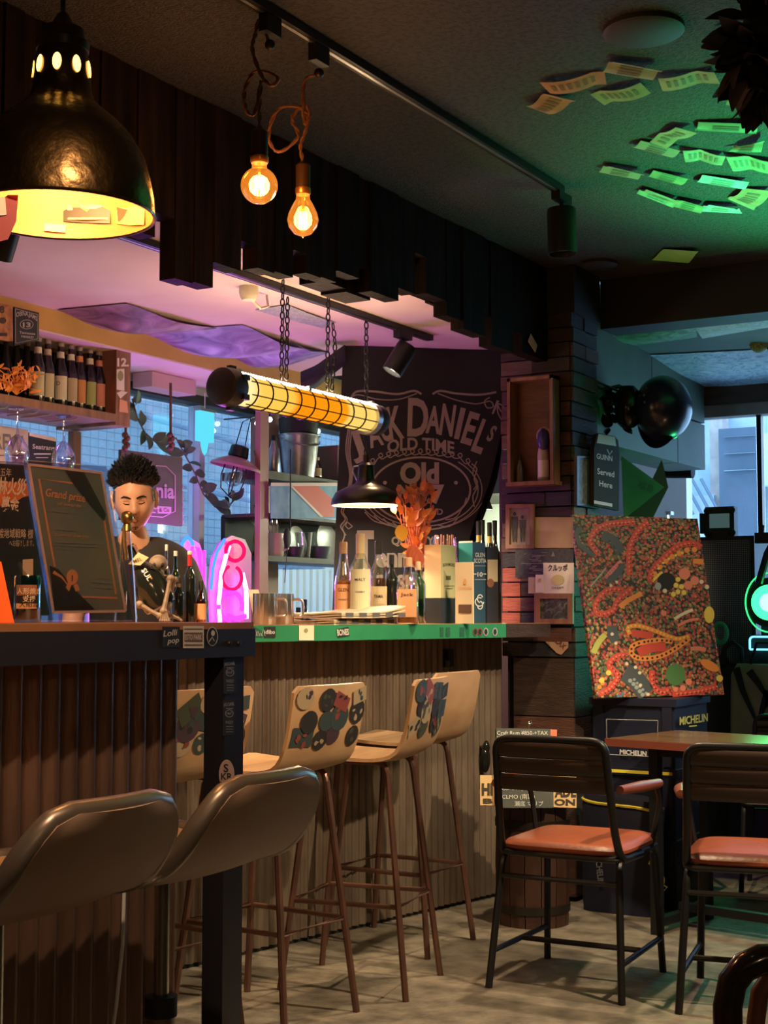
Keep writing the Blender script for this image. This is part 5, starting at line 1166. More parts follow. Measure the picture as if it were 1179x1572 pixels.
sheet('mauve printed poster sagging from the bar ceiling, nearer the shelf', [(88, 474), (195, 464), (345, 505), (212, 512)], ZB, .05, art_mat('mauve_print', [(.05, .03, .04), (.26, .15, .20), (.50, .34, .44)], 6))
sheet('violet printed poster sagging from the bar ceiling, in the middle', [(215, 510), (372, 497), (500, 540), (330, 548)], ZB, .06, art_mat('violet_print', [(.10, .06, .20), (.35, .28, .52), (.65, .62, .85)], 5))
sheet('pale magenta poster corner on the bar ceiling above the tube lamp', [(330, 548), (445, 522), (505, 540), (420, 566)], ZB, .04, MATS['violet_print'])
sheet('bluish newspaper sheet taped to the bar ceiling behind the chains', [(392, 474), (440, 466), (515, 494), (495, 502)], ZB, .006, art_mat('blue_newsprint', [(.25, .27, .32), (.55, .57, .62)], 45))
# smoke sensor and hook on the bar ceiling
q = on_z(382, 440, ZB); t = T('ceiling_sensor', 'cream ceiling socket with a short flex on the bar ceiling', 'socket', q)
build('base', MB().lathe([(0, 0), (.034, 0), (.036, -.02), (.03, -.04), (.024, -.05), (0, -.05)], 24), cream, t)
build('flex', MB().tube([q + Vector((0, .02, -.045)), q + Vector((.01, .06, -.07)), q + Vector((.0, .12, -.05)), q + Vector((-.02, .14, -.004))], .005), cream, t, w=True)
# ------------------------------------------------------------------ dining chairs and table
m_lea = mat('worn_tan_leather', (.32, .085, .036), .38, col2=(.22, .052, .022), scale=4, det=6, bump=.15, bscale=60)
m_upb = mat('dark_brown_upholstery', (.035, .018, .014), .5)
m_arm = mat('reddish_arm_wood', (.18, .05, .03), .4, col2=(.19, .05, .03), scale=6, stretch=(6, 1, 6))
def pad(sx, sy, th, n=14, dome=.02, p=.32):
    def ring(k, z): return [(math.copysign(abs(math.cos(a)) ** p, math.cos(a)) * sx / 2 * k, math.copysign(abs(math.sin(a)) ** p, math.sin(a)) * sy / 2 * k, z) for a in [2 * PI * i / 40 for i in range(40)]]
    rows = [ring(.95, 0), ring(1, th * .3), ring(1, th * .6), ring(.96, th * .9), ring(.85, th + dome * .35), ring(.6, th + dome * .8), ring(.3, th + dome), ring(.01, th + dome)]
    vs = [q for r in rows for q in r]; fs = [(i * 40 + j, i * 40 + (j + 1) % 40, (i + 1) * 40 + (j + 1) % 40, (i + 1) * 40 + j) for i in range(7) for j in range(40)]
    return MB().add(vs, fs + [tuple(range(39, -1, -1))])
def make_chair(label, c, f, arms=True):
    t = T('dining_chair', label, 'chair', W(*c), face_rz(*f), 'leather dining chairs')
    s = pad(.41, .41, .03, dome=.014); s.v = [v + Vector((0, .01, .418)) for v in s.v]; build('seat', s, m_lea, t)
    build('seat_frame', MB().tube(rounded([(-.19, .20, .412), (.19, .20, .412), (.19, -.185, .412), (-.19, -.185, .412), (-.19, .20, .412)], .03), .010), black, t)
    # back frame: tube loop leaning back
    post = lambda s_: [(s_ * .195, .02, .405), (s_ * .195, -.17, .41), (s_ * .187, -.205, .50), (s_ * .178, -.258, .772)]
    loop = post(-1) + post(1)[::-1]
    build('back_frame', MB().tube(rounded(loop, .045), .0125, 10), black, t)
    # three padded slats
    for k_ in range(3):
        z0 = .612 + k_ * .0505; z1 = z0 + .0495
        def fb(u, v, z0=z0, z1=z1):
            z = z0 + (z1 - z0) * v; y = -.205 - .053 * (z - .50) / .272 - .014 * (1 - (2 * u - 1) ** 2); x = (u * 2 - 1) * .172
            b_ = .007 * (1 - (2 * v - 1) ** 4) ** .5
            return Vector((x, y - b_, z))
        build('back_slat', MB().grid(fb, 12, 6, .020), m_upb, t)
    for sx in (-1, 1):
        build('leg', MB().tube(rounded([(sx * .185, -.10, .408), (sx * .19, -.175, .405), (sx * .215, -.235, 0)], .04), .0118), black, t)
        build('leg', MB().tube(rounded([(sx * .185, .10, .408), (sx * .185, .185, .405), (sx * .20, .215, 0)], .04), .0118), black, t)
        if arms:
            build('armrest', MB().tube([(sx * .205, -.20, .625), (sx * .225, -.05, .622), (sx * .225, .12, .615)], [.013, .018, .015], 10), m_arm, t)
            build('arm_support', MB().tube(rounded([(sx * .222, .10, .61), (sx * .222, .14, .55), (sx * .195, .12, .41)], .03), .009), black, t)
        build('stretcher', MB().tube([(sx * .209, -.215, .11), (sx * .197, .207, .11)], .009), black, t)
    build('stretcher', MB().tube([(-.198, .0, .11), (.198, .0, .11)], .009), black, t)
    build('back_rail', MB().tube([(-.19, -.19, .34), (.19, -.19, .34)], .008), black, t)
    return t
make_chair('dark framed armchair with tan leather seat, fully visible beside the barrel', (.625, 4.74), (.47, .88))
make_chair('dark framed armchair with tan leather seat cut by the right picture edge', (1.13, 4.49), (.31, .95))
make_chair('dark chair with shiny rounded back on the far side of the table', (1.70, 6.20), (-.35, -.93), False).scale = (.92, .92, .92)
TZt = .70; A = on_z(933, 1133, TZt); B = on_z(1179, 1149, TZt); ex = (B - A).normalized(); ey = Vector((-ex.y, ex.x, 0)); tr = math.atan2(ex.y, ex.x)
tb = T('dining_table', 'wooden topped dining table with reddish edge behind the chairs', 'table', (A.x, A.y, 0), tr)
m_tt = mat('polished_table_top', (.20, .11, .05), .22, col2=(.13, .07, .03), scale=3, stretch=(1, 8, 1))
for k_ in range(5): build('plank', MB().bx((.0, k_ * .10 + .001, TZt - .022), (1.15, k_ * .10 + .099, TZt)), m_tt, tb)
build('edge_strip', MB().bx((-.006, -.012, TZt - .028), (1.15, 0, TZt - .001)).bx((-.006, 0, TZt - .028), (0, .50, TZt - .001)), m_arm, tb)
for x in (.14, 1.0):
    for y in (.07, .43): build('leg', MB().bx((x, y - .018, .0), (x + .036, y + .018, TZt - .03)), black, tb)
    build('foot_bar', MB().bx((x, .07, .03), (x + .036, .43, .06)), black, tb)
build('apron', MB().bx((.14, .06, TZt - .06), (1.03, .44, TZt - .026)), black, tb)
build('foot_bar', MB().bx((.15, .235, .06), (1.02, .265, .09)), black, tb)
# blurred round-backed chair at the lower right corner
nc = T('bentwood_chair', 'rounded dark chair back close to the camera in the lower right corner', 'chair', W(.62, 2.3), .4)
def ncp(px, py, d): return P(px, py, d)
dn = 2.2
loopo = [(1121, 1700), (1118, 1600), (1117, 1545), (1124, 1508), (1142, 1485), (1170, 1472), (1215, 1470), (1255, 1490), (1275, 1540), (1278, 1700)]
build('back_frame', MB().tube([P(x, y, dn) for x, y in loopo], .022, 12), mat('lacquered_black', (.03, .022, .022), .18, coat=.6), nc, w=True)
loopi = [(1162, 1640), (1160, 1570), (1166, 1525), (1182, 1500), (1210, 1494), (1235, 1515), (1242, 1560), (1242, 1640)]
build('inner_hoop', MB().tube([P(x, y, dn + .02) for x, y in loopi], .014, 12), mat('lacquered_brown', (.25, .11, .06), .25, coat=.5), nc, w=True)
sc_ = P(1198, 1700, dn); zs = .45
build('seat', MB().lathe([(0, zs), (.20, zs), (.215, zs - .015), (.20, zs - .035), (0, zs - .035)], 36, (sc_.x + .16 * syw * -1 * -.3, sc_.y - .17, 0)), MATS['lacquered_brown'], nc, w=True)
for x_ in (1121, 1278): a_ = P(x_, 1700, dn); build('back_leg', MB().tube([a_, (a_.x, a_.y, zs), (a_.x, a_.y + .04, 0)], .018, 10), MATS['lacquered_black'], nc, w=True)
for sx in (-.13, .13): build('front_leg', MB().tube([(sc_.x + sx, sc_.y - .30, zs - .03), (sc_.x + sx * 1.2, sc_.y - .34, 0)], .018, 10), MATS['lacquered_black'], nc, w=True)
# ------------------------------------------------------------------ barrel, chalkboard, sign
q = on_z(824, 1428, 0); bc_ = q + W(0, .14); kr = .137
ba = T('wooden_barrel', 'dark brown wooden barrel in front of the pillar', 'barrel', (bc_.x, bc_.y, 0))
m_bar = mat('barrel_wood', (.055, .022, .015), .5, col2=(.035, .014, .010), scale=6, stretch=(6, 6, 1))
for i in range(14):
    a0, a1 = 2 * PI * i / 14 + .012, 2 * PI * (i + 1) / 14 - .012; vs = []; zz = [0, .11, .22, .33, .44]; rr = [kr * .97, kr * 1.0, kr * 1.02, kr * 1.0, kr * .97]
    for z_, r_ in zip(zz, rr):
        for a_ in (a0, (a0 + a1) / 2, a1): vs.append((r_ * math.cos(a_), r_ * math.sin(a_), z_))
        for a_ in (a0, a1): vs.append((r_ * .9 * math.cos(a_), r_ * .9 * math.sin(a_), z_))
    fs = []
    for j in range(4):
        b0 = j * 5; b1 = b0 + 5
        for u, v in ((0, 1), (1, 2), (2, 4), (4, 3), (3, 0)): fs.append((b0 + u, b0 + v, b1 + v, b1 + u))
    fs += [(0, 1, 2, 4, 3), (20, 21, 22, 24, 23)]
    build('stave', MB().add(vs, fs), m_bar, ba)
build('head', MB().cyl((0, 0, .415), (0, 0, .43), kr * .9, n=28), m_bar, ba)
for z_ in (.05, .36): build('hoop', MB().shell([(kr * 1.0, z_), (kr * 1.025, z_), (kr * 1.03, z_ + .03), (kr * 1.005, z_ + .03)], 32), mat('iron_hoop', (.03, .025, .022), .45, .6), ba)
cd_ = 5.36; cpl = Pl.of(P(762, 1240, cd_), P(850, 1240, cd_ + .06), P(762, 1120, cd_ + .10))
cbd = T('chalkboard', 'small chalkboard rum menu with white handwriting on the barrel', 'chalkboard', cpl(806, 1240))
build('board', MB().slab([cpl(x, y) for x, y in ((762, 1240), (850, 1240), (848, 1119), (762, 1118))], .012, cpl.n), mat('chalkboard_grey', (.045, .055, .052), .7, col2=(.07, .08, .075), scale=8), cbd, w=True, smooth=False)
m = MB(); text(m, 'Craft Rum ¥850-+TAX', 802, 1128, 6, cpl, wpx=78); m.ribbon([(763, 1131), (842, 1131)], .9, cpl)
for s_, x_, y_, ww in (('・ニッカ', 776, 1141, 20), ('・サトウ', 776, 1152, 20), ('・ヨナ', 774, 1162, 16), ('・キビ', 774, 1172, 16), ('・グレ', 774, 1182, 16), ('・マル', 774, 1192, 16), ('・Cor IPA (沖縄)', 793, 1213, 56), ('・CLMO (南国)', 793, 1226, 56), ('瀬底 マリブ', 812, 1237, 44)):
    text(m, s_, x_, y_, 6, cpl, wpx=ww)
build('chalk_writing', m, mat('chalk', (.62, .62, .58), .9), cbd, w=True, fix=False)
build('hook', MB().tube([cpl(812, 1118), cpl(812, 1108), cpl(815, 1106), cpl(816, 1111)], .003).sph(cpl(812, 1112), .008), chrome, cbd, w=True)
m = build('red_tag', MB().ppoly(rect(845, 1120, 855, 1130), cpl, .004), mat('tag_orange', (.7, .15, .07), .6), cbd, w=True, fix=False)
spl_ = Pl(cpl.o - cpl.n * .03, cpl.n)
sg = T('wooden_sign', 'buff sign with bold black letters behind the chalkboard', 'sign', spl_(811, 1238))
build('board', MB().slab([spl_(x, y) for x, y in ((737, 1236), (885, 1240), (885, 1192), (737, 1190))], .008, spl_.n), mat('buff_sign', (.62, .42, .19), .6), sg, w=True, smooth=False)
m = MB(); text(m, 'HI', 748, 1220, 17, spl_, wpx=17, bold=.05); text(m, 'B', 749, 1233, 7, spl_, wpx=15, bold=.05); build('lettering', m, mat('sign_brown_black', (.03, .018, .01), .7), sg, w=True, fix=False); m = MB(); text(m, 'ADE', 868, 1223, 17, spl_, wpx=33, bold=.04); text(m, 'ON', 867, 1236, 9, spl_, wpx=32, bold=.04)
build('lettering', m, mat('sign_brown_black', (.03, .018, .01), .7), sg, w=True, fix=False)
q = pl2b(745, 1165, .02); one('dark_bag', MB().sph(q, (.02, .025, .055), 12, 8).sph(q + Vector((.005, .0, .045)), (.014, .018, .03), 10, 6), mat('glossy_black', (.01, .01, .01), .15), 'small glossy black pouch hung at the end of the far counter', 'bag', q)
# ------------------------------------------------------------------ crates, bag, painting
m_navy = mat('navy_plastic', (.007, .010, .028), .5); m_green2 = mat('bottle_green_plastic', (.010, .035, .03), .5); m_yel = mat('yellow_trim', (.75, .62, .06), .5)
CXr, CYf = -1.97, 5.58
fpl2 = Pl((0, CYf, 0), (0, -1, 0)); rpl2 = Pl((CXr, 0, 0), (1, 0, 0))
def crate(label, z0, z1, m_, yl, cx=CXr):
    t = T('storage_crate', label, 'crate', (cx - .185, CYf + .2, z0), 0, 'stacked storage crates')
    x0, x1, y0, y1 = cx - .37, cx, CYf, CYf + .42
    build('tub', MB().bx((x0 + .012, y0 + .012, z0), (x1 - .012, y1 - .012, z1 - .03)), m_, t, w=True, smooth=False)
    build('rim', MB().bx((x0, y0, z1 - .03), (x1, y1, z1)), m_, t, w=True, smooth=False)
    for x in (x0 + .02, x1 - .06): build('rib', MB().bx((x, y0 + .002, z0 + .01), (x + .04, y0 + .014, z1 - .03)), m_, t, w=True)
    if yl: build('trim_band', MB().bx((x0 + .03, y0 - .003, z1 - .022), (x1 - .02, y0, z1 - .010)), m_yel, t, w=True)
    return t
crate('lowest navy storage crate of the stack beside the pillar', 0, .27, m_navy, False)
crate('middle navy storage crate with yellow band', .27, .545, m_navy, True)
tc_ = crate('top storage crate with tyre maker print under the painting', .545, .82, m_navy, False)
m_pr = mat('crate_white_print', (.62, .62, .62), .6)
m = MB(); text(m, 'MICHELIN', 972, 1159, 7, fpl2, wpx=41, bold=.03, e=.004, skew=.08); m.ribbon([(931, 1104), (1010, 1106), (1009, 1162), (932, 1158), (931, 1104)], .8, fpl2, .004)
build('lettering', m, m_pr, tc_, w=True, fix=False)
m = MB(); text(m, 'MICHELIN', 1065, 1110, 12, rpl2, wpx=43, bold=.02, e=.004, skew=-.14); m.ppoly([(1058, 1114), (1070, 1113), (1070, 1115), (1058, 1116)], rpl2, .004); build('lettering', m, mat('crate_yellow_print', (.62, .60, .12), .6), tc_, w=True, fix=False)
# navy bag with yellow piping
bgd = 5.22
bag = T('cooler_bag', 'navy tool bag with yellow piping standing in front of the crates', 'bag', on_z(945, 1398, 0))
bo = on_z(945, 1404, 0); bx0, bx1 = on_y(888, 1300, bo.y).x, on_y(1004, 1300, bo.y).x; zt0 = on_y(900, 1215, bo.y).z; zt1 = on_y(1000, 1235, bo.y).z
def bagf(u, v): return None
ring = lambda z, k_: [(math.copysign(abs(math.cos(a)) ** .4, math.cos(a)) * (bx1 - bx0) / 2 * k_ + (bx0 + bx1) / 2, math.copysign(abs(math.sin(a)) ** .4, math.sin(a)) * .07 * k_ + bo.y + .075, z(math.cos(a)) if callable(z) else z) for a in [2 * PI * i / 32 for i in range(32)]]
rows = [ring(.0, .97), ring(.04, 1), ring(lambda c_: (zt0 + zt1) / 2 * .6, 1.0), ring(lambda c_: (zt0 + zt1) / 2 + c_ * (zt1 - zt0) / 2 - .03, .98), ring(lambda c_: (zt0 + zt1) / 2 + c_ * (zt1 - zt0) / 2, .90)]
vs = [q for r in rows for q in r]; build('body', MB().add(vs, [(i * 32 + j, i * 32 + (j + 1) % 32, (i + 1) * 32 + (j + 1) % 32, (i + 1) * 32 + j) for i in range(4) for j in range(32)] + [tuple(range(31, -1, -1)), tuple(range(128, 160))]), mat('navy_cloth', (.007, .010, .030), .7), bag, w=True)
build('piping', MB().tube([Vector(q) for q in rows[3]], .006, 6, closed=True), m_yel, bag, w=True)
build('side_piping', MB().tube([Vector(rows[3][31]), Vector(rows[2][31]) + Vector((0, 0, .1)), Vector(rows[1][31]) + Vector((0, 0, .25))], .007, 6), mat('grey_webbing', (.3, .3, .28), .7), bag, w=True)
bpl = Pl((0, bo.y, 0), (0, -1, 0)); m = MB(); text(m, 'MICHELIN', 916, 1335, 9, bpl, ang=PI / 2 - .1, wpx=46, bold=.02, e=.004); build('lettering', m, mat('faint_print', (.22, .24, .28), .7), bag, w=True, fix=False)
q = bpl(1003, 1300, .05); one('key_fob', MB().tube([bpl(1003, 1312, .05), bpl(996, 1326, .05), bpl(1012, 1330, .05), bpl(1010, 1315, .05), bpl(1003, 1312, .05)], .004).tube([bpl(1012, 1330, .05), bpl(1020, 1350, .05), bpl(1017, 1366, .05)], .003).tube([bpl(1017, 1358, .05), bpl(1024, 1362, .05), bpl(1019, 1368, .05), bpl(1017, 1358, .05)], .003), m_yel, 'yellow clip and strap dangling from the navy bag', 'clip', q)
# painting
b0 = P(915, 1072, 5.83); b1 = P(1112, 1067, 6.09); b0.z = b1.z = .825
ee = (b1 - b0).normalized(); nrm = Vector((ee.y, -ee.x, 0)); ln_ = math.radians(12.5); up = Vector((0, 0, 1)) * math.cos(ln_) - nrm * math.sin(ln_); fn = nrm * math.cos(ln_) + Vector((0, 0, 1)) * math.sin(ln_)
Wp = (b1 - b0).length; Hp = .755
pt = T('dotted_painting', 'colourful dotted canvas painting of an eye leaning on the crates', 'painting', b0)
def vor_mat():
    m = mat('dotted_paint', (.1, .02, .02), .45); nt = m.node_tree; N = nt.nodes; L = nt.links; tc = N.new('ShaderNodeTexCoord')
    v = N.new('ShaderNodeTexVoronoi'); v.inputs['Scale'].default_value = 78; L.new(tc.outputs['Object'], v.inputs[0])
    nz = N.new('ShaderNodeTexNoise'); nz.inputs['Scale'].default_value = 6; nz.inputs['Detail'].default_value = 2; nz.inputs['Distortion'].default_value = 1.2; L.new(tc.outputs['Object'], nz.inputs[0])
    sx = N.new('ShaderNodeSeparateColor'); L.new(v.outputs['Color'], sx.inputs[0]); ad = N.new('ShaderNodeMath'); ad.operation = 'MULTIPLY_ADD'; ad.inputs[1].default_value = .30; L.new(sx.outputs[0], ad.inputs[0]); L.new(nz.outputs[0], ad.inputs[2])
    rp = N.new('ShaderNodeValToRGB'); L.new(ad.outputs[0], rp.inputs[0]); e = rp.color_ramp.elements; rp.color_ramp.interpolation = 'CONSTANT'
    cols = [(0, (.05, .10, .05)), (.44, (.10, .13, .05)), (.52, (.42, .30, .11)), (.57, (.30, .05, .035)), (.64, (.50, .08, .055)), (.70, (.12, .20, .08)), (.75, (.50, .16, .06)), (.81, (.06, .10, .11)), (.87, (.45, .06, .05))]
    e[0].position, e[0].color = 0, (*cols[0][1], 1); e[1].position, e[1].color = cols[-1][0], (*cols[-1][1], 1)
    for q_, c_ in cols[1:-1]: n_ = e.new(q_); n_.color = (*c_, 1)
    d = N.new('ShaderNodeValToRGB'); L.new(v.outputs['Distance'], d.inputs[0]); d.color_ramp.elements[0].position = .50; d.color_ramp.elements[0].color = (1, 1, 1, 1); d.color_ramp.elements[1].position = .66; d.color_ramp.elements[1].color = (0, 0, 0, 1)
    mx = N.new('ShaderNodeMix'); mx.data_type = 'RGBA'; mx.inputs[6].default_value = (.022, .02, .014, 1); L.new(d.outputs[0], mx.inputs[0]); L.new(rp.outputs[0], mx.inputs[7]); L.new(mx.outputs[2], N['Principled BSDF'].inputs['Base Color'])
    bp_ = N.new('ShaderNodeBump'); bp_.inputs['Strength'].default_value = .4; bp_.inputs['Distance'].default_value = .003; L.new(d.outputs[0], bp_.inputs['Height']); L.new(bp_.outputs[0], N['Principled BSDF'].inputs['Normal']); return m
build('canvas', MB().slab([b0, b1, b1 + up * Hp, b0 + up * Hp], .02, fn), vor_mat(), pt, w=True, smooth=False)
build('stretcher', MB().slab([b0 + ee * .02 - fn * .0205, b1 - ee * .02 - fn * .0205, b1 - ee * .02 - fn * .0205 + up * Hp, b0 + ee * .02 - fn * .0205 + up * Hp], .012, fn), warmwood, pt, w=True)
# painted relief, coordinates from the zoomed photograph (1179 wide crop of 309 px at 870,780)
ppl = Pl(b0, fn); zq = lambda pts: [(870 + x / 3.816, 780 + y / 3.816) for x, y in pts]
pm = {n_: mat('paint_' + n_, c_, .4) for n_, c_ in dict(red=(.55, .07, .05), orange=(.75, .26, .06), yellow=(.72, .55, .10), cream=(.65, .58, .40), black=(.015, .015, .015), coral=(.70, .22, .14), green=(.08, .20, .07), pink=(.60, .20, .22), slate=(.06, .08, .09), lime=(.38, .42, .10), blue=(.08, .18, .30), grey=(.30, .34, .33)).items()}
acc = {n_: MB() for n_ in pm}; r_ = random.Random(12)
def band(nm, pts, wd): acc[nm].ribbon([(q.x, q.y) for q in spl2(zq(pts))], wd / 3.816, ppl, .0012)
def spl2(pts, n_=6):
    pts = [Vector(p_) for p_ in pts]; sm = []
    for i in range(len(pts) - 1):
        p0_, p1_, p2_, p3_ = pts[max(i - 1, 0)], pts[i], pts[i + 1], pts[min(i + 2, len(pts) - 1)]
        for j in range(n_): s_ = j / n_; sm.append(.5 * ((2 * p1_) + (p2_ - p0_) * s_ + (2 * p0_ - 5 * p1_ + 4 * p2_ - p3_) * s_ ** 2 + (3 * p1_ - p0_ - 3 * p2_ + p3_) * s_ ** 3))
    return sm + [pts[-1]]
def dots(nm, pts, rad, step, e=.0022, jit=0.0):
    sm = spl2(zq(pts), 12); acc_l = 0; last = sm[0]
    for q in sm:
        acc_l += (q - last).length; last = q
        if acc_l > step / 3.816: acc_l = 0; acc[nm].disc(q.x + r_.uniform(-jit, jit), q.y + r_.uniform(-jit, jit), rad / 3.816, rad / 3.816, ppl, e, 7)
def dot(nm, x, y, rad, e=.0024): (px_, py_), = zq([(x, y)]); acc[nm].disc(px_, py_, rad / 3.816, rad / 3.816, ppl, e, 12)
for pts in ([(190, 270), (140, 200), (170, 130), (240, 95), (330, 85), (400, 80)], [(370, 390), (365, 300), (380, 200), (430, 120), (480, 80)], [(490, 430), (500, 370), (560, 300), (640, 230), (730, 205), (790, 230)], [(330, 480), (240, 480), (170, 560), (190, 620), (270, 600), (300, 540), (380, 470)], [(190, 1090), (260, 1050), (300, 980), (250, 920), (290, 870), (345, 860)], [(500, 950), (505, 1040), (560, 1080), (600, 1060)], [(620, 1090), (760, 1075), (880, 1045)]):
    band('red', pts, 34); dots('coral', pts, 6, 20); dots('black', [(x + 10, y + 6) for x, y in pts], 4, 22, .0026)
band('slate', [(210, 160), (270, 190), (320, 260)], 60); band('slate', [(330, 330), (290, 390), (230, 430)], 40); band('pink', [(320, 310), (270, 360), (225, 410)], 22); dots('red', [(315, 318), (270, 362), (228, 405)], 5, 16)
dots('cream', [(322, 402), (285, 440), (225, 470)], 9, 40)
band('slate', [(90, 120), (60, 140), (75, 210), (160, 280)], 26); band('grey', [(245, 190), (290, 250)], 12); band('grey', [(140, 460), (190, 400), (230, 350)], 10)
band('slate', [(340, 960), (400, 1000), (470, 1090)], 110); dots('grey', [(350, 990), (400, 1040), (450, 1100)], 13, 26); dots('grey', [(380, 985), (425, 1040), (470, 1090)], 9, 24)
for x, y in ((352, 912), (403, 932), (428, 965), (432, 1038), (476, 1092), (266, 738), (288, 792)): dot('cream', x, y, 10)
band('lime', [(155, 850), (185, 790), (225, 740)], 34); band('slate', [(265, 690), (270, 740), (290, 780)], 60)
# brow and eye
dots('orange', [(490, 430), (540, 350), (600, 295), (650, 270), (710, 245), (780, 245)], 17, 44); dots('yellow', [(515, 390), (560, 325), (620, 285), (690, 258)], 8, 40, .003)
band('yellow', [(500, 430), (530, 400), (560, 375)], 16)
(px_, py_), = zq([(585, 430)]); acc['black'].disc(px_, py_, 14, 14, ppl, .002, 20); acc['grey'].disc(*zq([(535, 458)])[0], 5, 6, ppl, .0026, 12)
for x, y, q in ((690, 385, 34), (750, 425, 26), (712, 452, 26)): dot('coral', x, y, q)
for x, y in ((652, 418), (640, 452), (672, 460), (652, 490), (686, 495), (625, 505)): dot('yellow', x, y, 15)
for x, y in ((790, 432), (822, 462), (575, 485)): dot('cream', x, y, 13)
band('orange', [(740, 310), (800, 315)], 30); band('orange', [(310, 580), (360, 540), (440, 500)], 30)
# mouth
band('orange', [(370, 740), (360, 700), (420, 690), (520, 720), (640, 765), (720, 750)], 26); band('orange', [(720, 760), (640, 820), (540, 870), (430, 880), (380, 850), (400, 800), (520, 775), (620, 780)], 30); band('red', [(420, 850), (480, 820), (580, 810)], 56); dots('yellow', [(370, 740), (360, 700), (420, 690), (520, 720), (640, 765), (720, 750)], 7, 20); dots('black', [(720, 760), (640, 820), (540, 870), (430, 880), (380, 850), (400, 800), (520, 775), (620, 780)], 7, 22)
band('red', [(380, 730), (440, 740), (500, 748)], 40)
band('coral', [(725, 825), (770, 822), (815, 832)], 24); band('cream', [(630, 650), (690, 615), (740, 595)], 18); band('coral', [(650, 690), (710, 660), (770, 650)], 16)
(px_, py_), = zq([(835, 625)]); acc['yellow'].disc(px_, py_, 8, 13, ppl, .002, 16); (px_, py_), = zq([(838, 922)]); acc['orange'].disc(px_, py_, 16, 7, ppl, .002, 16, .5); dot('yellow', 896, 997, 20)
(px_, py_), = zq([(638, 975)]); acc['green'].disc(px_, py_, 15, 17, ppl, .002, 20)
for x, y, q in ((568, 617, 17), (715, 1018, 19), (680, 1055, 18), (637, 1062, 15)): dot('coral', x, y, q)
for x, y in ((245, 965), (205, 1010)): dot('yellow', x, y, 16)
dots('orange', [(190, 985), (215, 1015), (180, 1060)], 14, 24); dots('blue', [(285, 1090), (310, 1105), (330, 1085)], 9, 18)
for nm, b_ in acc.items():
    if b_.v: o_ = build('paint_' + nm, b_, pm[nm], pt, w=True, smooth=False, fix=False); o_['kind'] = 'stuff'
# ------------------------------------------------------------------ bartender
HC = P(206, 766, 5.19); psi = math.radians(40.0)
sd = Vector((math.cos(psi), math.sin(psi), 0)); fd = Vector((math.sin(psi), -math.cos(psi), 0))
def LB(x, y, z): return Vector((HC.x, HC.y, 0)) + sd * x - fd * y + Vector((0, 0, z))
m_skin = mat('skin', (.56, .30, .20), .5, col2=(.50, .26, .17), scale=6)
m_hair = mat('black_hair', (.008, .008, .010), .45)
m_tee = mat('black_tee', (.022, .020, .024), .85); m_jean = mat('black_trousers', (.012, .012, .016), .85)
bt = T('person', 'person in a black T-shirt with short black hair looking down behind the bar', 'person', LB(0, .16, 0))
def skin(name, verts, edges, m_, parent, root=0, sub=2, smooth_=True):
    me = bpy.data.meshes.new('sk'); me.from_pydata([tuple(v[0]) for v in verts], edges, []); ob = bpy.data.objects.new('sk', me); COL.objects.link(ob)
    ob.modifiers.new('s', 'SKIN'); su = ob.modifiers.new('u', 'SUBSURF'); su.levels = sub; su.render_levels = sub
    for i, v in enumerate(verts):
        d_ = me.skin_vertices[0].data[i]; d_.radius = v[1] if isinstance(v[1], tuple) else (v[1], v[1]); d_.use_root = (i == root)
    dg = bpy.context.evaluated_depsgraph_get(); dg.update(); m2 = bpy.data.meshes.new_from_object(ob.evaluated_get(dg))
    mb = MB().add([v.co for v in m2.vertices], [tuple(p.vertices) for p in m2.polygons]); bpy.data.objects.remove(ob); bpy.data.meshes.remove(m2)
    return build(name, mb, m_, parent, w=True, ang=180)
V = []; E = []
def vx(p, r): V.append((p, r)); return len(V) - 1
def ch(prev, *pts):
    for p, r in pts: i = vx(p, r); E.append((prev, i)); prev = i
    return prev
pel = vx(LB(0, .17, .93), .12); 
chs = ch(pel, (LB(0, .14, 1.10), .085), (LB(0, .10, 1.26), .085), (LB(0, .08, 1.36), .06))
ch(chs, (LB(0, .055, 1.42), .052), (LB(0, .03, 1.49), .05))
for s_ in (-1, 1):
    w_ = ch(chs, (LB(s_ * .10, .085, 1.365), .042), (LB(s_ * .155, .08, 1.345), .042), (LB(s_ * .20, .06, 1.20), .045), (LB(s_ * .215, .02, 1.09), .040), (LB(s_ * .17, -.04, 1.055), .036), (LB(s_ * .11, -.10, 1.045), .026), (LB(s_ * .095, -.135, 1.04), .03))
    for j in range(4):
        x0 = s_ * (.115 - .014 * j) ; L_ = (.055, .068, .07, .06)[j]
        ch(w_, (LB(x0 - s_ * .01, -.175, 1.037 + .004 * j), .009), (LB(x0 - s_ * .022, -.175 - L_ * .5, 1.028), .0085), (LB(x0 - s_ * .03, -.175 - L_ * .75, 1.005), .0075))
    ch(w_, (LB(s_ * .068, -.145, 1.05), .010), (LB(s_ * .05, -.175, 1.045), .009), (LB(s_ * .042, -.195, 1.035), .008))
    ch(pel, (LB(s_ * .085, .17, .88), .095), (LB(s_ * .10, .14, .50), .058), (LB(s_ * .10, .18, .10), .04), (LB(s_ * .11, .09, .05), .04), (LB(s_ * .115, .00, .035), .03))
skin('body', V, E, m_skin, bt)
V = []; E = []; pel = vx(LB(0, .17, .90), (.175, .135)); chs = ch(pel, (LB(0, .14, 1.08), (.165, .125)), (LB(0, .105, 1.24), (.175, .15)), (LB(0, .085, 1.36), (.135, .125)), (LB(0, .062, 1.435), (.07, .07)))
for s_ in (-1, 1): ch(3, (LB(s_ * .09, .085, 1.37), .078), (LB(s_ * .165, .08, 1.345), .08), (LB(s_ * .205, .06, 1.21), .068), (LB(s_ * .215, .045, 1.15), .07))
skin('tee_shirt', V, E, m_tee, bt)
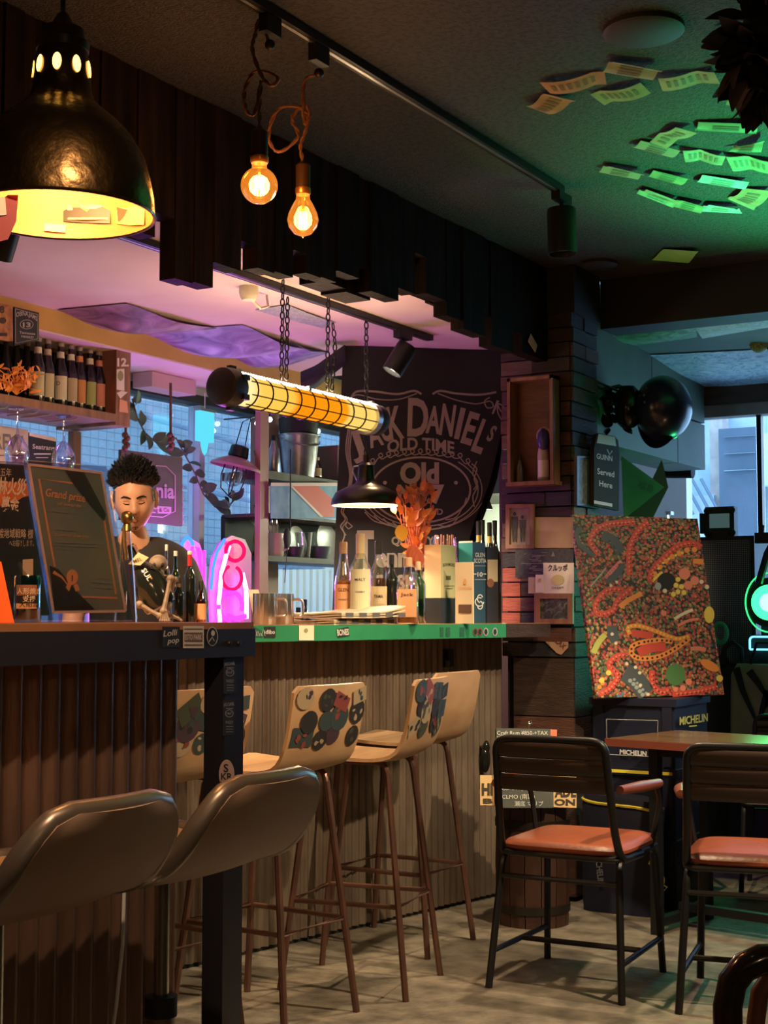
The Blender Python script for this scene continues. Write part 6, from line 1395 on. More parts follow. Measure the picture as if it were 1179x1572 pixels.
V = []; E = []; pel = vx(LB(0, .17, .93), (.15, .125))
for s_ in (-1, 1): ch(pel, (LB(s_ * .09, .17, .86), .105), (LB(s_ * .10, .14, .50), .075), (LB(s_ * .10, .175, .12), .062))
skin('trousers', V, E, m_jean, bt)
for s_ in (-1, 1): build('shoe', MB().sph(LB(s_ * .112, .075, .035), (.05, .13, .045), 14, 8, Matrix.Rotation(psi, 3, 'Z')), blackm, bt, w=True)
# head
MH = Matrix.Translation(HC) @ Matrix.Rotation(psi, 4, 'Z') @ Matrix.Rotation(.30, 4, 'X') @ Matrix.Rotation(-.06, 4, 'Y')
def gs(d, c, s): c = Vector(c).normalized(); return math.exp(-((d - c).length / s) ** 2)
def headp(d):
    x, y, z = d; p = Vector((x * .074, y * .094, z * .115))
    if z < 0: p.x *= 1 - .30 * (-z) ** 1.6; p.y *= 1 - .10 * (-z) ** 2 if y > 0 else 1
    if y < 0: p.y += .006 * (1 - abs(z)) * 0
    amt = 0
    amt += .024 * gs(d, (0, -1, -.16), .13) + .012 * gs(d, (0, -1, .03), .12) + .006 * (gs(d, (.12, -1, -.2), .09) + gs(d, (-.12, -1, -.2), .09))
    for s_ in (-1, 1): amt += -.009 * gs(d, (s_ * .36, -1, .06), .17) + .006 * gs(d, (s_ * .34, -1, .27), .17) + .006 * gs(d, (s_ * .55, -.85, -.18), .25)
    amt += .007 * gs(d, (0, -1, -.52), .16) + .010 * gs(d, (0, -.85, -.95), .25) - .004 * gs(d, (0, -1, -.42), .08)
    q = d.copy(); return p + q * amt
hd = MB(); nu, nv = 56, 44; vs = []
for i in range(nv + 1):
    t_ = PI * i / nv
    for j in range(nu):
        a_ = 2 * PI * j / nu; vs.append(MH @ headp(Vector((math.sin(t_) * math.cos(a_), math.sin(t_) * math.sin(a_), math.cos(t_)))))
hd.add(vs, [(i * nu + j, (i + 1) * nu + j, (i + 1) * nu + (j + 1) % nu, i * nu + (j + 1) % nu) for i in range(nv) for j in range(nu)])
head = build('head', hd, m_skin, bt, w=True, ang=180)
def hm(x, z, e=0.0):  # face coordinates (x,z of a direction on the front) to surface
    d = Vector((x, -math.sqrt(max(.02, 1 - x * x - z * z)), z)).normalized(); return MH @ (headp(d) + d * e)
hmap = lambda x, y, e=0: hm(x, y, e)
for s_ in (-1, 1):
    build('ear', MB().sph(MH @ Vector((s_ * .075, .012, -.005)), (.012, .022, .034), 12, 9, (MH.to_3x3())), m_skin, head, w=True)
    build('eyebrow', MB().ribbon([(s_ * .13, .19), (s_ * .28, .225), (s_ * .44, .235), (s_ * .58, .19)], [.045, .055, .05, .02], hmap, .0022), m_hair, head, w=True, fix=False)
    build('eyelash', MB().ribbon([(s_ * .20, .03), (s_ * .30, .005), (s_ * .42, .01), (s_ * .50, .05)], [.018, .03, .03, .018], hmap, .0018), m_hair, head, w=True, fix=False)
    build('eyelid', MB().ribbon([(s_ * .20, .09), (s_ * .34, .115), (s_ * .50, .09)], .012, hmap, .0012), mat('skin_crease', (.30, .14, .09), .6), head, w=True, fix=False)
    build('nostril', MB().disc(s_ * .075, -.255, .03, .016, hmap, .001, 8), mat('skin_dark', (.10, .04, .03), .6), head, w=True, fix=False)
    build('sideburn', MB().ribbon([(s_ * .90, .35), (s_ * .93, .12), (s_ * .94, -.02)], .12, hmap, .0015), m_hair, head, w=True, fix=False)
build('lips', MB().ribbon([(-.20, -.505), (-.10, -.475), (0, -.485), (.10, -.475), (.20, -.505)], [.015, .05, .05, .05, .015], hmap, .0015).ribbon([(-.17, -.525), (0, -.555), (.17, -.525)], [.015, .055, .015], hmap, .0015), mat('lips', (.42, .16, .13), .45), head, w=True, fix=False)
build('mouth_line', MB().ribbon([(-.20, -.51), (0, -.518), (.20, -.51)], .012, hmap, .002), MATS['skin_dark'], head, w=True, fix=False)
bd_ = MB().ribbon([(-.14, -.70), (0, -.72), (.14, -.70)], [.05, .11, .05], hmap, .001).ribbon([(-.17, -.41), (0, -.39), (.17, -.41)], [.015, .03, .015], hmap, .001); build('goatee', bd_, mat('stubble', (.10, .055, .045), .8), head, w=True, fix=False)
# hair: cap and tufts
hb = MB(); rh = random.Random(2); vs = []; rows = 16
for i in range(rows + 1):
    for j in range(nu):
        a_ = 2 * PI * j / nu; fr_ = max(0, -math.sin(a_)); tmax = 1.28 - .42 * fr_ ** 1.5 + .35 * max(0, math.sin(a_))
        t_ = tmax * i / rows; d = Vector((math.sin(t_) * math.cos(a_), math.sin(t_) * math.sin(a_), math.cos(t_)))
        lift = .004 + .018 * max(0, 1 - t_ / .9) + .004 * math.sin(9 * a_) * math.sin(5 * t_)
        vs.append(MH @ (headp(d) + d * (lift if i < rows else -.003)))
hb.add(vs, [(i * nu + j, (i + 1) * nu + j, (i + 1) * nu + (j + 1) % nu, i * nu + (j + 1) % nu) for i in range(rows) for j in range(nu)])
for k_ in range(1700):
    a_ = rh.uniform(0, 2 * PI); fr_ = max(0, -math.sin(a_)); tm = 1.15 - .30 * fr_; t_ = tm * math.sqrt(rh.random()); d = Vector((math.sin(t_) * math.cos(a_), math.sin(t_) * math.sin(a_), math.cos(t_)))
    b_ = headp(d) + d * .004; L_ = rh.uniform(.026, .048) * (1.1 - .45 * max(0, t_ - .35))
    up_ = (d * .9 + Vector((rh.uniform(-.6, .6), rh.uniform(-.7, .3), .40))).normalized()
    tip = b_ + up_ * L_; mid = b_ + d * L_ * .5 + (up_ - d) * L_ * .2
    hb.tube([MH @ b_, MH @ mid, MH @ tip], [.0055, .0045, .0008], 4)
build('hair', hb, m_hair, head, w=True)
# ------------------------------------------------------------------ things on the near counter
acr = glass('acrylic', (.90, .88, .96), .10)
def stand(name, label, q, ds, poster, th=.004, cat='sign'):
    cs_ = [P(x, y, d_) for (x, y), d_ in zip(q, ds)]           # BL BR TR TL
    cs_[0].z = cs_[1].z = C1Z + .004; pl_ = Pl.of(cs_[0], cs_[1], cs_[3]); cs_[2] = pl_(*q[2]); cs_[0] = pl_(q[0][0], q[0][1]); cs_[1] = pl_(q[1][0], q[1][1])
    t = T(name, label, cat, cs_[0]); build('poster', MB().slab(cs_, .003, pl_.n), poster, t, w=True, smooth=False); return t, pl_, cs_
t, gp, cs_ = stand('award_certificate', 'framed grand prize certificate in an acrylic stand on the near counter', [(82, 940), (193, 938), (156, 726), (44, 713)], (3.06, 3.20, 3.30, 3.16), mat('certificate_green', (.17, .22, .18), .3, col2=(.27, .28, .16), scale=5))
for a_, b_ in zip([(82, 940), (193, 938), (156, 726), (44, 713)], [(193, 938), (156, 726), (44, 713), (82, 940)]): build('frame_edge', MB().ribbon([a_, b_], 4, gp, .003), mat('pale_gold', (.85, .62, .42), .45), t, w=True, fix=False)
build('acrylic_front', MB().slab([gp(x, y, .008) for x, y in ((76, 952), (206, 952), (164, 716), (36, 706))], .003, gp.n), acr, t, w=True, smooth=False)
f0 = gp(76, 952, .008); f1 = gp(206, 952, .008); bk2 = Vector((gp.n.x, gp.n.y, 0)).normalized() * -.10
build('acrylic_foot', MB().slab([Vector((v.x, v.y, C1Z + .0005)) for v in (f0, f1, f1 + bk2, f0 + bk2)][::-1], -.003, (0, 0, 1)), acr, t, w=True)
m = MB(); text(m, 'Grand prize', 100, 766, 12, gp, wpx=62, bold=.02, ang=.15); text(m, 'of awards', 106, 777, 5, gp, wpx=36, ang=.10)
text(m, 'Committee of the year', 110, 824, 4.5, gp, wpx=52, ang=.06, e=.002)
for pts in ([(113, 742), (60, 735), (84, 870)], [(160, 798), (178, 912)], [(122, 916), (180, 918)]): m.ribbon(pts, 3, gp, .0015)
m.disc(111, 886, 9, 12, gp, .003, 20); m.ppoly([(104, 894), (110, 898), (106, 908), (101, 902)], gp, .0025).ppoly([(113, 898), (119, 896), (123, 906), (116, 908)], gp, .0025); m.ribbon([(82, 878), (95, 886), (104, 898)], [5, 3, 1], gp, .0028)
build('gold_print', m, mat('copper_ink', (.85, .38, .14), .45), t, w=True, fix=False)
m = MB()
for x0, x1, y in ((74, 104, 784), (84, 118, 812), (86, 150, 832), (88, 155, 837), (88, 107, 841), (146, 172, 886), (140, 174, 893), (140, 176, 901)): m.ribbon([(x0, y), (x1, y + 3)], 1.4, gp, .002)
build('fine_print', m, mat('grey_print', (.30, .30, .24), .6), t, w=True, fix=False)
m = MB().ppoly([(98, 720), (128, 723), (163, 790), (160, 800), (138, 775), (112, 742)], gp, .002).ppoly([(76, 868), (90, 874), (118, 908), (146, 936), (84, 936)], gp, .0022); build('corner_band', m, mat('umber_band', (.035, .022, .02), .4), t, w=True, fix=False)
m = MB(); text(m, '1', 111, 892, 9, gp, bold=.02, e=.0035); build('medal_number', m, mat('brown_ink', (.07, .03, .015), .7), t, w=True, fix=False)
t, jp, cs_ = stand('charity_poster', 'dark charity poster with Japanese lettering in a stand, at the left edge', [(-38, 944), (76, 944), (36, 714), (-78, 706)], (2.86, 3.00, 3.10, 2.96), mat('poster_maroon', (.028, .018, .020), .4))
m = MB(); text(m, '二〇五年', 0, 730, 10, jp, wpx=34, ang=.06); text(m, '林火災', 18, 757, 19, jp, wpx=44, bold=.03, ang=.08, e=.003); text(m, '募金', 15, 783, 17, jp, wpx=28, bold=.03, ang=.06, e=.003); text(m, '船渡地域戦略 様', 20, 825, 11, jp, wpx=62, bold=.01, ang=.02); text(m, 'へお届けします。', 33, 838, 8, jp, wpx=38)
build('lettering', m, mat('poster_ivory', (.78, .62, .40), .6), t, w=True, fix=False)
m = MB().ppoly([(-10, 738), (42, 742), (44, 761), (34, 764), (22, 772), (8, 768), (-10, 790)], jp, .0015); build('flame_print', m, mat('flame_orange', (.85, .25, .04), .6), t, w=True, fix=False)
build('acrylic_front', MB().slab([jp(x, y, .006) for x, y in ((-40, 952), (82, 952), (42, 710), (-80, 704))], .003, jp.n), acr, t, w=True, smooth=False)
op = [P(-30, 950, 2.72), P(22, 951, 2.78), P(2, 862, 2.82), P(-50, 862, 2.76)]
for v in op[:2]: v.z = C1Z + .001
one('orange_card', MB().slab(op, .003), mat('vivid_orange_card', (.95, .16, .03), .5), 'bright orange card standing at the left edge of the near counter', 'card', op[0], smooth=False)
# blue glass jar
jb = P(41, 950, 2.93); jb.z = C1Z; t = T('glass_jar', 'small blue glass tip jar with labels on the near counter', 'jar', jb); kj = 2.93 / FPX
build('glass', MB().lathe([(0, 0), (20 * kj, 0), (21 * kj, 2 * kj), (21 * kj, 70 * kj), (19 * kj, 73 * kj), (18.5 * kj, 71 * kj), (19 * kj, 6 * kj), (0, 6 * kj)], 28), glass('cyan_jar_glass', (.25, .62, .66), .18), t)
build('water_tint', MB().lathe([(0, 6 * kj), (18.4 * kj, 6 * kj), (18.4 * kj, 60 * kj), (0, 60 * kj)], 28), mat('teal_fill', (.03, .14, .16), .3), t)
for z0, z1, mm in ((42, 58, mat('tan_label', (.30, .13, .08), .7)), (30, 41, MATS['poster_maroon']), (22, 30, m_labo)):
    mp = cylmap((0, 0, 0), 21.4 * kj, YAW + .2); b_ = MB()
    for i in range(8): xa, xb = (-17 + 34 * i / 8) * kj, (-17 + 34 * (i + 1) / 8) * kj; b_.add([mp(xa, z0 * kj), mp(xb, z0 * kj), mp(xb, z1 * kj), mp(xa, z1 * kj)], [(0, 1, 2, 3)])
    o_ = build('label', b_, mm, t, fix=False); m = MB(); f2 = lambda x, y, e=0: mp(x, -y, e); text(m, {42: '人形焼き', 30: '支援', 22: '大船渡'}[z0], 4 * kj, -(z0 + 3) * kj, 7 * kj, f2, bold=.01, e=.0006); build('lettering', m, MATS['poster_ivory'] if z0 != 22 else ink, o_, fix=False)
cv = [P(35, 890, 2.99), P(51, 888, 3.0), P(51, 858, 3.0), P(35, 859, 2.99)]; one('paper_card', MB().slab(cv, .002), mat('tan_card', (.30, .22, .16), .7), 'small blank tan card stuck in the blue tip jar', 'card', cv[0], smooth=False)
# clear decanter with gold knob
db = P(193, 950, 3.36); db.z = C1Z; kd = 3.36 / FPX; t = T('decanter', 'tall clear bottle with gold ball stopper beside the certificate', 'bottle', db)
build('glass_body', MB().shell([(0, .002), (20 * kj, 0), (20 * kj, .01), (15 * kj, .10), (8 * kj, .19), (6 * kj, .215)], 24), m_pg, t)
build('stopper', MB().lathe([(0, 139 * kd), (9 * kd, 140 * kd), (7 * kd, 146 * kd), (6 * kd, 150 * kd)], 18).sph((0, 0, 160 * kd), (10 * kd, 10 * kd, 11 * kd), 18, 12), mat('old_gold', (.55, .36, .14), .3, .9), t)
build('ribbon', MB().tube([(0, -.01, 146 * kd), (.012, -.02, 120 * kd), (.02, -.022, 95 * kd)], .004).tube([(0, -.01, 146 * kd), (.004, -.022, 110 * kd), (.006, -.024, 60 * kd)], .003), MATS['old_gold'], t)
# skeleton cradling a black bottle
sd_ = 4.62; kk = sd_ / FPX; rvv = W(1, 0); bv = W(0, 1)
def sp_at(px, py, dd=0.0): return P(px, py, sd_ + dd)
sb = T('skull_bottle', 'tilted black liquor bottle with a buff neck tag', 'bottle', sp_at(238, 955))
a_, b_ = sp_at(248, 932), sp_at(198, 838); ax = (b_ - a_).normalized(); Mq = Matrix.Translation(a_) @ ax.to_track_quat('Z', 'Y').to_matrix().to_4x4(); Lb = (b_ - a_).length
build('glass_body', MB().lathe([(0, 0), (.05, .0), (.054, .012), (.054, Lb * .48), (.045, Lb * .58), (.022, Lb * .70), (.017, Lb * .8), (.017, Lb), (0, Lb)], 28, M=Mq), g_dark, sb, w=True)
tpl = Pl.of(sp_at(200, 870, -.04), sp_at(225, 862, -.06), sp_at(210, 850, -.05))
build('neck_tag', MB().slab([tpl(x, y) for x, y in ((197, 866), (215, 868), (228, 856), (212, 848))], .003, tpl.n), m_lab, sb, w=True); m = MB(); text(m, 'MEL', 212, 862, 5, tpl, wpx=14, ang=-.35, bold=.01); build('tag_lettering', m, mat('brown_ink', (.07, .03, .015), .7), sb, w=True, fix=False)
m = MB(); lp2 = Pl.of(sp_at(214, 870, -.058), sp_at(240, 900, -.058), sp_at(222, 910, -.058)); text(m, 'SUL', 222, 884, 8, lp2, ang=1.0, wpx=20, bold=.02); build('lettering', m, whitep, sb, w=True, fix=False)
build('cord', MB().tube([b_, sp_at(207, 838, -.03), sp_at(213, 850, -.045)], .005), m_cord, sb, w=True)
m_bone = mat('aged_bone', (.30, .22, .16), .6, col2=(.18, .12, .09), scale=40)
sk = T('skeleton_figure', 'small skeleton figurine sitting and hugging the black bottle', 'figurine', sp_at(252, 955))
hcn = sp_at(243, 866, .02); R3 = Matrix.Rotation(psi, 3, 'Z')
build('skull', MB().sph(hcn, (.030, .034, .030), 18, 12, R3).sph(hcn + fd * .012 - Vector((0, 0, .026)), (.018, .020, .016), 14, 9, R3), m_bone, sk, w=True)
for s_ in (-1, 1): build('eye_socket', MB().sph(hcn + fd * .028 + sd * s_ * .011 + Vector((0, 0, -.004)), (.007, .005, .008), 10, 7, R3), ink, sk, w=True)
build('nose_hole', MB().sph(hcn + fd * .032 + Vector((0, 0, -.016)), (.003, .003, .005), 8, 6, R3), ink, sk, w=True)
build('teeth', MB().box(hcn + fd * .031 - Vector((0, 0, .032)), (.018, .004, .006), R3), mat('teeth', (.5, .45, .38), .5), sk, w=True)
build('spine', MB().tube([hcn - Vector((0, 0, .035)), sp_at(252, 900, .05), sp_at(256, 935, .05)], .009), m_bone, sk, w=True)
for i in range(5): c0 = sp_at(247 + i, 884 + i * 8, .03); build('rib', MB().tube([c0 - sd * .03, c0 + fd * .02 - sd * .02, c0 + fd * .028, c0 + fd * .02 + sd * .02, c0 + sd * .03], .004, 6), m_bone, sk, w=True)
def bone(nm, p, q, r_): build(nm, MB().tube([p, p.lerp(q, .12), p.lerp(q, .5), p.lerp(q, .88), q], [r_ * 1.5, r_ * .95, r_ * .8, r_ * .95, r_ * 1.4], 8).sph(p, r_ * 1.6, 8, 6).sph(q, r_ * 1.5, 8, 6), m_bone, sk, w=True)
bone('arm_bone', sp_at(262, 888, -.03), sp_at(251, 938, -.06), .008); bone('leg_bone', sp_at(214, 928, -.05), sp_at(246, 946, -.06), .008); bone('leg_bone', sp_at(258, 930, -.0), sp_at(268, 890, -.02), .007)
for i in range(5): bone('finger_bone', sp_at(250 + i * 1.2, 938, -.065), sp_at(246 + i * 3.4, 953, -.07), .003)
for i in range(4): bone('toe_bone', sp_at(258 + i, 940 + i * 2, -.03), sp_at(272 + i * 2, 948 + i * 1.5, -.04), .003)
# ------------------------------------------------------------------ things on the pillar
ppf = Pl((0, PY0 - .014, 0), (0, -1, 0)); ppr = Pl((PX1 + .014, 0, 0), (1, 0, 0))
def wallbox(name, label, cat, x0, y0, x1, y1, depth, m_, pl_, th=.012):
    t = T(name, label, cat, pl_((x0 + x1) / 2, y1)); return t
# shadow box
t = T('shadow_box', 'open wooden box frame with a bottle high on the pillar', 'display box', ppf(818, 745)); D = .075
c00, c11 = ppf(779, 748, 0), ppf(856, 572, 0); x0, x1 = c00.x, c11.x; z0, z1 = c00.z, c11.z; yb = PY0 - .014; yf = yb - D
c00, c11 = ppf(779, 746, D), ppf(848, 575, D); x0, x1, z0, z1 = c00.x, c11.x, c00.z, c11.z
build('back', MB().bx((x0, yb - .006, z0), (x1, yb, z1)), redwood, t, w=True)
for nm, a_, b_ in (('side', (x0, yf, z0), (x0 + .014, yb, z1)), ('side', (x1 - .014, yf, z0), (x1, yb, z1)), ('top', (x0, yf, z1 - .014), (x1, yb, z1)), ('bottom', (x0 - .005, yf - .006, z0 - .002), (x1 + .005, yb, z0 + .014))): build(nm, MB().bx(a_, b_), warmwood, t, w=True)
q = ppf(828, 738, .035); t2_ = bottle('pale bottle with a navy seal cap inside the wooden box frame', (q.x + .018, q.y, z0 + .014), .22, .024, 'slope', gl=mat('pale_bottle', (.45, .38, .28), .4), lab=cream, labz=(.08, .4), cap=mat('navy_wax', (.03, .03, .12), .35), caplen=.1)
q = ppf(828, 676, .045); build('navy_hood', MB().sph(Vector((q.x + .018, q.y, q.z)), (.026, .026, .045), 14, 10), mat('navy_wax', (.03, .03, .12), .35), t2_, w=True)
build('ring_tag', MB().tube([Vector((q.x + .018 + .03 * math.cos(a), q.y + .01, q.z + .02 + .03 * math.sin(a))) for a in [2 * PI * i / 20 for i in range(20)]], .006, 6, closed=True), mat('bead_tag', (.4, .25, .18), .5), t2_, w=True)
q = ppf(798, 738, .04); bottle('dim small flask at the left inside the wooden box frame', (q.x, q.y, z0 + .014), .11, .014, 'slope', gl=mat('dim_flask', (.10, .07, .06), .3))
def frame(label, x0, y0, x1, y1, b_, pl_, fm, pm_, seed=0):
    t = T('picture_frame', label, 'picture frame', pl_((x0 + x1) / 2, y1)); 
    for r4 in ((x0, y0, x1, y0 + b_), (x0, y1 - b_, x1, y1), (x0, y0 + b_, x0 + b_, y1 - b_), (x1 - b_, y0 + b_, x1, y1 - b_)): build('frame_bar', MB().slab([pl_(x, y, .014) for x, y in rect(*r4)], .014, pl_.n), fm, t, w=True, smooth=False)
    build('picture', MB().slab([pl_(x, y, .006) for x, y in rect(x0 + b_, y0 + b_, x1 - b_, y1 - b_)], .006, pl_.n), pm_, t, w=True, smooth=False); return t
m_ph = art_mat('sepia_photo', [(.02, .016, .012), (.10, .075, .05), (.36, .27, .17)], 45); m_ph2 = art_mat('dark_photo', [(.008, .008, .008), (.05, .05, .045), (.22, .20, .16)], 35)
t = frame('reddish wood frame with a sepia photo of two figures, left on the pillar', 776, 774, 819, 842, 6, ppf, warmwood, mat('sepia_ground', (.34, .25, .15), .6, col2=(.20, .14, .09), scale=20))
m = MB()
for x_, h_ in ((790, 0), (802, 5)): m.disc(x_, 789 + h_, 2.6, 3.2, ppf, .008).ppoly([(x_ - 5, 793 + h_), (x_ + 5, 793 + h_), (x_ + 4.5, 811), (x_ - 4.5, 811)], ppf, .008).ppoly([(x_ - 4, 811), (x_ - .6, 811), (x_ - 1, 832), (x_ - 3.2, 832)], ppf, .008).ppoly([(x_ + .6, 811), (x_ + 4, 811), (x_ + 3.2, 832), (x_ + 1, 832)], ppf, .008)
build('figures', m, mat('sepia_dark', (.03, .022, .016), .6), t, w=True, fix=False)
frame('wood frame with a dark photo low on the pillar', 820, 911, 879, 958, 8, ppf, warmwood, m_ph2)
frame('narrow dark frame with a pale portrait on the right pillar face', 886, 700, 907, 776, 3, ppr, mat('dark_frame', (.03, .035, .03), .4), art_mat('pale_portrait', [(.05, .06, .05), (.25, .27, .22)], 25))
def paper(name, label, pts, m_, pl_=ppf, e=.003, cat='paper', tx=None, tm=None):
    t = T(name, label, cat, pl_(*pts[0])); build('sheet', MB().slab([pl_(x, y, e) for x, y in pts], .002, pl_.n), m_, t, w=True, smooth=False)
    if tx: m = MB(); [text(m, *a_, pl_, e=e + .002, **k_) for a_, k_ in tx]; build('lettering', m, tm or ink, t, w=True, fix=False)
    return t
paper('paper_notice', 'tan paper notice at the top right of the pillar pictures', rect(821, 794, 880, 841), mat('kraft_paper', (.46, .31, .16), .7, col2=(.38, .25, .12), scale=12))
t = paper('dark_poster', 'black poster with faded white print across the pillar', rect(791, 843, 880, 887), mat('soot_poster', (.018, .018, .018), .6, col2=(.05, .05, .048), scale=60), e=.0)
m = MB(); r5 = random.Random(6); [m.ribbon([(796 + r5.uniform(0, 44), 848 + k_ * 2.1), (796 + r5.uniform(8, 52), 848.5 + k_ * 2.1)], r5.uniform(.5, 1.3), ppf, .0025) for k_ in range(16)]; m.ppoly([(846, 854), (849, 846), (852, 854)], ppf, .0025); build('faded_print', m, mat('faded_grey', (.22, .22, .20), .8), t, w=True, fix=False)
t = paper('shop_card', 'cream card with black katakana lettering on the pillar', rect(834, 864, 881, 911), cream, e=.006, tx=[(('クルッポ', 856, 876, 8), dict(wpx=30, bold=.02)), (('日本酒専門', 856, 904, 3), dict(wpx=18))])
m = MB().disc(856, 890, 9, 8, ppf, .009, 18); build('seal', m, mat('pale_gold_seal', (.60, .48, .20), .5), t, w=True, fix=False)
paper('small_card', 'small cream card left of the katakana card', rect(811, 886, 834, 911), mat('cream_dim', (.55, .45, .26), .7), e=.004, tx=[(('KURU', 823, 902, 3), dict(wpx=12))], tm=gold); paper('small_card', 'upright small cream card overlapping the katakana card edge', rect(822, 882, 834, 910), cream, e=.0075, tx=[(('酒', 828, 894, 5), dict())], tm=gold)
t = paper('beer_sticker', 'octagonal tan sticker tilted on the lower pillar plank', [(841, 967), (852, 965), (872, 985), (872, 994), (862, 1005), (855, 1003), (838, 986), (838, 978)], mat('sticker_tan', (.42, .24, .15), .6), Pl((0, PY0 - .008, 0), (0, -1, 0)), tx=[(('RELAX', 855, 988, 8), dict(ang=.75, wpx=26, bold=.02))], tm=mat('sticker_maroon', (.14, .03, .025), .6))
vpl = Pl((VX + .014, 0, 0), (1, 0, 0)); paper('tiny_flyer', 'tiny pinkish flyer stuck on the last hanging plank', [(811, 524), (815, 512), (825, 530), (822, 541)], m_labo, vpl)
# bottle-shaped beer sign
gsn = Pl((PX1 + .05, 0, 0), (1, 0, 0)); t = T('beer_sign', 'dark bottle shaped stout sign hung on the right pillar face', 'sign', gsn(930, 782))
build('board', MB().slab([gsn(x, y) for x, y in ((912, 776), (912, 690), (916, 668), (921, 665), (944, 670), (949, 676), (951, 696), (950, 784))], .018, (1, 0, 0)), mat('stout_brown', (.035, .022, .014), .75, spec=.1), t, w=True)
build('gold_cap', MB().ppoly([(916, 680), (919, 666), (944, 671), (946, 685)], gsn, .002), mat('gold_paint', (.50, .36, .12), .5), t, w=True, fix=False); build('gold_base', MB().ppoly([(912, 768), (940, 773), (940, 778), (912, 773)], gsn, .002), MATS['gold_paint'], t, w=True, fix=False)
m = MB(); text(m, 'GUINN', 928, 706, 8, gsn, wpx=24, skew=.18, bold=.01); text(m, 'Served', 930, 730, 9, gsn, wpx=26, skew=.2, bold=.01); text(m, 'Here', 930, 748, 9, gsn, wpx=20, skew=.2, bold=.01); m.ribbon([(932, 690), (936, 698), (940, 692)], 1.2, gsn); build('lettering', m, mat('sign_cream2', (.60, .50, .36), .6), t, w=True, fix=False)
build('hanger', MB().bx((PX1 + .012, gsn(930, 720).y - .02, gsn(930, 720).z - .02), (PX1 + .032, gsn(930, 720).y + .02, gsn(930, 720).z + .02)), black, t, w=True)
# dark ornate lantern and helmet on the bulkhead
dl = P(950, 628, 6.35); t = T('wall_lantern', 'dark glossy lantern bundle on the pillar edge beside the helmet', 'lantern', dl)
m_gb = mat('glossy_black', (.01, .01, .01), .15); rl = random.Random(8)
build('cage', MB().lathe([(.03, .10), (.055, .07), (.06, 0), (.05, -.06), (.02, -.09)], 14, dl + rv * .04), m_gb, t, w=True); build('arm', MB().tube([dl + rv * .09 + Vector((0, 0, .06)), dl + Vector((0, 0, .10)), dl - rv * .09 + Vector((0, 0, .08)), Vector((PX1 + .0, PY1 - .05, dl.z + .08))], .01), m_gb, t, w=True)
for i in range(22): a_ = dl + rv * rl.uniform(-.07, .02) + fv * rl.uniform(-.03, .05) + Vector((0, 0, rl.uniform(-.1, .1))); build('leaf', leaf_mb(a_, Vector((rl.uniform(-1, 1), rl.uniform(-1, 1), rl.uniform(-1, 1))), -fv + Vector((0, 0, .2)), .06, .02), m_gb, t, w=True, fix=False)
hc_ = P(1018, 627, 6.35); t = T('helmet', 'dark navy baseball helmet hanging on the grey green bulkhead', 'helmet', hc_); kh = 6.35 / FPX
m_hel = mat('navy_gloss', (.016, .016, .06), .28, coat=.3); Rh = Matrix.Rotation(-YAW, 4, 'Z')
cr = (rv * -.40 - fv * .85 + Vector((0, 0, .22))).normalized(); uv_ = (Vector((0, 0, 1)) - cr * cr.z).normalized(); lv = uv_.cross(cr).normalized()
HR = Matrix.Rotation(.0, 3, 'Z')
def hq(d, k_=1.0): return hc_ + (lv * d.x * 43 + uv_ * d.y * 50 + cr * d.z * 50) * kh * k_
def hf(u, v):
    a_ = 2 * PI * u; t_ = PI * .58 * v; return hq(Vector((math.sin(t_) * math.cos(a_), math.sin(t_) * math.sin(a_), math.cos(t_) * (1 if v < .86 else 1))))
build('shell', MB().grid(hf, 40, 18, .003), m_hel, t, w=True)
def bf_(u, v):
    a_ = -PI / 2 - .35 + (u - .5) * 1.5; q = hf(a_ / (2 * PI) % 1.0, .93); o_ = (lv * math.cos(a_) * .35 + uv_ * math.sin(a_)); return q + o_ * (17 * v * math.cos((u - .5) * 2.6)) * kh + cr * (6 * v) * kh
build('brim', MB().grid(bf_, 18, 6, .004), m_hel, t, w=True); build('rim', MB().tube([hf(i / 40, 1) for i in range(40)], .004, 6, closed=True), mat('helmet_rim', (.3, .3, .3), .2, .5), t, w=True)
for dx, dy in ((.35, .35), (.42, .1), (.38, -.12), (.62, .15), (.72, .35)): build('vent', MB().sph(hq(Vector((-dx, dy, math.sqrt(1 - dx * dx - dy * dy)))), 2.4 * kh, 8, 6), mat('helmet_vent', (.12, .10, .12), .5), t, w=True)
Mh = Matrix.Translation(hc_)
build('strap', MB().tube([Mh @ (Vector((-36, 0, 20)) * kh), P(975, 612, 6.4), Vector((PX1 + .0, PY1 - .02, hc_.z + .1))], .006), m_gb, t, w=True)
# green pennant and hanging cloths under the bulkhead
gpl = Pl(P(990, 740, 6.75), W(.45, -.9)); t = T('green_pennant', 'green triangular pennant under the bulkhead', 'pennant', gpl(955, 700))
build('cloth', MB().slab([gpl(x, y) for x, y in ((954, 700), (1020, 748), (958, 797))], .003, gpl.n), mat('pennant_green', (.16, .36, .10), .7, col2=(.12, .29, .08), scale=8), t, w=True, smooth=False)
m = MB(); text(m, '福島', 990, 752, 9, gpl, ang=.35, bold=.0); build('lettering', m, mat('pennant_ink', (.07, .16, .05), .7), t, w=True, fix=False)
g2 = Pl(P(1012, 730, 7.0), W(.3, -.95)); one('brown_pennant', MB().slab([g2(x, y) for x, y in ((1016, 706), (1026, 748), (1000, 800), (955, 800), (990, 760))], .003, g2.n), mat('pennant_brown', (.13, .09, .05), .8), 'brown cloth hanging behind the green pennant', 'cloth', g2(1016, 706), smooth=False)
bq = on_y(1020, 720, 7.38); one('blind_tube', MB().cyl(on_y(1021, 724, 7.36), on_y(1064, 724, 7.36), .035), blackm, 'short black blind roller at the top of the rear window', 'blind', bq)
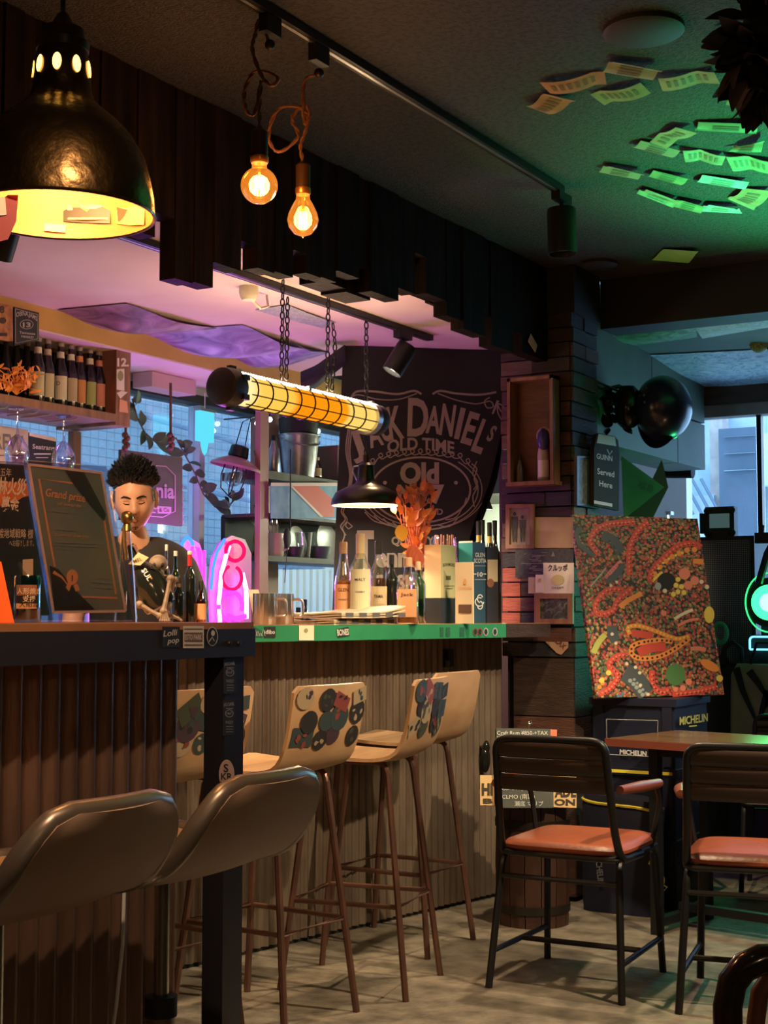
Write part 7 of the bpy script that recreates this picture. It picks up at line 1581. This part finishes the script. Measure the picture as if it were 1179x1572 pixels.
# ------------------------------------------------------------------ rear music corner
RY = 6.92
cab = T('black_cabinet', 'black low cabinet carrying the speaker below the rear window', 'cabinet', (-1.75, 7.0, 0)); xA, xB = on_y(1070, 1000, RY).x, -1.1; zc = .90
build('carcass', MB().bx((xA, RY, 0), (xB, 7.33, zc - .02)), blackm, cab, w=True); build('worktop', MB().bx((xA - .01, RY - .02, zc - .02), (xB, 7.34, zc)), mat('green_black_top', (.02, .035, .03), .25), cab, w=True)
sY = RY + .05; s0, s1 = on_y(1072, 1000, sY).x, on_y(1160, 1000, sY).x; zt_ = on_y(1120, 823, sY).z
spk = T('loudspeaker', 'black perforated grille loudspeaker behind the painting', 'speaker', ((s0 + s1) / 2, sY + .1, zc))
build('cabinet', MB().bx((s0, sY + .01, zc), (s1, sY + .32, zt_)), mat('speaker_black', (.015, .016, .018), .5), spk, w=True, smooth=False)
m_gr = mat('perforated_grille', (.10, .12, .14), .35, .8); nt = m_gr.node_tree; N = nt.nodes; L = nt.links; tcn = N.new('ShaderNodeTexCoord'); vo = N.new('ShaderNodeTexVoronoi'); vo.inputs['Scale'].default_value = 110; vo.inputs['Randomness'].default_value = 0; L.new(tcn.outputs['Object'], vo.inputs[0])
rr_ = N.new('ShaderNodeValToRGB'); rr_.color_ramp.elements[0].position = .30; rr_.color_ramp.elements[0].color = (.006, .006, .008, 1); rr_.color_ramp.elements[1].position = .42; rr_.color_ramp.elements[1].color = (.22, .25, .28, 1); L.new(vo.outputs['Distance'], rr_.inputs[0]); L.new(rr_.outputs[0], N['Principled BSDF'].inputs['Base Color'])
build('grille', MB().bx((s0 + .015, sY, zc + .02), (s1 - .02, sY + .012, zt_ - .02)), m_gr, spk, w=True, smooth=False)
q = on_y(1105, 822, sY + .06); fl_ = T('work_lamp', 'rugged square device with pale screen standing on the loudspeaker', 'device', (q.x, q.y, zt_)); k = .0031
build('housing', MB().bx((q.x - .073, q.y, zt_), (q.x + .073, q.y + .06, zt_ + .15)), mat('rubber_black', (.015, .02, .02), .5), fl_, w=True); build('screen', MB().bx((q.x - .05, q.y - .004, zt_ + .045), (q.x + .05, q.y, zt_ + .115)), mat('device_screen', (.16, .26, .26), .15, emit=(.25, .45, .45), es=.15), fl_, w=True)
for sx in (-.06, .06):
    for sz in (.02, .13): build('bumper', MB().sph((q.x + sx, q.y, zt_ + sz), (.02, .012, .02), 10, 7), MATS['rubber_black'], fl_, w=True)
build('side_handle', MB().box((q.x - .088, q.y + .03, zt_ + .07), (.03, .05, .10)), MATS['rubber_black'], fl_, w=True)
# green LED lamp
GL = on_y(1182, 925, RY - .02); kl = 6.95 / FPX
led = T('led_party_light', 'round LED party light glowing green at the right edge', 'light', (GL.x, GL.y, zc))
My2 = Matrix.Translation(GL) @ Matrix.Rotation(PI / 2 + .0, 4, 'X') @ Matrix.Identity(4)
build('housing', MB().lathe([(0, -.10), (34 * kl, -.09), (38 * kl, -.02), (38 * kl, .015), (34 * kl, .018)], 36, M=My2), mat('speaker_black', (.015, .016, .018), .5), led, w=True)
build('outer_ring', MB().tube([GL + Vector((36 * kl * math.cos(a), -.02, 36 * kl * 1.25 * math.sin(a))) for a in [2 * PI * i / 40 for i in range(40)]], .004, 6, closed=True), emi('ring_green', (.05, .9, .25), 1.2), led, w=True)
build('green_lens', MB().lathe([(0, .022), (27 * kl, .02)], 36, M=My2), emi('led_green', (.02, 1.0, .12), 5.0), led, w=True, fix=False)
build('cyan_core', MB().lathe([(0, .026), (14 * kl, .024)], 30, M=My2), emi('led_cyan', (.10, .9, .8), 6), led, w=True, fix=False)
build('foot', MB().bx((GL.x - .05, GL.y + .02, zc), (GL.x + .05, GL.y + .09, GL.z - .08)), black, led, w=True)
light('green_glow', 'AREA', GL + Vector((0, -.06, 0)), 3, (.03, 1.0, .20), led, .12, GL + Vector((.1, -1, .35)))
q = on_y(1168, 988, RY); eq = T('led_amplifier', 'small amplifier with cyan lit outline below the green light', 'amplifier', (q.x, q.y, zc)); z0, z1 = on_y(1168, 1001, RY - .03).z, on_y(1168, 975, RY - .03).z; xa, xb = on_y(1148, 988, RY - .03).x, on_y(1215, 988, RY - .03).x
z0 = max(z0, zc); build('body', MB().bx((xa, RY - .015, zc), (xb, RY + .12, z1)), blackm, eq, w=True); build('lit_outline', MB().tube(rounded([(xa + .01, RY - .03, z0 + .012), (xb, RY - .03, z0 + .012), (xb, RY - .03, z1 - .008), (xa + .01, RY - .03, z1 - .008), (xa + .01, RY - .03, z0 + .012)], .02), .005, 6), emi('cyan_line', (.15, .7, 1.0), 2.2), eq, w=True)
light('rear_ceiling_fill', 'AREA', (xa + .15, RY + .05, z1 + .02), 5, (.25, .65, 1.0), eq, .12, (xa + .1, RY + .1, 3))  # upward fill added to brighten the rear ceiling posters
# coiled headphones, music stand, patterned bag
q = on_y(1106, 972, RY - .03); one('cable_coil', MB().tube([Vector((q.x + .03 * math.cos(a), RY - .03, q.z + .045 * math.sin(a))) for a in [2 * PI * i / 24 for i in range(24)]], .012, 8, closed=True), mat('green_cable', (.05, .45, .22), .4), 'green ring hanging beside the painting edge', 'ring', q)
q = on_y(1125, 998, RY - .05); one('headphones', MB().tube([on_y(1108, 1022, RY - .05), on_y(1112, 995, RY - .05), on_y(1125, 985, RY - .05), on_y(1138, 996, RY - .05), on_y(1140, 1018, RY - .05)], .012, 8).sph(on_y(1110, 1015, RY - .05), (.03, .02, .035), 12, 8), blackm, 'black headphones resting on the cabinet edge', 'headphones', q)
q = on_y(1172, 830, RY - .1); one('microphone_stand', MB().tube([on_y(1165, 895, RY - .1), on_y(1178, 850, RY - .1), on_y(1205, 800, RY - .1)], .018).box(on_y(1172, 826, RY - .1), (.07, .05, .05)).tube([on_y(1170, 820, RY - .1), on_y(1171, 806, RY - .1)], .008).tube([on_y(1205, 800, RY - .1), Vector((on_y(1205, 800, RY - .1).x, RY + .03, zc))], .012), blackm, 'black microphone stand at the right edge before the window', 'stand', Vector((on_y(1205, 800, RY - .1).x, RY + .03, zc)))
m_bg = mat('beige_canvas', (.36, .30, .18), .8, col2=(.30, .25, .15), scale=10); bY = RY - .16; pb_ = Pl((0, bY, 0), (0, -1, 0)); 
pbx0, pbx1 = on_y(1116, 1060, bY).x, on_y(1260, 1060, bY).x
bgt = T('patterned_bag', 'beige canvas bag with black leaf pattern behind the table', 'bag', ((pbx0 + pbx1) / 2, bY + .07, 0)); ztb = on_y(1150, 1020, bY).z
rg = lambda z, kx, ky: [((pbx0 + pbx1) / 2 + math.copysign(abs(math.cos(a)) ** .5, math.cos(a)) * (pbx1 - pbx0) / 2 * kx, bY + .065 + math.copysign(abs(math.sin(a)) ** .5, math.sin(a)) * .065 * ky, z) for a in [2 * PI * i / 32 for i in range(32)]]
rows = [rg(0.30, .92, .9), rg(.34, 1, 1), rg(ztb * .7, 1, 1), rg(ztb - .05, .97, .9), rg(ztb, .86, .5)]; vs = [q for r in rows for q in r]
build('body', MB().add(vs, [(i * 32 + j, i * 32 + (j + 1) % 32, (i + 1) * 32 + (j + 1) % 32, (i + 1) * 32 + j) for i in range(4) for j in range(32)] + [tuple(range(31, -1, -1)), tuple(range(128, 160))]), m_bg, bgt, w=True)
m = MB()
for pts in ([(1130, 1025), (1140, 1060), (1160, 1105)], [(1179, 1060), (1170, 1090), (1165, 1110)], [(1150, 1030), (1165, 1050), (1180, 1075)], [(1195, 1030), (1185, 1060), (1175, 1085)]): m.ribbon(pts, [12, 9, 5], pb_, .003)
build('leaf_pattern', m, blackm, bgt, w=True, fix=False); one('stool_box', MB().bx((pbx0, bY - .01, 0), (pbx1, bY + .13, .298)), blackm, 'low black box under the patterned bag', 'box', ((pbx0 + pbx1) / 2, bY + .06, 0))
build('handle', MB().tube([(pbx0 + .1, bY + .05, ztb), (pbx0 + .13, bY + .05, ztb + .10), (pbx0 + .22, bY + .05, ztb + .10), (pbx0 + .25, bY + .05, ztb)], .008), blackm, bgt, w=True)
# wicker lamp at the right edge of the rear ceiling
q = P(1165, 525, 6.6); t = T('wicker_lamp', 'small wicker and wood ceiling lamp in the rear zone at right', 'ceiling lamp', q); build('wicker', MB().sph(q, (.045, .045, .05), 14, 10), mat('wicker', (.5, .42, .24), .7, col2=(.2, .16, .08), scale=120), t, w=True); build('wood_drum', MB().cyl(q + rv * .05, q + rv * .16, .05, n=20), redwood, t, w=True); build('stem', MB().cyl(q, (q.x, q.y, 2.37), .008), black, t, w=True)
# rear ceiling posters
sheet('green landscape poster sagging from the rear ceiling next to the beam', [(908, 507), (1068, 494), (1070, 516), (948, 532)], rcp, .02, art_mat('green_print', [(.03, .10, .05), (.08, .30, .14), (.25, .5, .35)], 14)); sheet('blue white poster with torn edge on the rear ceiling', [(971, 545), (1190, 534), (1200, 590), (1070, 592)], rcp, .015, art_mat('blue_white_print', [(.10, .22, .42), (.45, .62, .82), (.75, .85, .92)], 16, 2.5)); sheet('pale striped paper on the rear ceiling between the posters', [(1064, 495), (1185, 482), (1185, 500), (1078, 518)], rcp, .01, art_mat('pale_print', [(.3, .42, .5), (.7, .75, .75)], 30))
# ------------------------------------------------------------------ banknotes on the ceiling
bills = [([(828, 122), (928, 105), (931, 119), (845, 134)], 'orange'), ([(808, 159), (837, 139), (884, 145), (843, 166)], 'orange'), ([(925, 102), (941, 86), (1017, 95), (1001, 109)], 'rose'), ([(1010, 113), (1096, 103), (1105, 115), (1017, 127)], 'tan'), ([(906, 140), (983, 122), (999, 133), (928, 151)], 'olive'), ([(997, 211), (1037, 188), (1070, 192), (1023, 216)], 'tan'), ([(968, 221), (987, 212), (1048, 223), (1027, 232)], 'rose'), ([(1067, 196), (1072, 184), (1163, 182), (1161, 196)], 'green'), ([(1048, 224), (1114, 233), (1108, 242), (1052, 237)], 'tan'), ([(1114, 233), (1185, 242), (1185, 255), (1125, 251)], 'olive'), ([(1116, 226), (1136, 218), (1174, 204), (1168, 222)], 'green'), ([(919, 257), (934, 248), (990, 257), (979, 264)], 'rose'), ([(991, 266), (1005, 258), (1059, 267), (1041, 275)], 'olive'), ([(1065, 276), (1079, 266), (1150, 273), (1139, 283)], 'white'), ([(977, 291), (992, 285), (1046, 301), (1033, 309)], 'tan'), ([(1030, 310), (1046, 301), (1085, 308), (1075, 317)], 'olive'), ([(1074, 318), (1088, 308), (1128, 310), (1139, 317)], 'white'), ([(1117, 302), (1141, 286), (1185, 286), (1157, 315)], 'orange'), ([(1001, 397), (1019, 380), (1072, 380), (1057, 398)], 'lime'), ([(1114, 155), (1128, 140), (1163, 149), (1161, 162)], 'tan')]
bcol = dict(orange=((.55, .25, .14), (.40, .20, .12)), rose=((.50, .26, .24), (.42, .33, .24)), tan=((.50, .40, .26), (.36, .26, .17)), olive=((.38, .38, .20), (.28, .26, .14)), green=((.30, .45, .28), (.22, .32, .2)), white=((.62, .70, .70), (.45, .55, .55)), lime=((.50, .60, .16), (.45, .55, .14)))
where = ['leftmost pair, upper one', 'leftmost pair, lower one', 'topmost of the first cluster', 'right of the first cluster', 'in the middle of the first cluster', 'upper fold of the second cluster', 'left end of the second row', 'top right under the hanging plant', 'middle of the second row', 'right end of the second row', 'beside the hanging plant above the second row', 'left end of the third row', 'middle of the third row', 'right end of the third row', 'left end of the lowest row', 'second in the lowest row', 'whitest in the lowest row', 'right end of the lowest row', 'alone near the beam', 'half hidden by the hanging plant']
for (qd, cn), wh in zip(bills, where):
    m_ = mat('note_' + cn, bcol[cn][0], .7, col2=bcol[cn][1], scale=22); c_ = [on_z(x, y, ZC) for x, y in qd]; ph = random.uniform(0, 6)
    f = lambda u, v: c_[0].lerp(c_[1], u).lerp(c_[3].lerp(c_[2], u), v) + Vector((0, 0, -.003 - .012 * abs(math.sin(u * 3.3 + ph)) * (1 if 'alone' not in wh else .3) - .010 * v))
    t = T('banknote', '%s banknote on the dark ceiling, %s' % ({'tan': 'tan', 'lime': 'lime green paper'}.get(cn, cn), wh), 'banknote', c_[0], 0, 'banknotes stuck to the ceiling'); build('note', MB().grid(f, 10, 4, .0008), m_, t, w=True)
    pr_ = MB(); pf = lambda u, v: f(u, v) + Vector((0, 0, -.0022))
    for i in range(6): 
        u0 = .12 + .13 * i; pr_.add([pf(u0, .25), pf(u0 + .07, .25), pf(u0 + .07, .7), pf(u0, .7)], [(0, 1, 2, 3)])
    if cn != 'lime': build('print', pr_, mat('note_print_' + cn, tuple(x * .45 for x in bcol[cn][0]), .7), t, w=True, fix=False)
for x, y, r_, lb in ((988, 42, .10, 'round dark ceiling plate near the top of the picture'), (920, 403, .075, 'round dark ceiling plate near the beam')):
    c_ = on_z(x, y, ZC); one('ceiling_plate', MB().lathe([(0, 0), (r_, 0), (r_, -.012), (r_ * .9, -.018), (0, -.018)], 36, c_), mat('plate_dark', (.03, .034, .03), .6), lb, 'ceiling plate', c_)
# hanging dried plant, upper right
hp = P(1150, 60, 3.0); hp.z = ZC - .18; t = T('hanging_plant', 'bunch of dark dried leaves hanging from the ceiling, upper right', 'plant', (hp.x, hp.y, ZC)); build('cord', MB().tube([(hp.x, hp.y, ZC), hp], .004), m_cord, t, w=True); rp_ = random.Random(5); m_dl = mat('black_dried_leaf', (.014, .011, .010), .6, col2=(.030, .022, .018), scale=20)
c0 = P(1150, 70, 3.0)
for i in range(150):
    d = Vector((rp_.gauss(0, 1), rp_.gauss(0, 1), rp_.gauss(-.2, 1))).normalized(); b_ = c0 + Vector((d.x * .045, d.y * .045, d.z * .09)) + rv * .03; L_ = rp_.uniform(.05, .10); dv = d + Vector((0, 0, -.5))
    build('leaf', leaf_mb(b_, dv, Vector((rp_.uniform(-1, 1), rp_.uniform(-1, 1), rp_.uniform(-1, 1))), L_, L_ * .26, .3), m_dl, t, w=True, fix=False)
build('stem_bundle', MB().sph(c0 + rv * .03, (.05, .05, .10), 12, 8), m_dl, t, w=True)

# kitchen pendant and assumed green stage lamp
kp = P(750, 782, 7.35); t = T('kitchen_pendant', 'small dark pendant in the bright kitchen between banner and pillar', 'pendant light', kp); kq = 7.35 / FPX
build('shade', MB().shell([(6.5 * kq, 0), (6 * kq, 3 * kq), (2 * kq, 14 * kq), (1.5 * kq, 16 * kq)], 20, kp), black, t, w=True); build('cord', MB().tube([kp + Vector((0, 0, 16 * kq)), (kp.x, kp.y, 2.45)], .004), black, t, w=True)
light('pendant_light', 'POINT', kp + Vector((0, 0, -.03)), 10, (.90, 1.0, .62), t, .03)
kp2 = Vector((-3.3, 7.98, 1.71)); t = T('kitchen_fill', 'added strip lamp brightening the kitchen wall', 'lamp', kp2); build('tube', MB().cyl(kp2 - Vector((.45, 0, 0)), kp2 + Vector((.45, 0, 0)), .012), emi('kitchen_fill_tube', (.85, 1.0, .70), 380), t, w=True); build('bracket', MB().box(kp2 + Vector((0, 0, .02)), (.95, .05, .02)), steel, t, w=True)  # lamp added so the kitchen wall reads bright
gq = W(2.2, 5.2, 1.0); t = T('assumed_par_light', 'assumed green stage par light on a stand outside the picture at right', 'light', (gq.x, gq.y, 0)); gt = Vector((-.85, 5.0, ZC))  # unseen lamp and stand, assumed from the ceiling's green and added to tint it
gd = (gt - gq).normalized(); Mg = Matrix.Translation(gq) @ gd.to_track_quat('Z', 'Y').to_matrix().to_4x4()
build('can', MB().lathe([(0, -.12), (.05, -.12), (.07, -.08), (.075, .08), (.07, .08), (.065, .0), (0, .0)], 28, M=Mg), black, t, w=True); build('lens', MB().lathe([(0, .02), (.064, .02)], 28, M=Mg), emi('assumed_par_green', (.05, 1, .25), 8), t, w=True, fix=False)
build('stand', MB().tube([(gq.x, gq.y, 0), gq - gd * .12], .015), black, t, w=True); build('foot', MB().lathe([(0, 0), (.18, 0), (.18, .012), (0, .012)], 28, (gq.x, gq.y, 0)), black, t, w=True)
light('assumed_par_beam', 'SPOT', gq + gd * .09, 560, (.04, 1.0, .28), t, .05, gt, 78, 1.0)
